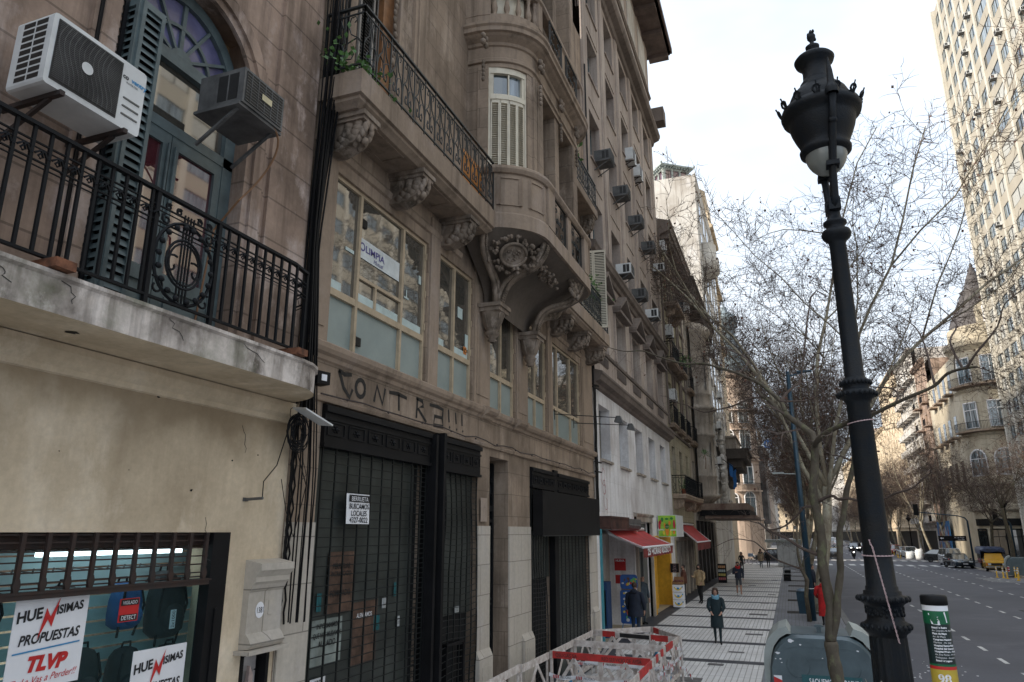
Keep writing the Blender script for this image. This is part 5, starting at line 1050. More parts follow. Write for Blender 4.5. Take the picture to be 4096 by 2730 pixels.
plant('balcony_greens', 'bright green ferns spilling over the nearest corner of the big stone balcony', (-5.15, 7.55, 9.5), 330, (.16, .42, .14), .08, False, 3); plant('trailing_vine', 'green vine trailing from the upper balcony railing of the stone house', (-5.1, 18.4, 14.2), 90, (.12, .2, .35), .16, False, 4); plant('cactus_planter', 'spiky green plants tied to the far upper balcony railing', (-5.1, 20.9, 10.4), 170, (.1, .4, .35), .12, False, 6)
t = plant('spiky_palm', 'spiky palm growing from the ledge beside the rounded bay', (-4.75, 47.9, 7.3), 46, leaf=.6, pot=False, seed=8, long=True)
t = thing('orange_board', 'orange wooden board leaning behind the balcony railing', 'board', (-5.3, 11.5, 9.5), R(90)); MB().box(-.45, .45, -.12, -.08, 0, .95).build('panel', mat('orange_wood', (.55, .22, .05), .5, 0, .2, 3), t); MB().box(-.45, .45, -.13, -.12, .44, .46).build('batten', MT['wood'], t)
# ------------------------------------------------------------------ darker house with rounded bay and marquee
H5 = thing('round_bay_house', 'weathered grey house with tall rounded bay, black cornice and a wide marquee', 'building', **LW(47.2))
b = MB(); ops = [(48.0, 49.1), (54.2, 55.4), (57.0, 58.2), (59.8, 60.9)]
b.wall(47.2, 62, -.02, 20.2, [(a, c, z0, z1, .35) for a, c in ops for z0, z1 in RZ] + [(48, 61, -.02, 4.1, 1.2)]); b.box(47.21, 61.99, 1.25, 10, 0, 20.2, 'f'); b.build('wall', MT['grey4'], H5)
for a, c in ops:
 for z0, z1 in RZ: blind(H5, a, z0, c - a, z1 - z0, .3, .25, 'cframe')
b = MB(); b.mould(47.22, 62, [(0, 18.9), (-.15, 19.0), (-.2, 19.3), (-.8, 19.7), (-.9, 20.0), (-1.0, 20.1), (-1.0, 20.3), (0, 20.7)])
x = 47.5
while x < 61.8: b.box(x, x + .35, -.8, 0, 18.9, 19.7); x += .8
b.box(47.3, 61.5, .3, 8, 20.5, 21.5); b.build('cornice', MT['blackc'], H5)
b = MB(); b.smooth = True; b.lathe([(.2, 5.0), (.7, 5.25), (1.25, 5.6), (1.3, 5.75), (1.05, 5.8), (1.1, 6.2), (1.05, 6.9), (1.15, 7.0), (1.05, 7.05), (1.0, 9.6), (1.15, 9.7), (1.15, 9.85), (1.05, 9.9), (1.05, 10.5), (1.12, 10.6), (1.1, 11.3), (1.4, 11.5), (1.45, 11.6), (1.0, 11.9), (1.0, 12.5), (1.08, 12.6), (1.0, 12.7), (1.0, 16.6), (1.25, 16.9), (1.35, 17.1), (1.3, 17.3), (.9, 17.7), (.3, 17.95), (0, 18)], (50.6, -.2, 0), 20, 180, 360); b.build('round_bay', MT['grey4'], H5)
b = MB(); b.smooth = False
for z in (8.3, 13.6, 14.9): pass
for k in range(-1, 2):
 a = R(270 + 32 * k); px, py = 50.6 + 1.02 * math.cos(a), -.2 + 1.02 * math.sin(a)
 for z0, z1 in ((7.4, 9.3), (12.9, 15.6)): b.quad((px - .22 * abs(math.sin(a)), py - .02 - .1 * k * .0, z0), (px + .22 * abs(math.sin(a)), py - .02, z0), (px + .22 * abs(math.sin(a)), py - .02, z1), (px - .22 * abs(math.sin(a)), py - .02, z1)) if k else None
b.build('bay_window', MT['glass'], H5) if b.v else None
for z in (9.1, 12.6): balcony(H5, 47.5, 49.3, z, .35); balcony(H5, 54, 58.5, z, .5)
ac_at(48.6, 18.2, 'split', 'white split unit high beside the rounded bay under the black cornice', out=.05, grp='units on the weathered grey house')
MQ = thing('marquee', 'wide rusty steel marquee projecting over the pavement', 'canopy', (-5.6, 53.5, 4.2), R(90)); b = MB(); b.box(-4.8, 4.8, -3.2, 0, .55, .95); b.box(-4.6, 4.6, -3.6, -.5, .0, .2); b.build('deck', mat('rusty_marquee', (.22, .17, .13), .8, 0, .6, 1.5, c2=(.09, .04, .03)), MQ); b = MB(); b.box(-4.7, 4.7, -3.3, -.2, .2, .55); b.build('underside', MT['blackp'], MQ)
b = MB(); b.box(48, 61, 1.1, 1.2, 0, 4.2)
for x in (48.0, 50.0, 52.4, 54.6, 57, 59): b.box(x, x + .5, .0, .5, 0, 4.1)
b.build('dark_shop_front', mat('dark_brown_front', (.03, .022, .018), .5, 0, .4, 2), H5)
t = thing('magazine_rack', 'wire magazine rack with coloured papers standing outside the dark shops', 'rack', (-4.65, 53, 0), 0); b = MB(); b.box(-.28, .28, 0, .3, 0, 1.25); b.build('frame', MT['iron'], t)
for k in range(4):
 b = MB()
 for j in range(4): b.quad((-.24 + .12 * j, -.03, .2 + .26 * k), (-.14 + .12 * j, -.03, .2 + .26 * k), (-.14 + .12 * j, .0, .36 + .26 * k), (-.24 + .12 * j, .0, .36 + .26 * k))
 b.build('papers', mat('mixed_print%d' % k if 0 else ('print_red', 'print_yellow', 'print_pale', 'print_orange')[k], ((.4, .1, .1), (.5, .4, .1), (.45, .5, .5), (.5, .25, .1))[k], .5), t)
# ------------------------------------------------------------------ tall white house, corbelled bay, domed corner house
H6 = thing('white_house', 'tall white painted house whose stained blank side wall rises above its neighbours', 'building', **LW(62))
b = MB(); b.box(62, 80, 0, 16, 0, 34.5); b.box(62, 80, .02, 4.4, 34.5, 35.6); b.prismx([(0, 35.5), (-.35, 35.8), (-.3, 34.6), (0, 34.2)], 62, 80); b.box(62.0, 80, -.25, 0, 20.3, 34.3, 'k'); b.build('wall', MT['pale'], H6)
b = MB()
for Yk in range(5):
 for z in range(4, 33, 3): b.box(63.6 + 3.3 * Yk, 65.2 + 3.3 * Yk, -.3, -.24, z + .6, z + 2.5)
each(b, 'window_surround', MT['pale'], H6); b = MB()
for Yk in range(5):
 for z in range(4, 33, 3): b.box(63.7 + 3.3 * Yk, 65.1 + 3.3 * Yk, -.31, -.29, z + .7, z + 2.4)
each(b, 'window', MT['glass'], H6)
b = MB(); b.smooth = True; b.lathe([(.1, 26.2), (1.3, 27.0), (1.6, 27.2), (1.6, 28.6), (1.4, 28.8), (1.4, 30)], (66.5, 0, 0), 16, 180, 360); b.build('round_bay', MT['pale'], H6)
for x, z in ((64, 9), (66, 12.3), (69, 15.6), (71, 9.5), (65, 19)): ac_at(x, z, 'split', 'white split unit on the long white facade, %s' % {9: 'lowest and nearest', 12.3: 'second from the bottom', 15.6: 'halfway up', 9.5: 'low and farther back', 19: 'highest and nearest'}[z], out=.3, grp='split units on the white house')
t = thing('roof_pavilion', 'grey-green glazed lookout with a hipped roof on top of the white house', 'pavilion', (-8.1, 65.5, 35.4), R(38)); w_ = 1.35
b = MB(); b.box(-w_, w_, -w_, w_, 0, .9);
for x in (-1, -.33, .33, 1):
 for s in (-1, 1): b.box(x * w_ * .93 - .09, x * w_ * .93 + .09, s * w_ - .08, s * w_ + .08, .9, 2.1); b.box(s * w_ - .08, s * w_ + .08, x * w_ * .93 - .09, x * w_ * .93 + .09, .9, 2.1)
b.box(-w_ - .1, w_ + .1, -w_ - .1, w_ + .1, 2.1, 2.35); b.build('frame', mat('grey_green_paint', (.36, .40, .38), .6), t)
b = MB(); b.box(-w_ + .05, w_ - .05, -w_ + .05, w_ - .05, .9, 2.1); b.build('glazing', glassm('pinkish_glass', (.12, .06, .08), .1), t)
b = MB(); r_ = w_ + .45; b.add([(-r_, -r_, 2.4), (r_, -r_, 2.4), (r_, r_, 2.4), (-r_, r_, 2.4), (-r_, -r_, 2.55), (r_, -r_, 2.55), (r_, r_, 2.55), (-r_, r_, 2.55), (0, 0, 3.35)], [(3, 2, 1, 0), (0, 1, 5, 4), (1, 2, 6, 5), (2, 3, 7, 6), (3, 0, 4, 7), (4, 5, 8), (5, 6, 8), (6, 7, 8), (7, 4, 8)])
for x, y in ((-r_, -r_), (r_, -r_), (r_, r_), (-r_, r_)): b.ball((x, y, 2.62), .12, n=6, m=4)
for k in range(10):
 x = -w_ + .3 * k; b.box(x, x + .12, -r_ + .1, -w_, 2.22, 2.4); b.box(-r_ + .1, -w_, x, x + .12, 2.22, 2.4)
b.build('roof', mat('zinc_roof', (.33, .38, .37), .6), t); MB().tube([(0, 0, 3.3), (0, 0, 5.6)], .03, 5).build('mast', MT['acy'], t)
H7 = thing('cream_house', 'cream house with arched roof screen showing behind the white house', 'building', **LW(80))
b = MB(); b.box(80, 88, .02, 12, 0, 40); b.prismz([(80, 3), (80, .9), (81, .3), (88, .3), (88, 3)], 40, 43); b.prism([(80, 40), (88, 40)] + arc(84, 40, 4, 0, 180, 12)[1:-1], .8, 1.2)
for z in (37.8, 31, 24, 12): b.mould(80, 88, [(0, z), (-.35, z + .1), (-.4, z + .4), (0, z + .6)])
b.build('wall', MT['butter'], H7)
t = thing('corbelled_bay_house', 'soot-brown theatre house with carved white relief and a heavy corbelled bay', 'building', **LW(66)); OX[t.name] = 0; t.location = (-5.25, 0, 0)
b = MB()
for i, (d, z) in enumerate(((.3, 7.6), (.8, 8.3), (1.5, 9.2), (2.0, 10.0))): b.box(71 - d * .6, 77 + d, -d - .1, 0, z, z + .8)
b.box(70, 78, -2.3, 0, 10.7, 10.95); b.build('corbel', MT['blackc'], t)
b = MB(); b.box(70.2, 77.8, -1.2, 0, 10.95, 12.0); b.box(69.9, 78, -1.3, 0, 12.0, 12.15); b.build('bay_parapet', MT['grey4'], t)
b = MB(); b.smooth = True; q = random.Random(5)
for k in range(240): z = q.uniform(5.4, 14); b.ball((68.3 + q.uniform(-1.6, 1.6), -.1, z), q.uniform(.1, .3), .25, q.uniform(.12, .35), 6, 4)
b.build('white_relief', MT['pale'], t)
for k, (Y, z) in enumerate(((66.5, 9.8), (70.5, 8.3))):
 t = thing('flag', 'blue flag drooping from a slanted pole, ' + ('nearer and higher' if k == 0 else 'farther, beside the corbelled bay'), 'flag', (-5.25, Y, z), 0, 'flags on the theatre house'); MB().tube([(0, 0, 0), (1.1, -.3, -.9 if k == 0 else .9)], .03, 5).build('pole', MT['iron'], t)
 s = -.6 if k == 0 else .5; b = MB(); b.smooth = True; b.add([(.7 + .1 * i + .03 * math.sin(j * 2), -.2 + .04 * math.sin(i * 2 + j), s + (.1 - .28 * j) + .08 * i * (1 if k else -1)) for j in range(5 + k * 2) for i in range(4)], [(j * 4 + i, j * 4 + i + 1, j * 4 + i + 5, j * 4 + i + 4) for j in range(4 + k * 2) for i in range(3)]); b.build('cloth', mat('flag_blue', (.02, .14, .4), .7), t)
H8 = thing('domed_corner_house', 'pinkish corner house with arched windows and a grey slate dome, left side beyond the crossing', 'building', (-6.2, 104, 0), 0)
b = MB(); b.box(-9, 0, -2, 16, 0, 22); b.box(0, .6, 1, 16, 0, 22); b.lathe([(3, 0), (3, 4.8), (3.2, 5), (3, 5.2), (3, 12.6), (3.3, 12.8), (3, 13.1), (3, 19.2), (3.4, 19.5), (3, 19.8), (3, 24.0), (3.5, 24.4), (3.6, 24.9), (2.6, 25)], (0, 0, 0), 28); b.build('wall', MT['pink'], H8)
def arcwin(T, c, r, a, z0, w_, h_, arched=True, m='glass', fr='paper'):
 pa = R(a); ex = Vector((-math.sin(pa), math.cos(pa), 0)); n_ = Vector((math.cos(pa), math.sin(pa), 0)); o_ = Vector((c[0], c[1], 0)) + n_ * (r + .02)
 pts = [(-w_ / 2, 0), (w_ / 2, 0), (w_ / 2, h_ - w_ / 2)] + (arc(0, h_ - w_ / 2, w_ / 2, 0, 180, 8)[1:-1] if arched else [(w_ / 2, h_), (-w_ / 2, h_)]) + [(-w_ / 2, h_ - w_ / 2)]
 f = MB(); f.tube([o_ + ex * x + Vector((0, 0, z0 + z)) for x, z in pts], .09, 5, closed=True); f.bar(o_ + Vector((0, 0, z0)), o_ + Vector((0, 0, z0 + h_)), .07); f.bar(o_ + ex * w_ / 2 + Vector((0, 0, z0 + h_ - w_ / 2)), o_ - ex * w_ / 2 + Vector((0, 0, z0 + h_ - w_ / 2)), .07); p = f.build('window', MT[fr], T)
 MB().poly([o_ + n_ * .02 + ex * x + Vector((0, 0, z0 + z)) for x, z in pts]).build('pane', MT[m], p)
for z in (5.6, 9.6, 14.1, 17.8): arcwin(H8, (0, 0), 3, 302, z, 1.5, 3.0, True, 'curtain'); arcwin(H8, (0, 0), 3, 262, z, 1.2, 2.8, True, 'glass')
for z in (8.8, 13.3, 17.0):
 b = MB(); pts = [(3.45 * math.cos(R(a)), 3.45 * math.sin(R(a))) for a in range(270, 341, 10)]; b.sweep(pts, [(-.4, z - .2), (0, z - .2), (0, z), (-.4, z)]); b.build('balcony_slab', MT['pink'], H8)
 r = MB(); [r.bar((*pts[i], z + .9), (*pts[i + 1], z + .9), .05) for i in range(7)]; [r.bar((*along(pts, .12 * k), z), (*along(pts, .12 * k), z + .9), .025) for k in range(35)]; r.build('balcony_railing', MT['iron'], H8)
b = MB(); b.smooth = True; b.lathe([(3.4, 24.9), (3.3, 26), (2.9, 27.6), (2.1, 29.3), (1.5, 30.4), (1.35, 31.5), (1.7, 32.2), (1.9, 33), (1.6, 33.8), (.9, 34.3), (.5, 34.6), (.45, 35.2), (.1, 35.4), (.05, 36.6), (0, 36.7)], (0, 0, 0), 24); b.build('slate_dome', mat('blue_slate', (.20, .245, .27), .6, 0, .25, 3), H8)
b = MB(); [b.lathe([(0, 0), (.22, 0), (.22, .8), (0, .9)], (1.55 * math.cos(R(a)), 1.55 * math.sin(R(a)), 32.3), 6) for a in range(0, 360, 45)]; b.build('lantern_opening', MT['pink'], H8)
# generic houses that close both sides further down the avenue
def far_house(lab, side, Y0, Y1, Hh, m, cols, z0=5, fh=3.5, ww=1.2, wh=2.1, X=None, bal=0, seed=0, name='far_house', roofm=None, proud=.6):
 q = random.Random(seed + int(Y0)); Xf = X if X is not None else (-5.6 if side < 0 else 21.5)
 t = thing(name, lab, 'building', (Xf, Y0 if side < 0 else Y1, 0), R(90) if side < 0 else R(-90)); W = Y1 - Y0
 xs = [(W * (k + .5) / cols - ww / 2, W * (k + .5) / cols + ww / 2) for k in range(cols)]; rows = []; z = z0
 while z + fh < Hh + .3: rows.append((z, z + wh)); z += fh
 b = MB(); b.wall(0, W, 0, Hh, [(a, c, u, v, .3) for a, c in xs for u, v in rows] + [(1, W - 1, -.01, 3.6, .6)]); b.box(0, W, .62, 12, 0, Hh, 'f'); b.build('wall', MT[m], t)
 near = Y0 < 190 and side and name == 'far_house'
 for a, c in xs:
  for u, v in rows:
   if near: blind(t, a, u, c - a, v - u, .25, (0, .4, 0, .2)[int(a * 7 + u) % 4], 'cframe')
   elif ('p', ww, wh) in _rb: k = _rb[('p', ww, wh)].copy(); C.objects.link(k); k.parent = t; k.location = (a, .28, u)
   else: _rb[('p', ww, wh)] = MB().quad((0, 0, 0), (ww, 0, 0), (ww, 0, wh), (0, 0, wh)).build('window', MT['glass'], t, (a, .28, u))
 g = MB(); g.quad((1, .5, 0), (W - 1, .5, 0), (W - 1, .5, 3.6), (1, .5, 3.6)); g.build('shop_front', MT['blackp'], t)
 b = MB(); b.mould(0, W, [(0, Hh - .6), (-.2, Hh - .5), (-proud, Hh - .1), (-proud - .05, Hh + .15), (0, Hh + .3)]); b.mould(0, W, [(0, 4), (-.2, 4.1), (-.25, 4.4), (0, 4.5)]); b.build('cornice', MT[roofm or m], t)
 if bal:
  b = MB(); r = MB()
  for a, c in xs[::bal]:
   for u, v in rows:
    b.box(a - .6, c + .6, -1.0, 0, u - .2, u - .02); b.box(a - .6, c + .6, -1.0, -.92, u - .02, u + .75) if bal == 1 else [r.bar((a - .6 + .2 * k, -.95, u), (a - .6 + .2 * k, -.95, u + .9), .03) for k in range(int((c - a + 1.2) / .2))] and r.bar((a - .6, -.95, u + .9), (c + .6, -.95, u + .9), .05)
  b.build('balcony', MT['pale' if bal == 1 else m], t)
  if r.v: r.build('balcony_railing', MT['iron'], t)
 return t
far_house('beige house just behind the slate-domed corner house', -1, 121, 140, 25, 'pink', 6, bal=2); far_house('grey house wrapped in scaffolding net far down the left side', -1, 140, 158, 22, 'grey4', 6); far_house('modern pale tower with a round blue logo on top, far left', -1, 172, 190, 22, 'pale', 6, X=-4.6, fh=3)
for k, (a, c, h, m) in enumerate(((190, 215, 28, 'grey4'), (215, 245, 24, 'pink'), (245, 290, 30, 'b3'), (290, 350, 26, 'grey4'), (350, 450, 32, 'pale'))): far_house('far house number %s beyond the logo tower on the left' % ('one', 'two', 'three', 'four', 'five')[k] if 0 else ('grey', 'pinkish', 'ochre', 'long grey', 'most distant pale')[k] + ' house beyond the logo tower on the left side', -1, a, c, h, m, 8, seed=k)
t = thing('round_logo_sign', 'round blue sign with white letters on top of the far pale tower', 'sign', (-2.8, 172, 21.6), 0); b = MB(); b.v = []; b.add([(1.1 * math.cos(R(a)), y, 1.1 + 1.1 * math.sin(R(a))) for y in (-.2, .2) for a in range(0, 360, 18)], [tuple(range(20)), tuple(range(39, 19, -1))] + [(i, (i + 1) % 20, 20 + (i + 1) % 20, 20 + i) for i in range(20)]); b.build('disc', mat('logo_blue', (.03, .17, .5), .4), t); MB().text('IA', 0, .6, 1.3, -.23, 'CENTER', bold=.03).build('lettering', MT['paper'], t)
t = thing('scaffold_net', 'grey debris net hanging over scaffolding far down the left side', 'scaffolding', (-4.4, 150, 0), 0); b = MB(); b.box(-1, 1, -8, 8, 5, 19); b.build('net', mat('grey_net', (.2, .2, .2), .9, 0, .4, .6), t)
# ================================================================ right-hand side
TW = thing('tower_block', 'very tall cream tower block with white piers, sunlit at the right edge', 'building', (24, 94, 0), R(-90), ox=-94)
PY = [93.8, 91, 88.2, 85.1, 82.3, 79.4, 74.4, 71.3, 68.2, 65.1, 60.2, 57.2, 54.2, 51.2, 46.2, 43.2, 40.2, 37.2, 32, 29, 26, 23, 18, 15, 12]; ZT = 69.6; FH = 2.68
tan_ = stone('tower_spandrel', (.40, .37, .31), (.28, .25, .20), .25, None, 1, .35, bump=.08); pier_m = stone('tower_pier', (.60, .57, .50), (.40, .37, .30), .35, (50, 2.68, .02), .7, .4, bump=.08)
b = MB(); b.box(-94, -11, .35, 20, 0, ZT - 1); b.build('core', MT['blackp'], TW)
b = MB(); wins = []
for i in range(len(PY) - 1):
 x0, x1 = -PY[i] + .28, -PY[i + 1] - .28
 for k in range(26):
  zt_ = ZT - FH * k; b.box(x0, x1, .0, .36, zt_ - FH * .46, zt_); b.box(x0, x1, .0, .36, zt_ - FH * .5, zt_) if 0 else 0
  wins.append((x0, zt_ - FH, x1 - x0, FH * .54))
b.build('wall', tan_, TW)
b = MB()
for p in PY: b.box(-p - .27, -p + .27, -.16, .36, 0, ZT + .1)
b.box(-94.2, -93.6, -.4, 20, 0, ZT + .1); each(b, 'pier', pier_m, TW)
wins.sort(key=lambda q: q[0] ** 2 + (q[1]) ** 2 * .6)
vis = [q for q in wins if 14 < q[1]]; vis.sort(key=lambda q: abs(-q[0] - 66) + abs(q[1] - 50) * .4)
cur = mat('drawn_white_blind', (.42, .42, .39), .6); stuff_f = MB(); stuff_g = MB(); n_ = 0
for q_ in wins:
 x, z, w_, h_ = q_; big = q_ in vis[:100]; fr = MB() if big else stuff_f
 o = (0, 0) if big else (x, z)
 f = lambda a, c, y0, y1, u, v: fr.box(a + o[0], c + o[0], y0 - .26, y1 - .26, u + o[1], v + o[1])
 f(0, w_, .28, .33, 0, .07); f(0, w_, .28, .33, h_ - .07, h_); f(0, .06, .28, .33, 0, h_); f(w_ - .06, w_, .28, .33, 0, h_); f(w_ / 2 - .04, w_ / 2 + .04, .27, .33, 0, h_)
 a_ = rnd.random()
 if big:
  wd = fr.build('window', MT['irong'], TW, (x - OX[TW.name], 0, z)); g = MB(); g.quad((.05, .05, .05), (w_ - .05, .05, .05), (w_ - .05, .05, h_ - .05), (.05, .05, h_ - .05)); g.build('pane', MT['curtain'] if a_ < .35 else (cur if a_ < .65 else MT['glass']), wd, (0, 0, 0))
 else: stuff_g.mi = 0 if a_ < .65 else 1; stuff_g.quad((x + .05, .05, z + .05), (x + w_ - .05, .05, z + .05), (x + w_ - .05, .05, z + h_ - .05), (x + .05, .05, z + h_ - .05))
stuff_f.build('smaller_windows', MT['irong'], TW, kind='stuff'); stuff_g.build('smaller_panes', [MT['curtain'], cur], TW, kind='stuff')
q = random.Random(12); ta = None
seen = set()
for k in range(34):
 i = q.randrange(0, 12); f_ = q.randrange(2, 18)
 if (i, f_) in seen: continue
 seen.add((i, f_))
 Y = (PY[i] + PY[i + 1]) / 2 + q.uniform(-.4, .4); z = ZT - FH * f_ - FH * .98
 lab = 'white unit on the cream tower, column %d from far edge, floor %d from top' % (i + 1, f_ + 1)
 ac_at(Y, z, 'tower', lab, 24.05, R(-90), grp='air conditioners on the tower block') if 'tower' in _ac else ac_at(Y, z, 'tower', lab, 24.05, R(-90), grp='air conditioners on the tower block')
H9 = thing('spired_corner_house', 'yellowish corner house with rounded balconied front and a dark pointed spire, right side', 'building', (25.3, 103, 0), 0)
ylw = stone('yellow_cream_render', (.54, .48, .37), (.26, .22, .16), .5, None, 1, .5, bump=.2, light=(.62, .57, .46))
b = MB(); b.box(0, 14, -4, 18, 0, 25); b.box(-4, 0, 0, 18, 0, 25); b.lathe([(4, 0), (4, 5.6), (4.4, 5.9), (4.4, 6.4), (4, 6.6), (4, 8.4), (4.5, 8.8), (4.5, 9.1), (4, 9.2), (4, 14.6), (4.3, 14.9), (4, 15.2), (4, 20), (4.3, 20.3), (4, 20.6), (4, 25.2), (4.6, 25.8), (4.7, 26.4), (4, 26.6), (3.9, 28.4), (3, 28.5)], (0, 0, 0), 32); b.build('wall', ylw, H9)
b = MB(); b.smooth = True; b.lathe([(3.7, 28), (3.5, 29.3), (2.6, 31.4), (1.7, 33.2), (1.9, 33.5), (1.3, 33.9), (.9, 35.2), (.35, 36.6), (.2, 37), (.25, 37.2), (.05, 37.5), (0, 38.6)], (0, 0, 0), 8); b.build('spire', mat('dark_slate', (.09, .08, .078), .7, 0, .3, 3), H9)
b = MB(); b.prism([(-1.2, 28.2), (1.2, 28.2), (1.2, 30.2)] + arc(0, 30.2, 1.2, 0, 180, 8)[1:] , -3.9, -2.3); b.build('dormer', ylw, H9); arcwin(H9, (0, 0), 3.95, 270, 28.5, 1.1, 2.4)
for z, w_ in ((9.9, 2.2), (15.6, 1.8), (21.2, 1.8)):
 for a in (215, 258, 300): arcwin(H9, (0, 0), 4, a, z, w_, 3.1, z < 12, 'curtain')
for a in (196, 228, 260, 292, 324): arcwin(H9, (0, 0), 4.02, a, .1, 1.7, 3.6, False, 'glass', 'blackp')
b = MB(); b.sweep([(4.25 * math.cos(R(a)), 4.25 * math.sin(R(a))) for a in range(185, 356, 10)], [(-.3, 4.1), (0, 4.1), (0, 4.9), (-.3, 4.9)]); b.build('shop_fascia', MT['blackp'], H9)
for z in (15.3, 20.9):
 pts = [(4.9 * math.cos(R(a)), 4.9 * math.sin(R(a))) for a in range(185, 356, 10)]; b = MB(); b.sweep(pts, [(-1, z - .35), (0, z - .2), (0, z), (-1, z)]); b.build('balcony_slab', MT['tanp'], H9)
 r = MB(); [r.bar((*pts[i], z + .95), (*pts[i + 1], z + .95), .05) for i in range(17)]; [r.bar((*along(pts, .16 * k), z), (*along(pts, .16 * k), z + .95), .03) for k in range(88)]; r.build('balcony_railing', MT['iron'], H9)
b = MB()
for k in range(4):
 for z in (9.5, 15.2, 20.8): b.box(-4.05, -3.95, 2 + 3.6 * k, 3.4 + 3.6 * k, z, z + 2.6)
for k in range(3): b.box(1.5 + 3.6 * k, 3.4 + 3.6 * k, -4.06, -3.98, 0.2, 3.6); b.box(1.5 + 3.6 * k, 3 + 3.6 * k, -4.06, -3.98, 9.5, 12)
each(b, 'window', MT['glass'], H9)
b = MB(); [b.box(-4.9, -4, 1.6 + 3.6 * k, 3.8 + 3.6 * k, z - .3, z - .1) for k in range(4) for z in (9.5, 15.2, 20.8)]; each(b, 'balcony', MT['tanp'], H9)
t = thing('street_mural', 'tall blue mural of raised hands painted along the ground floor on the right', 'mural', (20.9, 122, 0), R(-90)); b = MB(); b.box(-4.5, 4.5, -.1, 0, 0, 4.9); b.build('panel', mat('mural_blue', (.03, .16, .38), .6, 0, .4, .8, c2=(.02, .06, .16)), t)
for nm, col, n_, sx_, sz_ in (('painted_arm', (.40, .20, .12), 9, .22, .9), ('painted_sleeve', (.5, .5, .5), 7, .2, .7), ('painted_figure', (.30, .08, .05), 6, .35, .6), ('painted_detail', (.45, .3, .1), 8, .2, .3)):
 b = MB()
 for k in range(n_):
  x, z = q.uniform(-4, 4), q.uniform(.8, 3.7); y_ = -.105 - .004 * q.random(); sk = q.uniform(-.3, .3); b.add([(x + sx_ * math.cos(R(a)) + sk * math.sin(R(a)), y_, z + sz_ * math.sin(R(a))) for a in range(0, 360, 30)], [tuple(range(12))])
 b.build(nm, mat(nm, col, .7), t)
far_house('narrow pink-brick house beside the spired corner house', 1, 121, 131, 29, 'brick' if 0 else 'mauve', 3, seed=3, bal=2); far_house('white apartment house with stepped solid balconies on the right side', 1, 131, 150, 33, 'pale', 5, fh=2.9, bal=1, ww=2, wh=1.7); far_house('yellow lit house past the stepped balconies', 1, 150, 178, 34, 'butter', 7, seed=5)
for k, (a, c, h, m) in enumerate(((178, 210, 26, 'butter'), (210, 250, 30, 'pink'), (250, 310, 27, 'butter'), (310, 450, 30, 'pale'))): far_house(('cream', 'pinkish', 'long cream', 'most distant pale')[k] + ' house further down the right side', 1, a, c, h, m, 9, seed=k + 9)
t = far_house('pale building closing the far end of the avenue', -1, 0, 60, 20, 'butter', 14, seed=2, name='end_house'); t.location = (-8, 470, 0); t.rotation_euler = (0, 0, 0)
# ================================================================ ground, avenue, pavements
def S(o, lab=None): return tag(o, kind='structure')
asph = stone('asphalt', (.10, .102, .118), (.07, .071, .082), .0, None, 1, .7, ps=.18, bump=.3, light=(.125, .127, .145), rough=.7)
b = MB(); b.quad((-90, -60, -.12), (260, -60, -.12), (260, 700, -.12), (-90, 700, -.12)); S(b.build('road', asph))
band = stone('dark_band_tile', (.075, .078, .09), (.05, .05, .055), .0, (.4, .4, .004), .8, .5, ps=.5, bump=.15, rough=.6, light=(.11, .11, .115))
greyt = None
def tiles(name, col, dark, jw, jh, mort, jc, var=.12, rough=.55):
 m, nt, bs = _base(name); L = nt.links.new; tc = N(nt, 'ShaderNodeTexCoord'); bs.inputs['Roughness'].default_value = rough
 br = N(nt, 'ShaderNodeTexBrick'); br.offset = 0; br.inputs['Scale'].default_value = 1; br.inputs['Brick Width'].default_value = jw; br.inputs['Row Height'].default_value = jh; br.inputs['Mortar Size'].default_value = mort; br.inputs['Mortar Smooth'].default_value = .2
 br.inputs['Color1'].default_value = (*col, 1); br.inputs['Color2'].default_value = (*[c * (1 - var) for c in col], 1); br.inputs['Mortar'].default_value = (*jc, 1)
 L(tc.outputs['Object'], br.inputs[0]); n = N(nt, 'ShaderNodeTexNoise'); n.inputs['Scale'].default_value = .55; n.inputs['Detail'].default_value = 9; n.inputs['Roughness'].default_value = .72; L(tc.outputs['Object'], n.inputs[0])
 r = N(nt, 'ShaderNodeValToRGB'); r.color_ramp.elements[0].position = .35; r.color_ramp.elements[1].position = .62; r.color_ramp.elements[0].color = (*dark, 1); r.color_ramp.elements[1].color = (1, 1, 1, 1); L(n.outputs[0], r.inputs[0])
 b2 = N(nt, 'ShaderNodeTexBrick'); b2.inputs['Scale'].default_value = 1; b2.inputs['Brick Width'].default_value = .4; b2.inputs['Row Height'].default_value = .4; b2.inputs['Mortar Size'].default_value = .006
 b2.inputs['Color1'].default_value = (1, 1, 1, 1); b2.inputs['Color2'].default_value = (.92, .92, .92, 1); b2.inputs['Mortar'].default_value = (.82, .82, .82, 1); L(tc.outputs['Object'], b2.inputs[0])
 x = N(nt, 'ShaderNodeMixRGB', blend_type='MULTIPLY'); x.inputs[0].default_value = 1; L(br.outputs[0], x.inputs[1]); L(r.outputs[0], x.inputs[2]); y = N(nt, 'ShaderNodeMixRGB', blend_type='MULTIPLY'); y.inputs[0].default_value = 1; L(x.outputs[0], y.inputs[1]); L(b2.outputs[0], y.inputs[2]); L(y.outputs[0], bs.inputs['Base Color'])
 MATS[name] = m; return m
white_t = tiles('white_ribbed_tile', (.74, .73, .72), (.84, .83, .82), .135, 1.2, .013, (.36, .35, .33)); greyt = tiles('grey_ribbed_tile', (.21, .22, .245), (.7, .7, .7), .135, 1.2, .010, (.11, .11, .12)); slabm = stone('grey_granite', (.20, .20, .20), (.12, .12, .12), 0, (1.2, .3, .01), .6, .4, bump=.2)
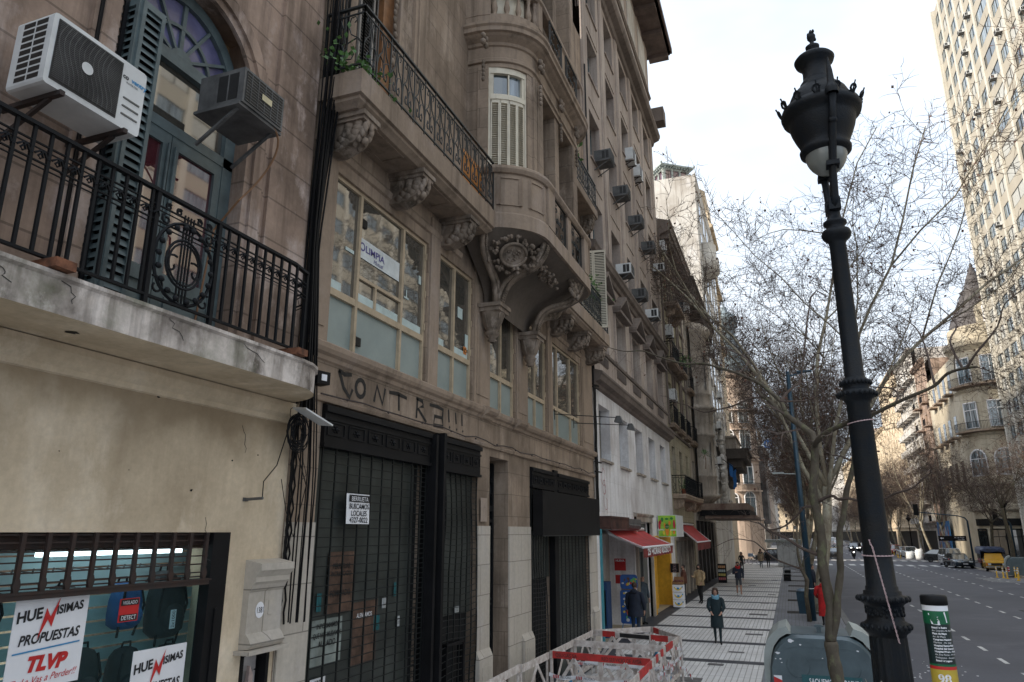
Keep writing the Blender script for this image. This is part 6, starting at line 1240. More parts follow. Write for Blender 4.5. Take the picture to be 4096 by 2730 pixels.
for Y0, Y1, nm in ((-20, 87, 'near'), (99, 460, 'far')):
 b = MB(); b.box(-6.4, 1.62, Y0, Y1, -.3, 0); S(b.build('pavement', band)); b = MB(); b.box(1.62, 1.85, Y0, Y1, -.3, .012); S(b.build('kerb', slabm))
 b = MB(); b.quad((-.93, Y0, .004), (1.6, Y0, .004), (1.6, Y1, .004), (-.93, Y1, .004)); S(b.build('pavement_edge_tiles', greyt))
b = MB(); q = random.Random(2)
for k in range(-6, 19):
 c0 = 21.3 + 3.55 * k + .24; b.quad((-5.02, c0, .004), (-.94, c0, .004), (-.94, c0 + 3.07, .004), (-5.02, c0 + 3.07, .004))
for k in range(30): b.quad((-5.02, 100 + 3.55 * k, .004), (-.94, 100 + 3.55 * k, .004), (-.94, 103.1 + 3.55 * k, .004), (-5.02, 103.1 + 3.55 * k, .004))
S(b.build('pavement_tiles', white_t))
q = random.Random(8); mh = mat('iron_cover', (.15, .145, .14), .6, .2, .3, 5)
for x, y, w_, h_ in ((-2.9, 18.2, .8, .55), (-2.35, 20.6, .5, .3), (-2.0, 22.9, .55, .2), (-1.75, 26.9, .7, .35), (-1.6, 28.2, .5, .2), (-1.95, 33.2, .9, .55), (-1.7, 38.6, .5, .3), (-1.5, 44, .5, .35), (-2.9, 51, .6, .4), (-1.6, 57, .5, .3)):
 b = MB(); b.box(x, x + w_ * .8, y, y + h_, .004, .012); b.box(x + .04, x + w_ * .8 - .04, y + .04, y + h_ - .04, .012, .016); S(b.build('manhole_cover', mh))
for Y0, Y1 in ((-20, 86), (100, 460)):
 b = MB(); b.box(16.9, 27, Y0, Y1, -.3, 0); S(b.build('pavement', slabm)); b = MB(); b.box(16.7, 16.9, Y0, Y1, -.3, .01); S(b.build('kerb', MT['cream']))
b = MB(); q = random.Random(3)
wear = mat('road_paint', (.62, .62, .60), .7, 0, .3, 3, c2=(.30, .30, .30))
for X, n0 in ((5.22, 0), (8.6, .7), (11.65, .3), (14.45, 1.0)):
 y = 8 + n0
 while y < 92 - 4:
  b.quad((X - .06, y, -.116), (X + .06, y, -.116), (X + .06, y + .95, -.116), (X - .06, y + .95, -.116)); y += 2.35
 y = 112
 while y < 330: b.quad((X - .07, y, -.116), (X + .07, y, -.116), (X + .07, y + 3, -.116), (X - .07, y + 3, -.116)); y += 8
S(b.build('lane_dashes', wear))
b = MB()
for Y0, Y1 in ((88.6, 92.0), (103.2, 106.0)):
 x = 2.3
 while x < 16.4: b.quad((x, Y0, -.115), (x + .6, Y0, -.115), (x + .6, Y1, -.115), (x, Y1, -.115)); x += 1.15
b.quad((2, 107, -.115), (16.6, 107, -.115), (16.6, 107.4, -.115), (2, 107.4, -.115)); x = 2.3
while x < 16: b.quad((x, 203, -.115), (x + .6, 203, -.115), (x + .6, 209, -.115), (x, 209, -.115)); x += 1.3
for k in range(5): b.quad((13.3, 63 + 1.2 * k, -.115), (16.6, 63 + 1.2 * k, -.115), (16.6, 63.25 + 1.2 * k, -.115), (13.3, 63.25 + 1.2 * k, -.115))
S(b.build('crosswalk', wear))
b = MB(); b.box(-.45, 3, 0, 1, 0, .01)
grate = mat('tree_grate', (.045, .04, .035), .8, .1, .4, 8)
b = MB()
for y in (34.8, 40.8, 47.1, 51.6, 57, 63, 69, 75, 12.0, 27.5): b.quad((-.45, y - .35, .008), (1.0, y - .35, .008), (1.0, y + .65, .008), (-.45, y + .65, .008)); [b.box(-.45, 1.0, y - .3 + .2 * k, y - .27 + .2 * k, .008, .014) for k in range(5)]
S(b.build('tree_pit', grate))
b = MB(); b.quad((9.5, 36.5, -.117), (13, 36.5, -.117), (13, 41, -.117), (9.5, 41, -.117)); b.box(0, 0, 0, 0, 0, 0); S(b.build('road_patch', stone('road_patch_asphalt', (.12, .12, .12), (.07, .07, .07), 0, (.25, .12, .01), .6, .5)))
b = MB(); q = random.Random(31)
for k in range(150): x, y = q.gauss(3.0, .7), q.gauss(19, 3); s_ = q.uniform(.01, .035); b.add([(x + s_ * math.cos(a), y + s_ * 1.6 * math.sin(a), -.114) for a in (0, 1, 2, 3, 4, 5)], [tuple(range(6))])
for k in range(40): x, y = q.uniform(-5.6, 1.5), q.uniform(14, 60); s_ = q.uniform(.01, .03); b.add([(x + s_ * math.cos(a), y + s_ * math.sin(a), .016) for a in (0, 1, 2, 3, 4, 5)], [tuple(range(6))])
tag(b.build('paper_litter', MT['paper']), 'tiny scraps of paper and droppings scattered on road and pavement', 'litter', kind='stuff')
b = MB(); leaves(b, (2.1, 26, -.1), 1, .01, .01, .001, .25, 5); tag(b.build('fallen_leaf', mat('dry_leaf', (.25, .08, .02), .8)), 'single dry brown leaf lying on the asphalt by the kerb', 'leaf')
# ================================================================ street lamp in front
LM = thing('street_lamp', 'tall black cast-iron lamp post with a bell-shaped lantern, nearest in the photo', 'street lamp', (.575, 5.97, 0), 0)
lampm = mat('lamp_black_iron', (.005, .008, .012), .5, 0, .4, 9, .2, bump=.35, c2=(.012, .012, .012))
flute = lambda a, z: .035 * math.cos(16 * a)
b = MB(); b.smooth = True
b.lathe([(.24, 0), (.24, .3), (.19, .4), (.17, .5), (.16, 1.2), (.125, 2.3), (.118, 2.64)], n=64, wob=flute)
b.lathe([(.118, 2.64), (.125, 2.66), (.152, 2.68), (.157, 2.71), (.14, 2.735), (.122, 2.75), (.118, 2.78), (.12, 2.84), (.135, 2.86), (.16, 2.875), (.168, 2.895), (.155, 2.915), (.125, 2.92), (.125, 2.945), (.108, 2.95), (.108, 2.975), (.1, 2.98), (.094, 3.2), (.084, 4.3), (.098, 4.33), (.125, 4.35), (.136, 4.37), (.13, 4.395), (.095, 4.41), (.092, 4.43), (.105, 4.45), (.106, 4.475), (.085, 4.49), (.071, 4.51), (.067, 5.0), (.063, 5.62), (.075, 5.64), (.105, 5.67), (.115, 5.7), (.105, 5.73), (.075, 5.74), (.07, 5.77), (.09, 5.79), (.09, 5.81), (.06, 5.83), (.05, 5.87), (.05, 5.95)], n=28)
for z, r in ((2.895, .166), (2.71, .155), (4.37, .134), (4.46, .104)):
 for k in range(22): a = 2 * PI * k / 22; b.ball((r * math.cos(a), r * math.sin(a), z), .016, .016, .02, 6, 4)
q = random.Random(2)
for k in range(60): a = q.uniform(0, 6.28); b.ball((.12 * math.cos(a), .12 * math.sin(a), q.uniform(2.78, 2.84)), .012, .012, .015, 5, 3)
b.build('column', lampm, LM)
for s, lab in ((-1, 0), (1, 1)):
 ux, uy = -.22, .975
 f = lambda t, z: (s * t * ux * 1., s * t * uy, z); b = MB(); b.smooth = True
 b.tube([f(.04, 5.9), f(.07, 6.0), f(.11, 6.2), f(.19, 6.45), f(.27, 6.62), f(.33, 6.8)], [.035, .034, .03, .032, .026, .03], 8); b.smooth = False
 p = f(.125, 6.27); b.box(p[0] - .05, p[0] + .05, p[1] - .05, p[1] + .05, 6.25, 6.29); p = f(.05, 5.95); b.box(p[0] - .045, p[0] + .045, p[1] - .03, p[1] + .03, 5.9, 6.0); b.smooth = True
 p = f(.33, 6.84); b.lathe([(.05, -.04), (.055, 0), (.045, .03), (.03, .06), (.022, .18), (.004, .3)], p, 8); p = f(.26, 6.6); b.ball(p, .035)
 b.build('yoke_arm', lampm, LM)
b = MB(); b.smooth = True; b.lathe([(.165, 6.42), (.2, 6.44), (.205, 6.47), (.19, 6.49), (.195, 6.52), (.205, 6.55), (.228, 6.6), (.25, 6.66), (.265, 6.72), (.27, 6.765), (.312, 6.785), (.322, 6.82), (.312, 6.86), (.262, 6.865), (.257, 6.89), (.248, 6.94), (.222, 7.0), (.18, 7.05), (.14, 7.085), (.14, 7.11), (.125, 7.13), (.108, 7.16), (.105, 7.24), (.12, 7.29), (.155, 7.32), (.165, 7.35), (.15, 7.37), (.1, 7.4), (.06, 7.43), (.04, 7.45), (.055, 7.465), (.058, 7.49), (.04, 7.505), (.018, 7.52), (.016, 7.54), (.034, 7.57), (.036, 7.6), (.02, 7.63), (.008, 7.66), (0, 7.665)], n=40)
for k in range(7): a = k * .9; b.ball((.028 * math.cos(a), .028 * math.sin(a), 7.56 + .012 * k), .012, .012, .02, 5, 4)
lb = b.build('lantern_body', lampm, LM)
for k in range(13):                                               # palmette crown
 a = 2 * PI * (k + .5) / 13; c_, s_ = math.cos(a), math.sin(a); b = MB(); R0 = .31
 P_ = lambda u, v: ((R0 + .055 * v * 10 * .1 + v * .35) * c_ - u * s_, (R0 + v * .35) * s_ + u * c_, 6.84 + v * .9)
 loop = [P_(.03 * math.cos(t) * (1 if math.sin(t) > 0 else .6), .035 + .042 * math.sin(t)) for t in [2 * PI * j / 12 for j in range(12)]]
 b.tube(loop, .010, 5, closed=True); b.tube([P_(0, 0), P_(0, .11)], .008, 4); b.tube([P_(-.03, .06), P_(.03, .06)], .006, 4); b.build('palmette', lampm, lb)
b = MB(); b.smooth = True; b.lathe([(0, -.21)] + [(.166 * math.sin(R(a)), -.2 * math.cos(R(a))) for a in range(10, 100, 10)], (0, 0, 6.44), 28); b.build('globe', mat('milky_globe', (.22, .23, .21), .22, 0, .12, 4, .6), LM)
t = thing('twisted_cord', 'pink and white twisted cord tied round the black lamp post', 'cord', (.575, 5.97, 0), 0)
b = MB(); hx = [];
def tw(pts, r=.003):
 for ph in (0, PI): b.tube([(p[0] + .004 * math.cos(i * 1.3 + ph), p[1] + .004 * math.sin(i * 1.3 + ph), p[2] + .003 * math.sin(i * 1.3 + ph)) for i, p in enumerate(pts)], r, 4)
tw([(.1 * math.cos(R(a)), .1 * math.sin(R(a)), 3.19 + .003 * math.sin(R(a))) for a in range(0, 361, 6)]); tw([(.088 * math.cos(R(a)), .088 * math.sin(R(a)), 4.16 + .012 * math.cos(R(a))) for a in range(0, 361, 6)])
tw([(-.05 + .10 * k / 60 * 1.0, -.17 + .04 * math.sin(k / 19) * 0 + (.075 if k < 4 else 0), 3.3 - .68 * k / 60) for k in range(61)]); b.build('strand', mat('pink_cord', (.5, .36, .36), .8), t)
t = thing('torn_paper_wrap', 'torn grey paper wrapped round the foot of the black lamp post', 'paper', (.575, 5.97, 0), 0); b = MB(); b.sweep([(.16 * math.cos(R(a)), .16 * math.sin(R(a))) for a in range(180, 371, 10)], [(0, 1.9), (.01, 2.1), (.012, 2.3), (.02, 2.34)], False); b.v = [(x, y, z + (.035 * math.sin(x * 60 + z * 3) if z > 2.2 else 0)) for x, y, z in b.v]; b.build('sheet', mat('dirty_paper', (.42, .42, .38), .8), t)
# ================================================================ bus stop post
t = thing('bus_stop_post', 'black cylindrical bus stop post with green band, stop list and yellow number 98', 'bus stop', (.822, 5.5, 0), 0)
b = MB(); b.smooth = True; b.lathe([(.07, 0), (.07, 2.9), (.078, 2.902), (.078, 2.95), (.07, 2.96), (0, 2.965)], n=32); b.build('post', MT['blackp'], t)
cyl = lambda X, Y, Z, r=.0745: (r * math.sin(X / .0745 - .15), -r * math.cos(X / .0745 - .15), Z)
def bandc(z0, z1, m, r=.0725, a0=-95, a1=75): MB().lathe([(r, z0), (r, z1)], n=24, a0=a0 - 90, a1=a1 - 90).build('printed_band', m, t)
bandc(2.33, 2.9, mat('glossy_black_print', (.008, .02, .02), .3)); bandc(2.868, 2.9, MT['paper'], .0735); bandc(2.79, 2.868, mat('bus_green', (.0, .12, .045), .4), .0735); bandc(2.543, 2.556, mat('bus_green', (0, .12, .045), .4), .0735); bandc(2.524, 2.543, MT['red'], .0735); bandc(2.0, 2.524, mat('bus_yellow', (.50, .36, .04), .4), .0735)
b = MB()
for k, (s_, bold) in enumerate((('Estación Retiro', 1), ('Av. Leandro N. Alem', 0), ('Plaza de Mayo', 1), ('Av. de Mayo', 0), ('Congreso Nacional', 1), ('Moreno - Av. Jujuy', 0), ('Hospital Ramos Mejía', 1), ('Hospital del Quemado', 1), ('Hospital Piñero - Primera', 1), ('Av. Eva Perón - M. Acosta', 0), ('Dellepiane - Escalada', 0), ('Estación Lugano', 1))):
 b.text(s_, -.035, 2.765 - .0175 * k, .0145, 0, bold=.0006 * bold, fn=lambda X, Y, Z: cyl(X, Y, Z))
b.text('98', .0, 2.445, .075, 0, bold=.002, fn=cyl, align='CENTER'); b.build('lettering', MT['paper'], t)
b = MB(); b.add([cyl(x, 0, z, .0755) for x, z in ((-.045, 2.855), (.01, 2.835), (.055, 2.865), (.065, 2.80), (.01, 2.785), (-.03, 2.79))], [(0, 1, 4, 5), (1, 2, 3, 4)]); b.build('torn_sticker', MT['paper'], t); MB().text('VEO', -.042, 2.81, .045, 0, fn=lambda X, Y, Z: cyl(X, Y, Z, .0775), bold=.002).build('lettering', mat('bus_green', (0, .12, .045), .4), t)
# ================================================================ waste container
contm = mat('container_grey', (.10, .135, .15), .33, .25, .18, 2.5, c2=(.07, .095, .105)); contd = mat('container_lid', (.34, .37, .35), .5, 0, .12, 2)
def container(loc, rz, lab, detail):
 t = thing('waste_container', lab, 'waste container', loc, rz, 'grey street waste containers')
 w_, h_, d_ = .93, 1.52, .75
 prof = [(-w_, .15), (w_, .15)] + [(w_ - .02, .95)] + [(w_ - .05 - .5 * (1 - math.cos(R(a))), .98 + (h_ - .98) * math.sin(R(a))) for a in (15, 35, 55, 75, 90)]; prof += [(-x, z) for x, z in prof[:1:-1]]
 b = MB(); b.smooth = False; n = len(prof)
 rings = []
 for y, k in ((-.02, .965), (.06, 1.0), (d_ * 2 - .1, 1.0), (d_ * 2, .97)): rings.append([(x * k, y, .15 + (z - .15) * (k if k < 1 else 1)) for x, z in prof])
 b.add([p for r_ in rings for p in r_], [tuple(range(n)), tuple(range(4 * n - 1, 3 * n - 1, -1))]); b.smooth = True
 b.add([p for r_ in rings for p in r_], [(j * n + i, (j + 1) * n + i, (j + 1) * n + (i + 1) % n, j * n + (i + 1) % n) for j in range(3) for i in range(n)]); b.build('body', contm, t)
 for s in (-1, 1):                                             # side hoods
  hp = [(s * .5, h_ + .0)] + [(s * (.5 + .52 * math.sin(R(a))), .85 + (h_ + .14 - .85) * math.cos(R(a)) ** .7) for a in (8, 25, 40, 55, 70, 82)] + [(s * 1.02, .62), (s * .94, .6)] + [(s * (w_ - .04 - .42 * (1 - math.cos(R(a)))), .98 + (h_ - .96) * math.sin(R(a))) for a in (15, 35, 55, 75)]
  if s < 0: hp = hp[::-1]
  MB().prism(hp[::-1], .1, 1.35).build('side_hood', contd, t)
 b = MB(); b.box(-.5, .5, .1, 1.35, h_ - .03, h_ + .01); b.box(-.04, .04, .5, .58, h_, h_ + .1); b.bevbox(-.08, .08, .46, .62, h_ + .1, h_ + .14, .02); b.build('top_plate', contm, t)
 if detail:
  b = MB()
  for sx in (-.42, .42): b.tube([(sx + .2 * math.cos(R(a)), -.022, 1.0 + .2 * math.sin(R(a))) for a in range(0, 361, 20)], .006, 4)
  b.tube([(-.6, -.02, 1.28), (-.4, -.022, 1.33), (.4, -.022, 1.33), (.62, -.02, 1.27), (.78, -.02, 1.05)], .008, 4); b.tube([(-.28, -.02, 1.06), (-.2, -.022, 1.12), (.2, -.022, 1.12)], .006, 4); b.build('raised_rib', contm, t)
  b = MB(); q = random.Random(6)
  for x, z, s_ in ((-.52, 1.42, .05), (-.76, 1.2, .035), (-.72, 1.1, .02), (-.7, 1.04, .015), (-.35, 1.36, .02), (0, 1.15, .012), (.6, 1.3, .02), (-.8, 1.1, .012)): b.add([(x + s_ * q.uniform(.5, 1.6) * math.cos(a), -.028, z + s_ * q.uniform(.3, .9) * math.sin(a)) for a in [k * .7 for k in range(9)]], [tuple(range(9))])
  b.build('peeled_paint', MT['paper'], t)
  b = MB(); b.quad((-.38, -.026, .3), (.62, -.026, .3), (.62, -.026, .86), (-.38, -.026, .86)); f = b.build('sticker', mat('teal_sticker', (.02, .10, .11), .45), t)
  MB().text('SAQUEMOS LA BASURA', -.26, .71, .135, -.03, sx=.62, bold=.002).text('18-20 hs.', -.3, .52, .17, -.03, bold=.004).build('lettering', MT['paper'], f)
 for x in (-.86, .8):
  b = MB(); b.quad((x, -.03, .4), (x + .14, -.03, .4), (x + .14, -.03, .82), (x, -.03, .82)); f = b.build('warning_plate', MT['paper'], t); b = MB()
  for k in range(2): z = .42 + .2 * k; b.quad((x, -.033, z), (x + .14, -.033, z + .1 - .14 * .0 - .08), (x + .14, -.033, z + .12), (x, -.033, z + .18))
  b.build('stripe', MT['red'], f)
 return t
container((.33, 15.0, 0), R(0), 'nearest grey waste container with teal SAQUEMOS LA BASURA sticker', True)
container((16.9, 70, -.12), R(-12), 'grey waste container behind yellow posts across the avenue, right edge', False); container((14.9, 139, -.12), R(-15), 'grey waste container far down the avenue beyond the crossing', False)
# ================================================================ barrier panels with tape
barw = mat('worn_white_paint', (.62, .58, .55), .75, 0, .25, 7, c2=(.36, .30, .26)); barr = mat('worn_red_paint', (.50, .025, .022), .7, 0, .4, 4, c2=(.22, .03, .025)); tapew = mat('tape_white', (.70, .70, .72), .4); blup = mat('light_blue_paint', (.04, .22, .40), .7)
def barrier(p0, p1, lab, red=(), text=None, blue=True, black=None, tape=True, seed=1, h=1.0):
 p0 = Vector(p0); p1 = Vector(p1); L_ = (p1 - p0).length; a = math.atan2(p1.y - p0.y, p1.x - p0.x); q = random.Random(seed)
 t = thing('barrier_panel', lab, 'barrier', (p0.x, p0.y, 0), a, 'red and white wooden barrier panels')
 b = MB(); b.box(0, L_, -.012, .012, h - .13, h); b.box(0, L_, -.012, .012, .18, .28)
 n = 2 if L_ > 1.9 else 1
 for k in range(n + 1): x = L_ * k / n; b.box(max(0, x - .04), min(L_, x + .05), .014, .05, 0, h - .01)
 for k in range(n):
  x0 = L_ * k / n; x1 = L_ * (k + 1) / n; m_ = (x0 + x1) / 2
  b.bar((x0 + .1, -.025, .25), (m_, -.025, h - .12), .02, .065); b.bar((x1 - .1, -.025, .25), (m_, -.025, h - .12), .02, .065)
 b.build('frame', barw, t)
 if red:
  b = MB(); [b.box(L_ * u, L_ * v, -.016, .016, h - .131, h + .001) for u, v in red]; b.build('red_block', barr, t)
 if black: MB().box(L_ * black[0], L_ * black[1], -.017, -.012, h - .11, h - .02).build('black_block', MT['spray'], t)
 if text: MB().text(text[0], L_ * .06, h - .1, .1, -.02, bold=.001, sx=.9).text(text[1], L_ * .52, h - .105, .1, -.02, bold=.001, sx=.78).build('lettering', mat('faded_black', (.07, .03, .025), .8), t)
 if blue:
  x0 = L_ * .12; b = MB(); b.bar((x0 + .0, -.027, .3), (x0 + L_ * .11, -.027, .46), .024, .084); b.build('blue_band', blup, t)
 if tape and seed in (3, 4, 10, 11):
  for k in range(1):
   z = q.uniform(.5, .78); b = MB(); n_ = 14; zz = [z + .03 * math.sin(i * 1.1 + seed) - .05 * math.sin(PI * i / n_) for i in range(n_ + 1)]
   vs = [(L_ * i / n_, -.06 + .02 * math.sin(i * 2.1), zz[i] - .035) for i in range(n_ + 1)] + [(L_ * i / n_, -.055 + .02 * math.sin(i * 2.1 + .5), zz[i] + .035) for i in range(n_ + 1)]
   b.add(vs, [(i, i + 1, n_ + 2 + i, n_ + 1 + i) for i in range(n_)]); tp = b.build('danger_tape', tapew, t)
   b = MB(); x = .1; m2 = MB()
   while x < L_ - .2:
    zc = z + .03 * math.sin(x / L_ * n_ * 1.1 + seed) - .05 * math.sin(PI * x / L_)
    for j in range(4): b.quad((x + .035 * j, -.09, zc - .03), (x + .035 * j + .02, -.09, zc - .03), (x + .035 * j + .03, -.09, zc + .03), (x + .035 * j + .01, -.09, zc + .03))
    m2.text('PELIGRO', x + .17, zc - .022, .06, -.092); x += .5
   b.build('stripes', barr, tp); m2.build('lettering', MT['ink'], tp)
 return t
barrier((-2.7, 14.75), (-4.85, 15.0), 'x', tape=False) if 0 else None
barrier((-4.85, 15.0), (-2.7, 14.75), 'red-topped panel reading OSUGAS SA and SERVICIO DE AYSA, facing the camera', ((.03, .98),), ('OSUGAS SA', 'RED SERVICIO DE AYSA'), seed=3)
barrier((-4.82, 16.66), (-2.78, 16.5), 'plain white cross panel just behind the lettered red one', (), seed=4, blue=False); barrier((-4.82, 18.45), (-2.74, 17.95), 'panel with red blocks and a black blotch near the far end', ((.12, .28), (.72, .92)), black=(.34, .7), seed=5, blue=False)
barrier((-4.82, 15.05), (-4.82, 16.62), 'white side panel along the house wall beside the lettered one', seed=6, blue=False); barrier((-4.83, 16.7), (-4.83, 18.4), 'white side panel along the house wall nearest the kiosk', seed=7); barrier((-4.88, 13.4), (-4.86, 14.95), 'white side panel along the house wall in front of the lettered one', seed=8, h=.98); barrier((-4.86, 11.5), (-4.9, 13.35), 'white panel by the wall cut by the bottom of the photo', seed=9)
barrier((-2.7, 14.9), (-2.73, 16.45), 'right-hand panel behind the lettered one, hung with crumpled tape', ((.1, .3), (.5, .75)), seed=10); barrier((-2.73, 16.5), (-2.68, 18.05), 'right-hand panel at the far corner wrapped in tape', ((.0, .5),), seed=11); barrier((-2.68, 12.5), (-2.7, 14.8), 'right-hand panel nearest the camera with a red-splashed top', ((.35, .9),), seed=12)
barrier((-4.8, 18.5), (-3.6, 19.64), 'back panel running away toward the kiosk', seed=13, blue=False, tape=False); barrier((-3.6, 19.64), (-2.66, 18.15), 'back panel closing the far right corner', ((.1, .3),), seed=14, tape=False)
b = MB(); q = random.Random(77)
for k in range(7):
 y = q.uniform(14.9, 18.1); z = q.uniform(.3, .85); x = -2.66; p = Vector((x, y, z)); pts = [p]
 for i in range(7): p = p + Vector((q.uniform(-.05, .07), q.uniform(-.16, .16), q.uniform(-.1, .05))); pts.append(p)
 w_ = .03; b.add([tuple(v + Vector((0, 0, w_))) for v in pts] + [tuple(v - Vector((0, 0, w_))) for v in pts], [(i, i + 1, 9 + i, 8 + i) for i in range(7)])
 for i in range(0, 7, 2): b.mi = 1; a, c = pts[i], pts[i + 1]; o_ = Vector((.004, 0, 0)); b.quad(a + Vector((0, 0, w_)) + o_, a.lerp(c, .4) + Vector((0, 0, w_)) + o_, a.lerp(c, .4) - Vector((0, 0, w_)) + o_, a - Vector((0, 0, w_)) + o_); b.mi = 0
tag(b.build('crumpled_tape', [tapew, barr]), 'tangled red and white danger tape stuffed into the right side of the barriers', 'tape')
# ================================================================ cables at the house joint
t = thing('cable_bundle', 'thick bundle of black cables running down the joint between the two nearest houses', 'cables', (-5.6, 7.12, 0), R(90)); b = MB(); q = random.Random(5)
for k in range(26):
 x0 = q.uniform(-.1, .22); y0 = q.uniform(-.25, -.03); ph = q.uniform(0, 6); zb_ = q.choice((4.8, 5.2, 4.5, 2.3, 4.6)); pts = []
 z = 12.5
 while z > zb_: cvg = min(1, abs(z - 7) / 3); pts.append((x0 * (.35 + .65 * cvg) + .02 * math.sin(z * 1.3 + ph) + .03 * cvg, y0 * (.5 + .5 * cvg) - .03, z)); z -= .35
 b.tube(pts, q.uniform(.006, .014), 4)
for k in range(5):
 x0 = q.uniform(-.05, .1); b.tube([(x0 + .02 * math.sin(z * 3 + k), -.06, 4.8 - .13 * z) for z in range(20 - k)], .011, 4)
for k in range(6):
 c_ = q.uniform(-.02, .14); zc = q.uniform(3.5, 6.4); b.tube([(c_ + q.uniform(.08, .22) * math.cos(R(a)) + .01 * math.sin(a), -.12 + .02 * math.sin(R(a)), zc + .22 * math.sin(R(a))) for a in range(-90, 200, 20)], .004, 4)
b.tube([(-.1, -.08, 4.6), (-.3, -.1, 4.1), (-.55, -.14, 3.9), (-.62, -.2, 3.72)], .006, 4); b.tube([(.05, -.1, 4.3), (.25, -.12, 3.9), (.1, -.1, 3.3), (-.1, -.12, 3.6), (-.2, -.1, 3.95)], .006, 4); b.build('cable', MT['blackp'], t)
b = MB(); b.smooth = True
for k in range(5): b.lathe([(.05, -.04), (.065, -.02), (.065, .02), (.05, .04)], (.06, -.1, 5.02 + .1 * k), 12)
b.build('splice_box', MT['blackp'], t)
t = thing('cable_coil', 'round coil of spare black cable hanging under the balcony end', 'cable coil', (-5.42, 7.02, 4.5), R(90)); b = MB()
for k in range(9): r_ = .09 + .015 * k; b.tube([(r_ * math.cos(R(a)) + .02 * math.sin(k), -.02 + .012 * math.sin(k * 2.3 + a), r_ * math.sin(R(a)) * 1.1) for a in range(0, 361, 20)], .008, 5)
b.build('cable', MT['blackp'], t)
t = thing('junction_plate', 'white weathered metal plate tilted under the balcony end', 'plate', (-5.3, 7.0, 4.72), R(90)); MB().add([(-.12, -.1, .03), (.3, -.2, -.12), (.3, 0, -.1), (-.1, .1, .05), (-.12, -.1, .05), (.3, -.2, -.1), (.3, 0, -.08), (-.1, .1, .07)], [(0, 1, 2, 3), (7, 6, 5, 4), (0, 4, 5, 1), (1, 5, 6, 2), (2, 6, 7, 3), (3, 7, 4, 0)]).build('sheet', MT['acw'], t)
t = thing('wall_cable', 'thin dark cable sagging along the stone ledge under the graffiti', 'cable', (-5.6, 7.15, 0), R(90), ox=7.15); b = MB(); b.tube([(7.6 + .5 * k, -.075, 5.12 - .02 * math.sin(k * 1.7) - (.03 if k % 3 == 0 else 0)) for k in range(29)], .012, 5); [b.ball((8.2 + 1.1 * k, -.08, 5.1), .02, n=6, m=4) for k in range(12)]; b.build('cable', mat('brown_cable', (.05, .035, .03), .7), t)
t = thing('cable_drop', 'tangle of black cables between the stone house and the white wall', 'cables', (-5.6, 22.1, 0), R(90)); b = MB(); q = random.Random(9)
for k in range(9): x0 = q.uniform(-.12, .16); b.tube([(x0 + .05 * math.sin(z * .9 + k), -.08, 8.5 - .35 * z) for z in range(14)], .014, 4)
for z in (8.0, 5.5, 5.2, 7.9): b.bar((-.1, -.05, z), (.45, -.12, z), .04)
b.tube([(-.02, -.07, 20 - .5 * z) for z in range(24)], .05, 6); b.build('cable', MT['blackp'], t)
t = thing('overhead_wires', 'thin dark wires crossing the sky from the houses over the avenue', 'wires', (0, 70, 0), 0); b = MB()
for k, (a, c) in enumerate((((-5.5, -12, 26.5), (22, -14, 21)), ((-5.5, -10, 25.7), (22, -14, 20.5)), ((-5.5, -8, 24.9), (22, -14, 23)), ((-5.5, -8, 23.9), (22, -12, 22)), ((-5.5, -8, 23.2), (22, -10, 22.6)), ((-5.5, -4, 24), (22, -14, 26)), ((-5.5, -6, 22.4), (22, -14, 24)), ((-5.5, -30, 16), (22, -30, 31)))):
 A_ = Vector(a); B_ = Vector(c); b.tube([A_.lerp(B_, i / 12) - Vector((0, 0, 1.2 * math.sin(PI * i / 12))) for i in range(13)], .013, 3)
b.build('wire', MT['irong'], t)
# ================================================================ smaller street things
bluep = mat('dark_blue_pole', (.02, .055, .085), .4, .2, .2, 3)
t = thing('light_pole', 'tall dark blue modern light pole with a flat lamp head behind the bare trees', 'street lamp', (.52, 32, 0), 0); b = MB(); b.smooth = True; b.tube([(0, 0, 0), (0, 0, 10)], [.13, .085], 12); b.build('pole', bluep, t); b = MB(); b.bar((0, 0, 9.8), (.75, 0, 9.95), .06); b.box(.35, .95, -.12, .12, 9.93, 9.99); b.build('lamp_head', bluep, t); b = MB(); b.bar((-.9, 0, 5.72), (0, 0, 5.68), .035); b.box(-1.0, -.55, -.1, .1, 5.7, 5.76); b.build('lower_lamp_head', contd, t); MB().tube([(.14 * math.cos(R(a)), .14 * math.sin(R(a)), 1.2) for a in range(0, 361, 30)], .012, 4).build('strap', MT['acw'], t)
t = thing('litter_bin', 'dark blue-grey litter bin fixed in front of the blue pole', 'bin', (.2, 33.6, .1), R(-6)); b = MB(); b.add([(-.15, -.12, 0), (.15, -.12, 0), (.15, .12, 0), (-.15, .12, 0), (-.2, -.18, .85), (.2, -.18, .85), (.2, .18, .85), (-.2, .18, .85)], [(3, 2, 1, 0), (0, 1, 5, 4), (1, 2, 6, 5), (2, 3, 7, 6), (3, 0, 4, 7)]); b.build('body', bluep, t); b = MB(); b.smooth = True; b.lathe([(.2, 0), (.19, .05), (.1, .1), (0, .12)], (0, 0, .88), 12); b.build('lid', mat('bin_lid', (.12, .17, .22), .4), t)
def bench(y, lab):
 t = thing('bench', lab, 'bench', (-.5, y, 0), R(90), 'dark slatted benches along the pavement edge'); b = MB(); [b.box(-.85, .85, -.25 + .1 * k, -.18 + .1 * k, .43, .47) for k in range(5)]; b.build('seat', MT['irong'], t); b = MB(); [b.box(-.85, .85, .22, .25, .55 + .12 * k, .63 + .12 * k) for k in range(3)]; b.build('backrest', MT['irong'], t)
 for s in (-.7, .7): MB().box(s - .03, s + .03, -.22, .25, 0, .43).build('leg', MT['iron'], t)
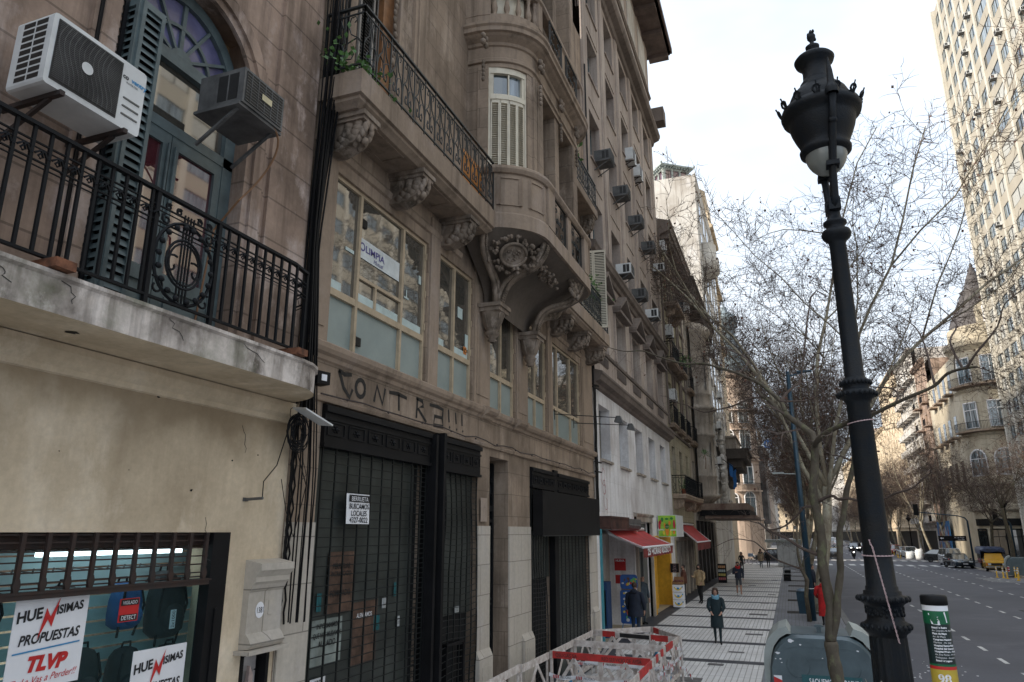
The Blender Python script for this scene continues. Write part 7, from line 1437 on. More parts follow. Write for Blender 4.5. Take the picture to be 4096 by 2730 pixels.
bench(57.4, 'dark slatted bench at the pavement edge, nearer of two'); bench(63.5, 'dark slatted bench at the pavement edge, farther of two')
t = thing('street_kiosk', 'white metal street kiosk with flat canopy roof at the pavement edge', 'kiosk', (-.35, 80, 0), 0); b = MB(); b.box(-1.1, 1.2, 0, 3, .08, 2.3); b.box(-1.0, 1.1, .1, 2.9, 0, .08); b.build('body', mat('kiosk_white', (.55, .57, .58), .5, 0, .15, 2), t); b = MB(); b.box(-2.2, 1.25, -.3, 3.2, 2.35, 2.62); b.build('roof', contd, t); b = MB(); [b.box(-1.1 + .57 * k, -1.085 + .57 * k, -.012, 0, .1, 2.3) for k in range(5)]; b.build('panel_joint', MT['acy'], t)
ylw_p = mat('post_yellow', (.70, .40, .01), .5)
def post(x, y, lab):
 t = thing('marker_post', lab, 'post', (x, y, -.12), 0, 'yellow flexible marker posts'); b = MB(); b.smooth = True; b.lathe([(.12, 0), (.12, .04), (.05, .06), (.045, .8), (.02, .84), (0, .84)], n=10); b.build('body', ylw_p, t); b = MB(); b.lathe([(.052, .5), (.05, .6)], n=10); b.lathe([(.052, .68), (.05, .76)], n=10); b.build('reflective_band', MT['paper'], t); return t
p0 = post(15.05, 69.2, 'yellow post at the left foot of the right-edge container, leftmost');
for x, y, lab in ((15.3, 68.4, 'yellow post by the right-edge container, second from the left'), (15.35, 67.5, 'yellow post by the right-edge container, third from the left'), (16.3, 69.2, 'yellow post in front of the right-edge container, fourth from the left'), (15.5, 65.2, 'yellow post standing nearest the camera by the right-edge container'), (16.3, 68.3, 'yellow post by the right-edge container, rightmost')): dup(p0, (x, y, -.12), 0, lab)
for k, (x, y) in enumerate(((13.9, 128), (14.1, 126), (14.9, 130), (14.0, 119), (13.8, 116), (13.9, 114.6), (14.6, 114.9), (14.85, 115))): dup(p0, (x, y, -.12), 0, 'yellow post far down by the bus lane, ' + ('first', 'second', 'third', 'fourth', 'fifth', 'sixth', 'seventh', 'eighth')[k] + ' from the left')
for k, (x, y, s_, lab) in enumerate(((14.7, 112, 1.0, 'lower white rubble sack left of the black hatchback'), (15.7, 111, 1.4, 'taller white rubble sack touching the black hatchback'))):
 t = thing('rubble_sack', lab, 'sack', (x, y, -.12), 0, 'white rubble sacks'); b = MB(); b.smooth = True; q = random.Random(k + 3); b.lathe([(0, 0), (.42, 0), (.5, .2 * s_), (.48, .6 * s_), (.4, .85 * s_), (.2, .95 * s_), (0, .9 * s_)], n=14, wob=lambda a, z: .12 * math.sin(3 * a + z * 4) + .05 * math.sin(7 * a - z * 9)); b.build('sack', mat('sack_white', (.68, .70, .72), .7), t); b = MB(); [b.tube([(sx * .4, sy * .35, .8 * s_), (sx * .3, sy * .3, 1.05 * s_), (sx * .1, sy * .3, .85 * s_)], .02, 4) for sx in (-1, 1) for sy in (-1, 1)]; b.build('strap', MT['paper'], t)
def tlight(x, y, arm, lab, h=5.0):
 t = thing('traffic_light', lab, 'traffic light', (x, y, 0), 0, 'traffic signals'); b = MB(); b.smooth = True; b.tube([(0, 0, 0), (0, 0, h * .9)] + [(arm * .04, 0, h * .96), (arm * .15, 0, h)] + [(arm, 0, h + .45)], [.1, .09, .07, .06, .045], 8); b.build('pole', bluep, t); b = MB(); b.box(arm - .22, arm + .22, -.12, .12, h + .1, h + 1.25); b.build('signal_head', MT['blackp'], t); return t
tlight(17.3, 88, -4.6, 'traffic light on a long arm reaching left over the avenue'); t = tlight(20.6, 86, -1.2, 'short-armed traffic light beside the domed corner, farther right', 4.4)
t = thing('street_sign', 'small black street name sign with a white arrow on the far corner', 'sign', (17.4, 97, 2.4), 0); MB().box(-1.5, 1.3, -.03, .03, 0, .55).build('plate', MT['blackp'], t); MB().text('Av. de Mayo', 1.1, .3, .2, -.04, 'RIGHT').text('1200-1400', 1.1, .08, .16, -.04, 'RIGHT').poly([(-1.35, -.04, .3), (-1.15, -.04, .42), (-1.15, -.04, .34), (-.95, -.04, .34), (-.95, -.04, .26), (-1.15, -.04, .26), (-1.15, -.04, .18)]).build('lettering', MT['paper'], t); MB().tube([(0, .05, -2.5), (0, .05, .6)], .05, 8).build('post', bluep, t)
def farlamp(x, y, h, lab):
 t = thing('old_street_lamp', lab, 'street lamp', (x, y, 0), 0, 'black lantern lamps'); b = MB(); b.smooth = True; b.lathe([(.28, 0), (.2, .5), (.12, .9), (.1, 1.6), (.14, 1.7), (.09, 1.8), (.06, h - 1.5), (.1, h - 1.45), (.05, h - 1.3), (.04, h - 1)], n=12); b.build('column', MT['iron'], t); b = MB(); b.smooth = True; b.lathe([(.1, -1.0), (.2, -.8), (.38, -.55), (.42, -.45), (.25, -.4), (.2, -.2), (.12, -.12), (.17, -.02), (.1, .05), (.03, .2), (0, .25)], (0, 0, h), 14); b.build('lantern', MT['iron'], t)
farlamp(18.9, 80, 6.6, 'black lantern lamp post across the avenue, right, in front of the domed house'); farlamp(17.7, 131, 6.0, 'black lantern lamp post further down the right pavement')
# ================================================================ people
skin = mat('skin', (.42, .24, .17), .6, 0, .1, 8); hairb = mat('dark_hair', (.02, .013, .01), .6, 0, .3, 12); hairbr = mat('brown_hair', (.06, .03, .018), .6, 0, .3, 12)
def cloth(n, c, r=.85): return mat(n, c, r, 0, .3, 5, bump=.2)
def person(loc, rz, lab, h=1.7, top='cloth_navy', legs='cloth_black', shoes='cloth_black', arms=((.0, .0), (.0, .0)), stride=0., coat=None, hair='short', scarf=None, shorts=False, hood=None, build=1., lean=0., beard=False, face=True, topm=None, hm=hairb, turn=0.):
 """arms: per side (elbow forward bend 0..1, hand raise 0..1); front is -y; stride: left foot forward distance in metres"""
 t = thing('person', lab, 'person', loc, rz); k = h / 1.75; V = []; E_ = []; Rr = []; cl = []
 def add(p, r, c, parent=None):
  V.append(Vector(p) * k); Rr.append((r[0] * k, r[1] * k) if isinstance(r, tuple) else (r * k, r * k)); cl.append(c)
  if parent is not None: E_.append((parent, len(V) - 1))
  return len(V) - 1
 B = build; ly = -lean
 hip = add((0, 0, .95), (.155 * B, .12 * B), 'L'); wst = add((0, ly * .3, 1.1), (.15 * B, .11 * B), 'T', hip); chs = add((0, ly * .7, 1.3), (.175 * B, .125 * B), 'T', wst); shd = add((0, ly, 1.43), (.13 * B, .09), 'T', chs)
 nk = add((0, ly - .01, 1.52), .055, 'S', shd); jaw = add((0, ly - .025, 1.59), (.062, .07), 'S', nk); mid = add((0, ly - .02, 1.655), (.076, .09), 'S', jaw); top_ = add((0, ly - .0, 1.71), (.066, .078), 'S', mid)
 if face: add((0, ly - .115, 1.635), .012, 'S', mid)
 for s in (-1, 1):
  f, r_ = arms[0 if s < 0 else 1]; sh = add((s * .185 * B, ly, 1.42), .062 * B, 'T', shd)
  el = Vector((s * (.235 * B + .02), ly - .06 * f - .02, 1.15 + .02 * f)); e = add(el, .046 * B, 'T', sh); d = Vector((-s * .12 * f * (1 if r_ < .5 else .6), -.24 * f - .02, -.25 * (1 - f) + .24 * r_ * f)).normalized() * .245
  w_ = add(el + d, .030, 'T', e); dn = d.normalized(); hd = add(el + d + dn * .05, (.034, .022), 'S', w_); pm = add(el + d + dn * .095, (.036, .018), 'S', hd)
  for j in range(4):
   o_ = Vector((0, .018 - .014 * j, 0)) if f < .5 else Vector((s * (.018 - .014 * j), 0, 0)); q0 = el + d + dn * .12 + o_; a1 = add(q0, .0095, 'S', pm); a2 = add(q0 + dn * (.032, .036, .034, .026)[j] + Vector((-s * .008, 0, 0)), .0085, 'S', a1); add(q0 + dn * (.05, .058, .055, .042)[j] + Vector((-s * .022, 0, 0)), .0075, 'S', a2)
  th = add(el + d + dn * .06 + Vector((0, -.035, 0)), .011, 'S', hd); add(el + d + dn * .095 + Vector((-s * .01, -.045, 0)), .009, 'S', th)
  fy = -stride * (1 if s > 0 else -1); kneey = fy * .45 - .02; hj = add((s * .085 * B, 0, .88), .088 * B, 'L', hip); kn = add((s * .09, kneey - .03 * abs(stride), .50), .057 * B, 'L2', hj); cf = add((s * .088, fy * .75 + .025, .33), .052 * B, 'L3', kn); an = add((s * .085, fy + .02, .085 + (.05 if fy > .05 else 0)), .034, 'L3', cf)
  he = add((s * .088, fy + .04, .045 + (.04 if fy > .05 else 0)), .036, 'F', an); add((s * .095, fy - .13, .03), (.04, .026), 'F', he)
 me = bpy.data.meshes.new('body'); me.from_pydata([tuple(v) for v in V], E_, []); ob = bpy.data.objects.new('body', me); C.objects.link(ob)
 md = ob.modifiers.new('s', 'SKIN'); md.use_smooth_shade = True
 sv = me.skin_vertices[0].data
 for i, r in enumerate(Rr): sv[i].radius = r; sv[i].use_root = (i == 0)
 ss = ob.modifiers.new('u', 'SUBSURF'); ss.levels = 1; ss.render_levels = 1
 dg = bpy.context.evaluated_depsgraph_get(); ev = ob.evaluated_get(dg); nm = bpy.data.meshes.new_from_object(ev); ob.modifiers.clear(); old = ob.data; ob.data = nm; bpy.data.meshes.remove(old); nm.name = 'body'
 nm.materials.clear(); ms = {'T': MATS[top], 'L': MATS[legs], 'S': skin, 'F': MATS[shoes]}; order = ['T', 'L', 'S', 'F']; [nm.materials.append(ms[o_]) for o_ in order]
 segs = [(V[a], V[c], cl[c]) for a, c in E_]
 for p in nm.polygons:
  c_ = p.center; best = None
  for a, b_, k_ in segs:
   ab = b_ - a; tt = max(0, min(1, (c_ - a).dot(ab) / max(ab.length_squared, 1e-9))); d2 = (c_ - (a + ab * tt)).length_squared
   if best is None or d2 < best[0]: best = (d2, k_)
  c2 = best[1]; c2 = {'L2': 'L', 'L3': 'S' if shorts else 'L'}.get(c2, c2)
  if shorts and c2 == 'L' and c_.z < .55 * k: c2 = 'S'
  if c2 == 'S' and c_.z < 1.48 * k and c_.z > 1.3 * k and abs(c_.x) < .15: c2 = 'T'
  p.material_index = order.index(c2); p.use_smooth = True
 ob.parent = t
 F3 = lambda p: tuple(Vector(p) * k)
 def part(b, n, m): b.v = [F3(v) for v in b.v]; b.build(n, m, t)
 if coat:                                                      # coat or jacket shell: (hem z, flare)
  z0, fl, cm = coat; b = MB(); b.smooth = True; n = 18; rows = [(z0, .19 * B + fl, .155 * B + fl * .8), (z0 + (1.05 - z0) * .5, .185 * B + fl * .5, .15 * B + fl * .4), (1.05, .178 * B, .142 * B), (1.25, .195 * B, .148 * B), (1.38, .2 * B, .13 * B), (1.46, .15 * B, .1), (1.53, .075, .075)]
  vs = [(rx * math.cos(2 * PI * i / n) * (1 + .03 * math.sin(5 * i + z * 9)), ly * max(0, (z - .95) / .5) + ry * math.sin(2 * PI * i / n), z) for z, rx, ry in rows for i in range(n)]
  b.add(vs, [(j * n + i, j * n + (i + 1) % n, (j + 1) * n + (i + 1) % n, (j + 1) * n + i) for j in range(len(rows) - 1) for i in range(n)])
  for s in (-1, 1):
   f, r_ = arms[0 if s < 0 else 1]; el = Vector((s * (.235 * B + .02), ly - .06 * f - .02, 1.15 + .02 * f)); d = Vector((-s * .12 * f * (1 if r_ < .5 else .6), -.24 * f - .02, -.25 * (1 - f) + .24 * r_ * f)).normalized() * .245; b.tube([(s * .15 * B, ly, 1.43), (s * .2 * B, ly, 1.38), tuple(el), tuple(el + d * .9)], [.07, .078 * B, .062 * B, .048], 10)
  b.add([(0, -.152 * B - fl * .5, z0 + .05), (.006, -.15 * B - fl * .5, z0 + .05), (.006, ly - .14, 1.42), (0, ly - .14, 1.42)], [(0, 1, 2, 3)])
  part(b, 'coat', MATS[cm])
 cz = 1.68; b = MB(); b.smooth = True
 if hair == 'bald': pass
 elif hair == 'long':
  b.lathe([(.0, .115), (.06, .105), (.088, .07), (.098, .02), (.1, -.04), (.105, -.12), (.1, -.18)], (0, ly + .012, cz - .005), 16, 5, 175, wob=lambda a, z: .04 * math.sin(9 * a)); b.lathe([(.0, .115), (.06, .105), (.088, .068), (.094, .045)], (0, ly + .005, cz - .005), 16, 175, 365)
  for s in (-1, 1): b.tube([(s * .07, ly - .055, cz + .05), (s * .088, ly - .05, cz - .02), (s * .09, ly - .045, cz - .12), (s * .085, ly - .04, cz - .2)], [.02, .028, .03, .012], 6)
 else:
  b.lathe([(.0, .1), (.055, .092), (.082, .06), (.09, .02), (.085, -.03), (.07, -.06)], (0, ly + .008, cz), 16, -10, 190); b.lathe([(.0, .1), (.055, .092), (.08, .06), (.086, .045)], (0, ly, cz), 16, 170, 370)
 if b.v: part(b, 'hair', hm)
 if beard: b = MB(); b.smooth = True; b.ball((0, ly - .065, 1.585), .052, .05, .045, 10, 6); part(b, 'beard', hm)
 if face:
  b = MB(); [b.ball((s * .03, ly - .098, 1.66), .010, .006, .007, 6, 4) for s in (-1, 1)]; [b.box(s * .03 - .014, s * .03 + .014, ly - .107, ly - .098, 1.675, 1.68) for s in (-1, 1)]; part(b, 'eyes', hairb); b = MB(); b.box(-.022, .022, ly - .106, ly - .09, 1.597, 1.604); part(b, 'mouth', mat('lips', (.3, .1, .08), .5))
  b = MB(); b.smooth = True; [b.ball((s * .08, ly - .01, 1.65), .012, .02, .03, 6, 5) for s in (-1, 1)]; part(b, 'ear', skin) if hair != 'long' else None
 if scarf:
  b = MB(); b.smooth = True
  for j in range(3): b.tube([(.105 * math.cos(R(a)), ly - .015 + .1 * math.sin(R(a)), 1.47 + .032 * j + .012 * math.sin(R(a * 2 + 60 * j)) - (.03 if 200 < a < 340 else 0)) for a in range(0, 360, 20)], .034, 7, closed=True)
  part(b, 'scarf', MATS[scarf])
 if hood: b = MB(); b.smooth = True; b.ball((0, ly + .085, 1.5), .12, .085, .085, 12, 8); part(b, 'hood', MATS[hood])
 return t
for n, c in (('cloth_navy', (.012, .018, .035)), ('cloth_black', (.010, .011, .013)), ('cloth_teal_black', (.008, .022, .028)), ('cloth_jeans', (.02, .035, .06)), ('cloth_beige', (.40, .29, .16)), ('cloth_leather', (.13, .045, .025)), ('cloth_grey', (.07, .075, .085)), ('cloth_red', (.48, .012, .012)), ('cloth_scarf', (.18, .38, .50)), ('cloth_work', (.045, .065, .085)), ('cloth_white', (.6, .6, .6)), ('cloth_tan', (.33, .25, .17)), ('cloth_blue', (.02, .03, .2))): cloth(n, c)
person((-2.41, 24.5, 0), R(4), 'woman in long black puffer coat and light blue scarf walking toward the camera', 1.63, 'cloth_teal_black', 'cloth_teal_black', coat=(.52, .03, 'cloth_teal_black'), hair='long', scarf='cloth_scarf', arms=((.55, 0), (.55, 0)), stride=.12, hm=hairbr)
person((-2.91, 42.8, 0), R(10), 'man in navy jacket, red neck scarf and grey shorts walking', 1.76, 'cloth_navy', 'cloth_grey', 'cloth_white', coat=(.93, 0, 'cloth_navy'), scarf='cloth_red', arms=((.9, .4), (.15, 0)), stride=.17, shorts=True, beard=True)
person((-4.39, 37.7, 0), R(-30), 'man with long dark hair and beige jacket standing outside the dark shops', 1.8, 'cloth_beige', 'cloth_black', coat=(.82, .02, 'cloth_beige'), hair='long', beard=True, arms=((.8, .5), (.35, 0)), stride=.06, build=1.08)
person((-5.15, 37.6, 0), R(-75), 'man in brown leather jacket looking toward the shop front', 1.78, 'cloth_leather', 'cloth_navy', coat=(.9, 0, 'cloth_leather'), arms=((.4, 0), (.4, 0)), beard=True)
person((-4.95, 24.4, 0), R(172), 'man seen from behind in dark hooded coat in front of the kiosk', 1.74, 'cloth_navy', 'cloth_jeans', coat=(.72, .05, 'cloth_navy'), hood='cloth_navy', arms=((.1, 0), (.1, 0)), build=1.15, face=False, hm=hairbr)
person((-5.5, 28.6, 0), R(60), 'bald man in grey-blue work jacket leaning in the kiosk doorway', 1.75, 'cloth_work', 'cloth_work', coat=(.75, .02, 'cloth_work'), hair='bald', arms=((.2, 0), (.2, 0)))
person((-4.24, 68, 0), R(15), 'woman with long dark hair and black vest walking by the white house', 1.66, 'cloth_black', 'cloth_black', hair='long', arms=((.5, 0), (.2, 0)), stride=.12)
person((-2.96, 76.5, 0), R(0), 'woman in beige winter coat and dark trousers in the distance', 1.66, 'cloth_tan', 'cloth_teal_black', coat=(.7, .05, 'cloth_tan'), hair='long', scarf='cloth_grey', stride=.1, hm=hairbr)
person((-2.3, 76.9, 0), R(180), 'person in black coat with blue pack beside the beige-coated woman', 1.7, 'cloth_navy', 'cloth_black', coat=(.75, .05, 'cloth_black'), hood='cloth_blue', face=False, stride=.1)
person((-3.1, 80.5, 0), R(180), 'dark-clothed person walking away behind the beige-coated woman', 1.68, 'cloth_black', 'cloth_black', hair='long', face=False)
person((.93, 30.6, 0), R(185), 'person in bright red hooded coat seen from behind between the tree trunks', 1.66, 'cloth_red', 'cloth_black', coat=(.35, .03, 'cloth_red'), hood='cloth_red', arms=((.5, .1), (.5, .1)), face=False, build=1.1)
person((.85, 41, 0), R(90), 'person in dark jeans and coat by the kerb behind the red coat', 1.75, 'cloth_black', 'cloth_jeans', 'cloth_white', coat=(.7, .03, 'cloth_navy'))
person((19.2, 68, 0), R(170), 'woman with fair hair and black jacket at the right edge, across the avenue', 1.65, 'cloth_black', 'cloth_black', hair='long', face=False, coat=(.8, 0, 'cloth_black'), hm=mat('fair_hair', (.35, .2, .09), .6))
# bicycle with rider's bag near the far corner
t = thing('bicycle', 'dark bicycle with a blue and white bundle near the far corner', 'bicycle', (-3.9, 84, 0), R(65))
for y in (-.5, .5): MB().tube([(0, y + .33 * math.cos(R(a)), .34 + .33 * math.sin(R(a))) for a in range(0, 360, 20)], .022, 5, closed=True).build('wheel', MT['blackp'], t)
b = MB(); [b.tube(p_, .018, 5) for p_ in ([(0, -.5, .34), (0, -.38, .85), (0, .1, .8), (0, .5, .34)], [(0, .02, .3), (0, .1, .9)], [(0, -.38, .78), (0, .02, .3), (0, .5, .34)], [(-.25, -.36, 1.0), (.25, -.36, 1.0)])]; b.box(-.06, .06, .0, .25, .9, .95); b.build('frame', MT['blackp'], t); MB().bevbox(-.2, .2, .2, .6, .8, 1.15, .05).build('bundle', mat('blue_white_cloth', (.3, .42, .6), .8), t)
# ================================================================ vehicles
rub = mat('rubber', (.012, .012, .012), .85); rimm = mat('wheel_rim', (.35, .36, .37), .35, .7); cglass = glassm('car_glass', (.02, .03, .035), .04, .9); lightw = mat('headlamp', (.7, .72, .7), .15, 0, .05); lit = mat('lit_headlamp', (1, .98, .9), .2, emit=3); tail = mat('tail_lamp', (.5, .02, .02), .3); litr = mat('lit_brake_lamp', (1, .05, .03), .3, emit=4)
def wheel(t, x, y, r, wd=.2):
 s = 1 if x > 0 else -1; n = 16
 def disc(b, prof):
  vs = [(x + s * px, y + pr * math.cos(2 * PI * k / n), r + pr * math.sin(2 * PI * k / n)) for px, pr in prof for k in range(n)]; b.add(vs, [(i * n + k, i * n + (k + 1) % n, (i + 1) * n + (k + 1) % n, (i + 1) * n + k) for i in range(len(prof) - 1) for k in range(n)])
 b = MB(); b.smooth = True; disc(b, [(-wd, r * .6), (-wd, r * .95), (-wd * .8, r), (-.03, r), (0, r * .95), (0, r * .66)]); w_ = b.build('tyre', rub, t); b = MB(); disc(b, [(0, r * .66), (-.03, r * .6), (-.02, r * .15), (0, 0)]); b.build('rim', rimm, w_)
CARS = {}
def car(kind, loc, rz, lab, col, L_=4.1, w_=1.72, h=1.48, hood=.9, roof=(1.3, 3.2), tailz=.95, group='cars on the avenue', lights=False, roofcol=None, r=.31, box=False):
 """front is -y at y=0, rear at y=L"""
 t = thing('car' if not box else 'van', lab, 'car' if not box else 'van', loc, rz, group); hz = h * .56; a = w_ / 2
 low = [(0.02, .28), (.0, .55), (.08, .68), (hood * .5, hz * .95), (hood + .1, hz + .05), (L_ * .6, hz + .07), (L_ - .25, tailz), (L_ - .03, tailz - .08), (L_, .6), (L_ - .02, .3), (L_ - .3, .2), (.3, .2)]
 b = MB(); n = len(low)
 rings = [[(x, y + (.06 if 0 < i < 8 and False else 0), z) for i, (y, z) in enumerate(low)] for x in (-a, a)]
 for s in (-1, 1): pass
 xs = [(-a + .0, .93), (-a + .06, 1.0), (a - .06, 1.0), (a, .93)]
 vs = []
 for x, k in xs: vs += [(x, L_ / 2 + (y - L_ / 2) * (k if k < 1 else 1), .2 + (z - .2) * k) for y, z in low]
 b.smooth = True; b.add(vs, [(j * n + i, (j + 1) * n + i, (j + 1) * n + (i + 1) % n, j * n + (i + 1) % n) for j in range(3) for i in range(n)]); b.smooth = False; b.add(vs, [tuple(range(n)), tuple(range(4 * n - 1, 3 * n - 1, -1))])
 y0, y3 = hood + .05, L_ - .18 if (tailz < h * .75) else L_ - .1
 B0 = [(-a + .05, y0, hz), (a - .05, y0, hz), (a - .05, y3, tailz - .03), (-a + .05, y3, tailz - .03)]; T0 = [(-a + .22, roof[0], h - .04), (a - .22, roof[0], h - .04), (a - .22, roof[1], h - .03), (-a + .22, roof[1], h - .03)]; T1 = [(x * .85, y + (.15 if i < 2 else -.15), h) for i, (x, y, z) in enumerate(T0)]
 b.add(B0 + T0 + T1, [(0, 1, 5, 4), (1, 2, 6, 5), (2, 3, 7, 6), (3, 0, 4, 7), (4, 5, 9, 8), (5, 6, 10, 9), (6, 7, 11, 10), (7, 4, 8, 11), (8, 9, 10, 11)]); b.build('body', col, t)
 if roofcol: MB().box(-a + .24, a - .24, roof[0] + .1, roof[1] - .1, h, h + .012).build('roof_panel', roofcol, t)
 def inset(i, j, k_, l, m0=.1, m1=.12, nm='side_window', out=.012):
  P_ = [Vector(p) for p in (i, j, k_, l)]; c_ = sum(P_, Vector()) / 4; nn = (P_[1] - P_[0]).cross(P_[2] - P_[0]).normalized(); nn = nn if nn.dot(c_ - Vector((0, L_ / 2, h * .6))) > 0 else -nn; MB().add([tuple(p.lerp(c_, m0) + nn * out) for p in P_], [(0, 1, 2, 3)]).build(nm, cglass, t)
 inset(B0[0], B0[1], T0[1], T0[0], .08, nm='windscreen'); inset(B0[2], B0[3], T0[3], T0[2], .12, nm='rear_window')
 for s in (0, 1):
  bb = (B0[1], B0[2], T0[2], T0[1]) if s else (B0[0], B0[3], T0[3], T0[0]); mB = Vector(bb[0]).lerp(Vector(bb[1]), .5); mT = Vector(bb[3]).lerp(Vector(bb[2]), .42); inset(bb[0], mB, mT, bb[3], .12); inset(mB, bb[1], bb[2], mT, .14)
 for x in (-a, a):
  wheel(t, x, .75, r); wheel(t, x, L_ - .75, r); s = 1 if x > 0 else -1
  MB().bevbox(x - s * .35 - .14, x - s * .35 + .14, -.02, .1, .6, .74, .04).build('headlight', lit if lights else lightw, t); MB().box(x - s * .22 - .12, x - s * .22 + .12, L_ - .08, L_ + .01, tailz - .25, tailz - .12).build('tail_light', tail, t); MB().ball((x + s * .08, hood + .35, hz + .12), .09, .05, .07).build('wing_mirror', col, t)
 b = MB(); b.box(-.4, .4, -.012, .03, .48, .6); b.box(-.6, .6, -.005, .03, .3, .4); b.build('grille', MT['blackp'], t); MB().box(-.22, .22, -.02, -.01, .4, .5).build('number_plate', MT['paper'], t); b = MB(); b.box(-a - .005, a + .005, L_ * .47, L_ * .473, .3, hz) ; b.build('door_line', MT['blackp'], t)
 return t
cp = lambda n, c, m=.0: mat(n, c, .25, m, .04, 2, coat=.6)
blk = cp('car_black', (.01, .011, .014)); sil = cp('car_silver', (.38, .40, .42), .4); drk = cp('car_dark_blue', (.03, .045, .06), .3); wht = cp('car_white', (.68, .69, .7)); yel = cp('truck_yellow', (.62, .34, .02)); gry = cp('car_grey', (.16, .18, .2), .3); redc = cp('car_red', (.35, .03, .03)); txy = cp('taxi_yellow', (.7, .45, .01))
car('h', (18.7, 101.6, -.12), R(80), 'black hatchback turning into the side street at the crossing', blk, 3.9, 1.72, 1.5, .85, (1.35, 3.0), 1.02)
car('s', (15.9, 84.6, -.12), R(6), 'dark blue-grey saloon parked between the silver van and the yellow truck', drk, 4.3, 1.72, 1.42, 1.05, (1.75, 3.0), 1.0)
car('v', (16.3, 90.5, -.12), R(4), 'silver multi-purpose van parked nearest the crossing on the right', sil, 4.2, 1.72, 1.8, .75, (1.25, 4.0), 1.15, box=True)
car('t', (5.0, 111.5, -.12), R(180 + 0), 'black and yellow taxi driving away beyond the crossing, left lane', blk, 4.2, 1.72, 1.48, 1.0, (1.6, 3.0), 1.0, roofcol=txy); bpy.data.objects[C.objects[-1].name]
car('t', (-4.6, 97.5, -.12), R(-85), 'black taxi with yellow roof half hidden behind the white kiosk', blk, 4.2, 1.72, 1.48, 1.0, (1.6, 3.0), 1.0, roofcol=txy)
for k, (x, y, c_, kind, rz, lab, li) in enumerate(((13.6, 217, wht, 'v', 90, 'small white van crossing the avenue far away', 0), (10.9, 152, drk, 'h', 0, 'dark car with headlights on behind the farther motorcyclist', 1), (3.6, 128, blk, 'h', 180, 'dark car ahead of the taxi in the left lane', 0), (4.2, 150, wht, 'v', 180, 'white van far ahead in the left lane', 0), (7.4, 185, wht, 'v', 180, 'white van in the middle lane far away', 0), (4.5, 172, gry, 'h', 180, 'grey car in the left lane far ahead', 0), (10.5, 200, wht, 'h', 180, 'white car waiting at the far crossing, middle', 0), (13.2, 160, gry, 'h', 180, 'grey car in the right lane far ahead', 0), (7.6, 225, redc, 'h', 180, 'red car beyond the far crossing', 0), (4.6, 232, sil, 'v', 180, 'silver van beyond the far crossing, left lane', 0), (11.2, 236, wht, 'v', 0, 'pale van beyond the far crossing, right lane', 0), (5.2, 200, blk, 'h', 180, 'black car just before the far crossing', 0))):
 a = dict(h=(3.9, 1.7, 1.5, .85, (1.3, 3.0), 1.0), v=(4.6, 1.85, 2.1, .7, (1.2, 4.4), 1.3))[kind]; car(kind, (x, y, -.12), R(rz), lab, c_, *a, lights=bool(li), box=kind == 'v', group='far traffic')
for k, (y, c_, kd) in enumerate(((118, wht, 'h'), (123.5, sil, 's'), (134, redc, 'h'), (141, blk, 's'), (147, wht, 'v'), (154, gry, 's'), (162, sil, 'h'))): car(kd, (15.9, y, -.12), R(2), ('white hatchback', 'silver saloon', 'red hatchback', 'black saloon', 'white van', 'grey saloon', 'silver hatchback')[k] + ' parked beyond the crossing by the right kerb', c_, *dict(h=(3.9, 1.7, 1.5, .85, (1.3, 3.0), 1.0), s=(4.3, 1.72, 1.42, 1.05, (1.75, 3.0), 1.0), v=(4.6, 1.85, 2.1, .7, (1.2, 4.4), 1.3))[kd], box=kd == 'v', group='cars parked beyond the crossing')
t = thing('truck', 'old yellow pickup truck with a blue tarpaulin over its high slatted load bed', 'truck', (17.3, 79, -.12), R(-5)); t.scale = (.88,) * 3; b = MB(); b.prismx([(0, .45), (-.02, .9), (.1, 1.05), (1.25, 1.15), (1.3, 1.15), (1.3, .35), (.1, .35)], -.95, .95); b.prismx([(1.25, .4), (1.25, 1.15), (2.6, 1.15), (2.6, .4)], -.93, .93); b.add([(-.9, 1.2, 1.15), (.9, 1.2, 1.15), (.9, 2.6, 1.15), (-.9, 2.6, 1.15), (-.74, 1.6, 1.8), (.74, 1.6, 1.8), (.74, 2.55, 1.82), (-.74, 2.55, 1.82)], [(0, 1, 5, 4), (1, 2, 6, 5), (2, 3, 7, 6), (3, 0, 4, 7), (4, 5, 6, 7)]); b.build('cab', yel, t)
MB().add([(-.8, 1.235, 1.2), (.8, 1.235, 1.2), (.66, 1.575, 1.74), (-.66, 1.575, 1.74)], [(0, 1, 2, 3)]).build('windscreen', cglass, t); [MB().add([(s * .895, 1.4, 1.2), (s * .895, 2.4, 1.2), (s * .77, 2.4, 1.72), (s * .77, 1.75, 1.72)], [(0, 1, 2, 3)]).build('side_window', cglass, t) for s in (-1, 1)]
b = MB(); b.box(-.75, .75, -.03, .02, .62, .85); b.build('grille', MT['acg'], t); [MB().box(s * .62 - .13, s * .62 + .13, -.05, .0, .64, .84).build('headlight', lightw, t) for s in (-1, 1)]; [MB().box(s * .86 - .08, s * .86 + .08, -.04, .04, .64, .84).build('indicator', mat('amber', (.7, .2, .02), .3), t) for s in (-1, 1)]; MB().box(-.97, .97, -.14, -.03, .42, .56).build('bumper', rimm, t)
b = MB(); b.box(-.98, .98, 2.65, 5.4, .75, .82); b.box(-.98, -.93, 2.65, 5.4, .82, 1.2); b.box(.93, .98, 2.65, 5.4, .82, 1.2); b.build('load_bed', redc, t); b = MB(); [b.box(s * .96 - .02, s * .96 + .02, 2.65, 5.4, 1.25 + .16 * k, 1.35 + .16 * k) for s in (-1, 1) for k in range(6)]; [b.box(s * .98 - .03, s * .98 + .03, y, y + .06, .8, 2.1) for s in (-1, 1) for y in (2.65, 3.5, 4.4, 5.3)]; b.box(-.98, .98, 2.65, 2.7, 1.2, 2.1); b.build('slatted_side', MT['blackp'], t)
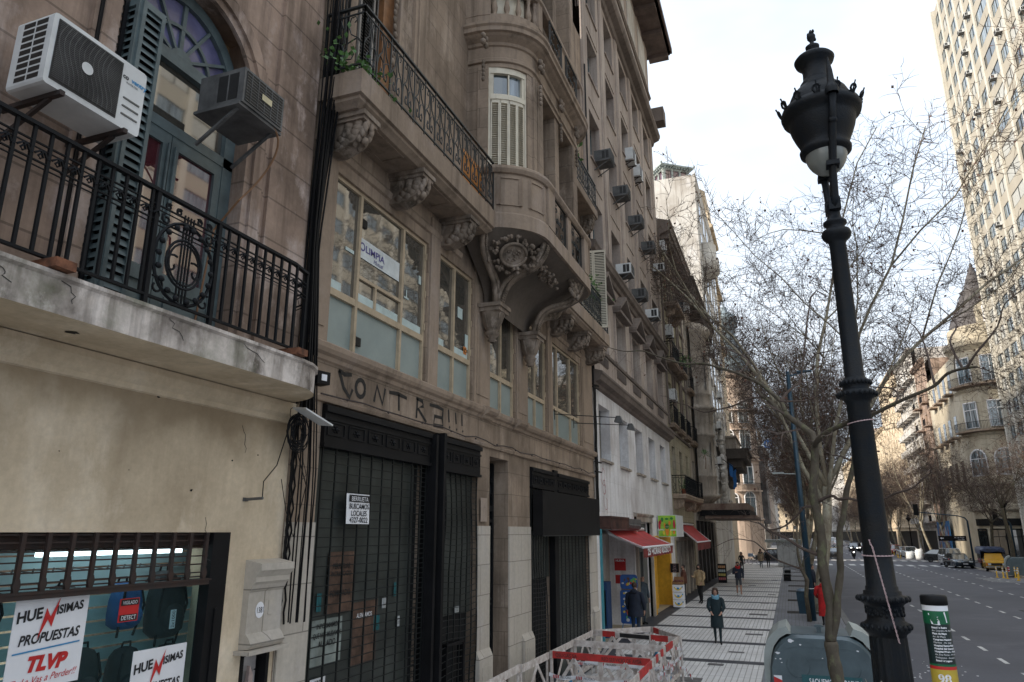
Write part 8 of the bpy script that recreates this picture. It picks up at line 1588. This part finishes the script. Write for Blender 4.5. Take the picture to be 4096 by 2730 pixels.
b = MB(); b.smooth = True; q = random.Random(3); n, m_ = 12, 10; vs = []
for j in range(m_ + 1):
 y = 1.5 + 4.0 * j / m_
 for i in range(n + 1):
  u = -1 + 2 * i / n; e = abs(u); zz = 2.42 - (0 if e < .8 else (e - .8) * 3.6) + .05 * math.sin(i * 2.2 + j * 1.7) - (.2 if j == 0 else 0); vs.append((max(-1, min(1, u * 1.2)) * 1.12, y, zz))
b.add(vs, [(j * (n + 1) + i, j * (n + 1) + i + 1, (j + 1) * (n + 1) + i + 1, (j + 1) * (n + 1) + i) for j in range(m_) for i in range(n)]); b.add([vs[i] for i in range(n + 1)] + [(x * .97, y - .04, 1.95 + .06 * math.sin(i)) for i, (x, y, z) in enumerate(vs[:n + 1])], [(i, n + 1 + i, n + 2 + i, i + 1) for i in range(n)]); b.build('tarpaulin', mat('tarp_blue', (.012, .03, .09), .45, 0, .4, 2), t); [wheel(t, s * .93, y, .36, .24) for s in (-1, 1) for y in (.75, 4.3)]
def motorcycle(loc, rz, lab, col, rider, li=True):
 t = thing('motorcycle', lab, 'motorcycle', loc, rz, 'motorcycles')
 for y in (-.65, .65):
  b = MB(); b.smooth = True; b.tube([(0, y + .27 * math.cos(R(a)), .32 + .27 * math.sin(R(a))) for a in range(0, 360, 24)], .055, 6, closed=True); b.build('wheel', rub, t)
 b = MB(); b.tube([(0, -.65, .32), (0, -.45, .9), (0, -.35, 1.05)], .035, 6); b.box(-.13, .13, -.3, .25, .3, .6); b.tube([(-.35, -.28, 1.08), (0, -.38, 1.0), (.35, -.28, 1.08)], .02, 5); b.tube([(.12, .0, .35), (.15, .7, .4)], .05, 6); b.build('frame', MT['blackp'], t); b = MB(); b.smooth = True; b.ball((0, -.1, .82), .15, .3, .13, 10, 6); b.ball((0, -.5, .85), .12, .1, .14, 8, 6); b.build('fuel_tank', col, t); b = MB(); b.bevbox(-.13, .13, .1, .75, .78, .86, .03); b.build('seat', MT['blackp'], t); MB().ball((0, -.6, .88), .09, .04, .08).build('headlight', lit if li else lightw, t)
 if rider:
  p = person(loc, rz, rider, 1.7, 'cloth_black', 'cloth_black', coat=(.86, 0, 'cloth_black'), arms=((.9, .3), (.9, .3)), hair='bald', face=False); p.location.z += -.02; b = MB(); b.smooth = True; b.ball((0, -.02, 1.6), .14, .15, .15, 12, 8); b.build('helmet', MT['blackp'], p)
  for c_ in kids(p):
   if c_.name.startswith('body'):
    for v in c_.data.vertices:
     if v.co.z < .9 and abs(v.co.x) < .2: v.co.z = max(v.co.z, .28 if v.co.y < .3 else .3) if False else .3 + (v.co.z) * .66; v.co.x *= 1.9; v.co.y += -.28 * (1 - abs(v.co.z - .5) / .5) * .5
 return t
motorcycle((7.75, 110.6, -.12), 0, 'motorcycle with lit headlamp coming toward the camera, nearer of two', blk, 'rider in black with black helmet on the nearer motorcycle'); motorcycle((11.2, 144, -.12), 0, 'motorcycle with lit headlamp, farther of two', redc, 'rider in black on the farther motorcycle'); motorcycle((14.9, 86.5, -.12), R(25), 'red motorcycle parked in front of the silver van', redc, None, False)
motorcycle((16.0, 128, -.12), R(60), 'black motorcycle parked by the far container', blk, None, False)
# ================================================================ bare plane trees
TR = {
'trunk':[(0.46,12.0,1.13),(0.44,12.0,1.28),(0.41,12.0,1.59),(0.4,12.0,1.82)],
'A':[(0.4,12.0,1.82),(0.42,12.0,2.06),(0.45,12.0,2.3),(0.42,12.0,2.66),(0.4,12.0,2.95),(0.43,12.0,3.22),(0.41,12.0,3.56),(0.38,12.0,3.94),(0.43,12.0,4.26),(0.48,12.0,4.65)],
'B':[(0.4,12.0,1.82),(0.5,11.96,2.1),(0.56,11.91,2.47),(0.63,11.87,2.8),(0.64,11.82,2.98),(0.68,11.78,3.39),(0.74,11.73,3.55),(0.83,11.69,3.95),(0.93,11.64,4.21),(1.0,11.6,4.49)],
'B2':[(1.0,11.6,4.49),(0.97,11.8,4.38),(0.84,12.0,4.47),(0.72,12.2,4.51)],
'Lm':[(0.48,12.0,4.65),(0.47,12.08,4.81),(0.4,12.16,4.91),(0.27,12.24,5.04),(0.18,12.32,5.13),(0.09,12.4,5.24)],
'L1':[(0.09,12.4,5.24),(-0.01,12.58,5.34),(-0.13,12.77,5.52),(-0.27,12.95,5.67),(-0.31,13.13,5.86),(-0.29,13.32,6.08),(-0.22,13.5,6.22)],
'L1b':[(-0.28,12.8,5.64),(-0.28,13.04,5.64),(-0.49,13.29,5.66),(-0.77,13.53,5.6),(-1.04,13.78,5.59),(-1.35,14.02,5.59),(-1.66,14.27,5.77),(-1.91,14.51,5.89),(-2.13,14.76,6.06),(-2.31,15.0,6.15)],
'L2':[(0.1,12.4,5.26),(0.05,12.62,5.47),(-0.12,12.84,5.7),(-0.27,13.06,5.89),(-0.43,13.29,6.03),(-0.63,13.51,6.19),(-0.97,13.73,6.37),(-1.28,13.95,6.53),(-1.61,14.17,6.6),(-1.87,14.39,6.71),(-2.3,14.61,6.93),(-2.62,14.84,7.12),(-3.05,15.06,7.2),(-3.43,15.28,7.37),(-3.7,15.5,7.52)],
'L3':[(0.05,12.3,5.42),(0.15,12.36,5.56),(0.29,12.42,5.69),(0.41,12.48,5.87),(0.7,12.54,7.23),(0.94,12.6,7.22)],
'L4':[(-0.63,13.5,6.19),(-0.45,13.83,6.48),(-0.68,14.17,6.75),(-0.97,14.5,6.97),(-1.33,14.83,7.2),(-1.54,15.17,7.56),(-1.79,15.5,7.78)],
'L5':[(0.05,12.3,5.42),(0.59,12.1,5.43),(0.56,11.9,6.0),(0.85,11.7,6.06),(1.06,11.5,6.07)],
'Rm':[(0.48,12.0,4.65),(0.5,11.79,4.68),(0.61,11.58,4.77),(0.77,11.38,4.83),(0.92,11.17,4.87),(0.95,10.96,4.87),(1.18,10.75,4.9),(1.4,10.54,4.98),(1.61,10.33,5.05),(1.86,10.12,5.13),(1.99,9.92,5.24),(2.12,9.71,5.25),(2.22,9.5,5.22)],
'R2':[(1.51,11.0,5.04),(1.59,11.12,5.22),(1.53,11.25,5.34),(1.31,11.38,5.4),(1.15,11.5,5.49)],
'R3':[(1.89,10.2,5.15),(1.91,10.4,5.41),(1.92,10.6,5.77),(1.87,10.8,6.1),(1.7,11.0,6.36)],
'R4':[(2.14,9.8,5.26),(2.11,9.95,5.49),(2.12,10.1,5.71),(2.25,10.25,5.94),(2.12,10.4,6.24)],
'R5':[(2.14,9.6,5.24),(2.23,9.45,5.38),(2.44,9.3,5.63),(2.51,9.15,5.85),(2.68,9.0,5.97)],
'Cl':[(0.45,12.0,3.7),(0.26,12.17,3.74),(0.15,12.33,3.64),(-0.07,12.5,3.45),(-0.33,12.67,3.39),(-0.47,12.83,3.49),(-0.62,13.0,3.53)],
'Cr':[(0.43,12.0,3.8),(0.62,11.83,3.88),(0.7,11.67,3.82),(0.83,11.5,3.82),(0.98,11.33,3.78),(1.22,11.17,3.79),(1.38,11.0,3.86),(1.57,10.83,3.92),(1.65,10.67,4.0),(1.76,10.5,4.1)],
'D':[(0.38,12.0,3.02),(0.15,12.25,3.11),(-0.09,12.5,3.27),(-0.35,12.75,3.38),(-0.29,13.0,3.34),(-0.38,13.25,3.43),(-0.51,13.5,3.52)],
'E':[(0.13,13.0,2.77),(-0.08,13.29,2.83),(-0.32,13.57,2.93),(-0.58,13.86,3.16),(-0.7,14.14,3.2),(-0.95,14.43,3.23),(-1.15,14.71,3.19),(-1.48,15.0,3.04)],
'sm':[(0.38,32.0,0.01),(0.34,32.0,0.96),(0.44,32.0,1.53),(0.27,32.0,1.93),(0.19,32.0,2.51),(0.22,32.0,3.28)],
}
bark1 = stone('young_bark', (.115, .095, .07), (.06, .05, .038), .4, None, 1, .6, ps=5, bump=.5, light=(.16, .16, .09)); barkp = stone('plane_bark', (.36, .33, .25), (.15, .11, .075), .3, None, 1, .8, ps=2.2, bump=.5, light=(.50, .48, .38)); twigm = mat('twig', (.105, .075, .06), .85, 0, .2, 2); dleaf = mat('dead_leaf', (.12, .05, .03), .8, 0, .4, 4)
def wander(p, d, L_, n, q, up=.04, jit=.22):
 pts = [Vector(p)]; d = Vector(d).normalized()
 for i in range(n): d = (d + Vector((q.gauss(0, jit), q.gauss(0, jit), q.gauss(0, jit) + up))).normalized(); pts.append(pts[-1] + d * (L_ / n))
 return pts
def twigs(bt, lf, path, rad, q, lvl, L_, dens=3.0, leaf=.25, up=.05, minr=.0035, ls=.07):
 tot = sum((path[i + 1] - path[i]).length for i in range(len(path) - 1)); cnt = max(1, int(tot * dens))
 for k in range(cnt):
  u = (k + q.random()) / cnt; x = u * (len(path) - 1); i = min(int(x), len(path) - 2); p = path[i].lerp(path[i + 1], x - i); t_ = (path[i + 1] - path[i]).normalized(); o_ = t_.orthogonal(); o_.rotate(__import__('mathutils').Quaternion(t_, q.uniform(0, 6.28))); d = (t_ * q.uniform(.35, .9) + o_ * q.uniform(.6, 1.) + Vector((0, 0, up * 4))).normalized()
  l = L_ * q.uniform(.55, 1.15) * (1 - .35 * u); w_ = wander(p, d, l, 4, q, up); r = max(minr, rad * q.uniform(.35, .55)); bt.tube(w_, [r, r * .85, r * .7, r * .5, r * .3], 3, False)
  if lvl > 0: twigs(bt, lf, w_, r, q, lvl - 1, L_ * .52, dens * 1.55, leaf, up, minr, ls)
  elif lf is not None and q.random() < leaf: e = w_[-1]; s_ = ls * q.uniform(.5, 1.2); a = Vector((q.uniform(-1, 1), q.uniform(-1, 1), q.uniform(-1, .2))).normalized() * s_; o2 = a.orthogonal().normalized() * s_ * .5; lf.quad(e, e + a * .5 + o2, e + a, e + a * .5 - o2)
q = random.Random(21); b = MB(); bt = MB(); lf = MB()
RAD = dict(trunk=(.1, .09), A=(.075, .06), B=(.055, .035), B2=(.02, .012), Lm=(.055, .045), L1=(.034, .02), L1b=(.02, .004), L2=(.036, .006), L3=(.025, .01), L4=(.016, .004), L5=(.014, .006), Rm=(.045, .014), R2=(.018, .006), R3=(.018, .006), R4=(.018, .006), R5=(.016, .005), Cl=(.022, .008), Cr=(.026, .01), D=(.028, .008), E=(.016, .005))
for k, (r0, r1) in RAD.items():
 pts = [Vector(p) for p in TR[k]]
 if k == 'trunk': pts = [Vector((.5, 12, -.02)), Vector((.5, 12, .5))] + pts;
 fine = []
 for i in range(len(pts) - 1):
  p0_ = pts[max(i - 1, 0)]; p3 = pts[min(i + 2, len(pts) - 1)]
  for j in range(3): u = j / 3; a, c_ = pts[i], pts[i + 1]; fine.append(.5 * ((2 * a) + (c_ - p0_) * u + (2 * p0_ - 5 * a + 4 * c_ - p3) * u * u + (-p0_ + 3 * a - 3 * c_ + p3) * u ** 3))
 fine.append(pts[-1]); n = len(fine); b.smooth = True; (b if r0 > .03 else bt).tube(fine, [(r0 + (r1 - r0) * i / (n - 1)) * (1 + .08 * math.sin(i * 1.9)) for i in range(n)], 8 if r0 > .03 else 5)
 if k not in ('trunk', 'A', 'B'): twigs(bt, lf, [Vector(p) for p in pts], max(.006, r1 * 1.2), q, 2, .95, 3.0, .06, .03, .0022, .05)
t = thing('young_plane_tree', 'nearest bare street tree, thin forked trunk rising in front of the container', 'tree', (.5, 12, 0), 0)
for mb in (b, bt, lf): mb.v = [(x - .5, y - 12, z) for x, y, z in mb.v]
b.build('trunk', bark1, t); bt.build('crown', twigm, t); lf.build('dead_leaves', dleaf, t)
def plane_tree(seed, H=22, lean=(0, 0), r=.3, spread=.5, forks=5, base=5.5):
 q = random.Random(seed); b = MB(); bt = MB(); lf = MB(); b.smooth = True; limbs = []
 tr_ = wander((0, 0, -.05), (lean[0], lean[1], 1), base, 6, q, .1, .05); b.tube(tr_, [r * 1.15, r * .95, r * .9, r * .85, r * .85, r * .8, r * .75], 10)
 for k in range(forks):
  a = 2 * PI * (k + q.uniform(-.3, .3)) / forks; s_ = spread * q.uniform(.5, 1.3); st = tr_[-1] if k < 3 else tr_[-2]; p = wander(st, (math.cos(a) * s_, math.sin(a) * s_, 1), (H - base) * q.uniform(.55, .75), 9, q, .05, .12); rr = r * q.uniform(.34, .5); b.tube(p, [rr * (1 - .085 * i) for i in range(10)], 7); limbs.append((p, rr * .35))
  for j in range(3): i = q.randint(2, 7); a2 = a + q.uniform(-1.2, 1.2); p2 = wander(p[i], (math.cos(a2) * .9, math.sin(a2) * .9, .75), (H - base) * q.uniform(.25, .42), 6, q, .05, .14); r2 = rr * .42; b.tube(p2, [r2 * (1 - .12 * m) for m in range(7)], 5); limbs.append((p2, r2 * .4))
 for p, rr in limbs: twigs(bt, lf, p[1:], max(.022, rr), q, 2, 3.3, 1.75, .2, .04, .0122, .14)
 return b, bt, lf
PT = []
for k, (sd_, H_, r_, sp) in enumerate(((5, 32, .25, .44), (9, 24, .21, .42), (14, 13, .18, .6))):
 b, bt, lf = plane_tree(sd_, H_, ((.42, .05), (.33, .05), (.1, .05))[k], r_, sp); PT.append((b, bt, lf))
first = {}
def put_tree(kind, loc, rz, lab, sc=1.):
 if kind not in first:
  t = thing('plane_tree', lab, 'tree', loc, rz, 'bare plane trees lining the avenue'); b, bt, lf = PT[kind]; b.build('trunk', barkp if kind < 2 else bark1, t); bt.build('crown', twigm, t); lf.build('dead_leaves', dleaf, t); first[kind] = t
 else: t = dup(first[kind], loc, rz, lab)
 t.scale = (sc,) * 3; return t
put_tree(0, (.75, 36, 0), R(0), 'big mottled plane tree just behind the blue light pole on the left pavement'); put_tree(1, (1.1, 46, 0), R(15), 'plane tree second in the left row behind the blue pole')
put_tree(1, (.8, 57, 0), R(-25), 'plane tree third in the left row near the benches'); put_tree(1, (.9, 68, 0), R(40), 'plane tree fourth in the left row near the white kiosk'); put_tree(1, (.9, 79, 0), R(-10), 'plane tree fifth in the left row beside the white kiosk')
for k, (y, kd) in enumerate(((110, 1), (124, 1), (140, 1), (158, 1), (180, 1), (205, 1), (235, 1), (275, 1))): put_tree(kd, (.7, y, 0), R(25 * ((k * 7) % 5 - 2)), 'plane tree beyond the crossing on the left, ' + ('first', 'second', 'third', 'fourth', 'fifth', 'sixth', 'seventh', 'eighth')[k] + ' in line')
put_tree(1, (17.6, 47, 0), R(190), 'plane tree at the right edge of the photo leaning over the avenue', 1.0); put_tree(2, (18.2, 62, 0), R(120), 'small dark tree across the avenue near the right-edge container'); put_tree(2, (18.0, 76, 0), R(220), 'small dark tree behind the yellow truck'); put_tree(2, (18.2, 84, 0), R(10), 'small dark tree by the domed corner crossing', .9)
for k, (x, y, kd) in enumerate(((18, 101, 1), (17.6, 112, 1), (18.2, 124, 1), (17.8, 136, 1), (18, 150, 1), (17.8, 160, 1), (18, 168, 1), (18, 185, 1), (18, 205, 1), (18, 230, 1), (18, 260, 1), (18, 300, 1))): put_tree(kd, (x, y, 0), R(180 + 22 * ((k * 7) % 5 - 2)), 'bare tree on the right beyond the crossing, ' + ('first', 'second', 'third', 'fourth', 'fifth', 'sixth', 'seventh', 'eighth', 'ninth', 'tenth', 'eleventh', 'twelfth')[k] + ' in line', (.8, .9, .75)[k % 3])
pts = [Vector(p) for p in TR['sm']]; b = MB(); b.smooth = True; b.tube([Vector((p.x - .38, 0, p.z)) for p in pts], [.09, .08, .08, .06, .05, .04], 7); t = thing('sapling', 'thin crooked young tree in front of the blue light pole', 'tree', (.38, 31.6, 0), 0); b.build('trunk', bark1, t); bt = MB(); lf = MB(); twigs(bt, lf, [Vector((p.x - .38, 0, p.z)) for p in pts[2:]], .02, random.Random(4), 2, 1.3, 2.4, .2, .05, .005, .06); bt.build('crown', twigm, t)
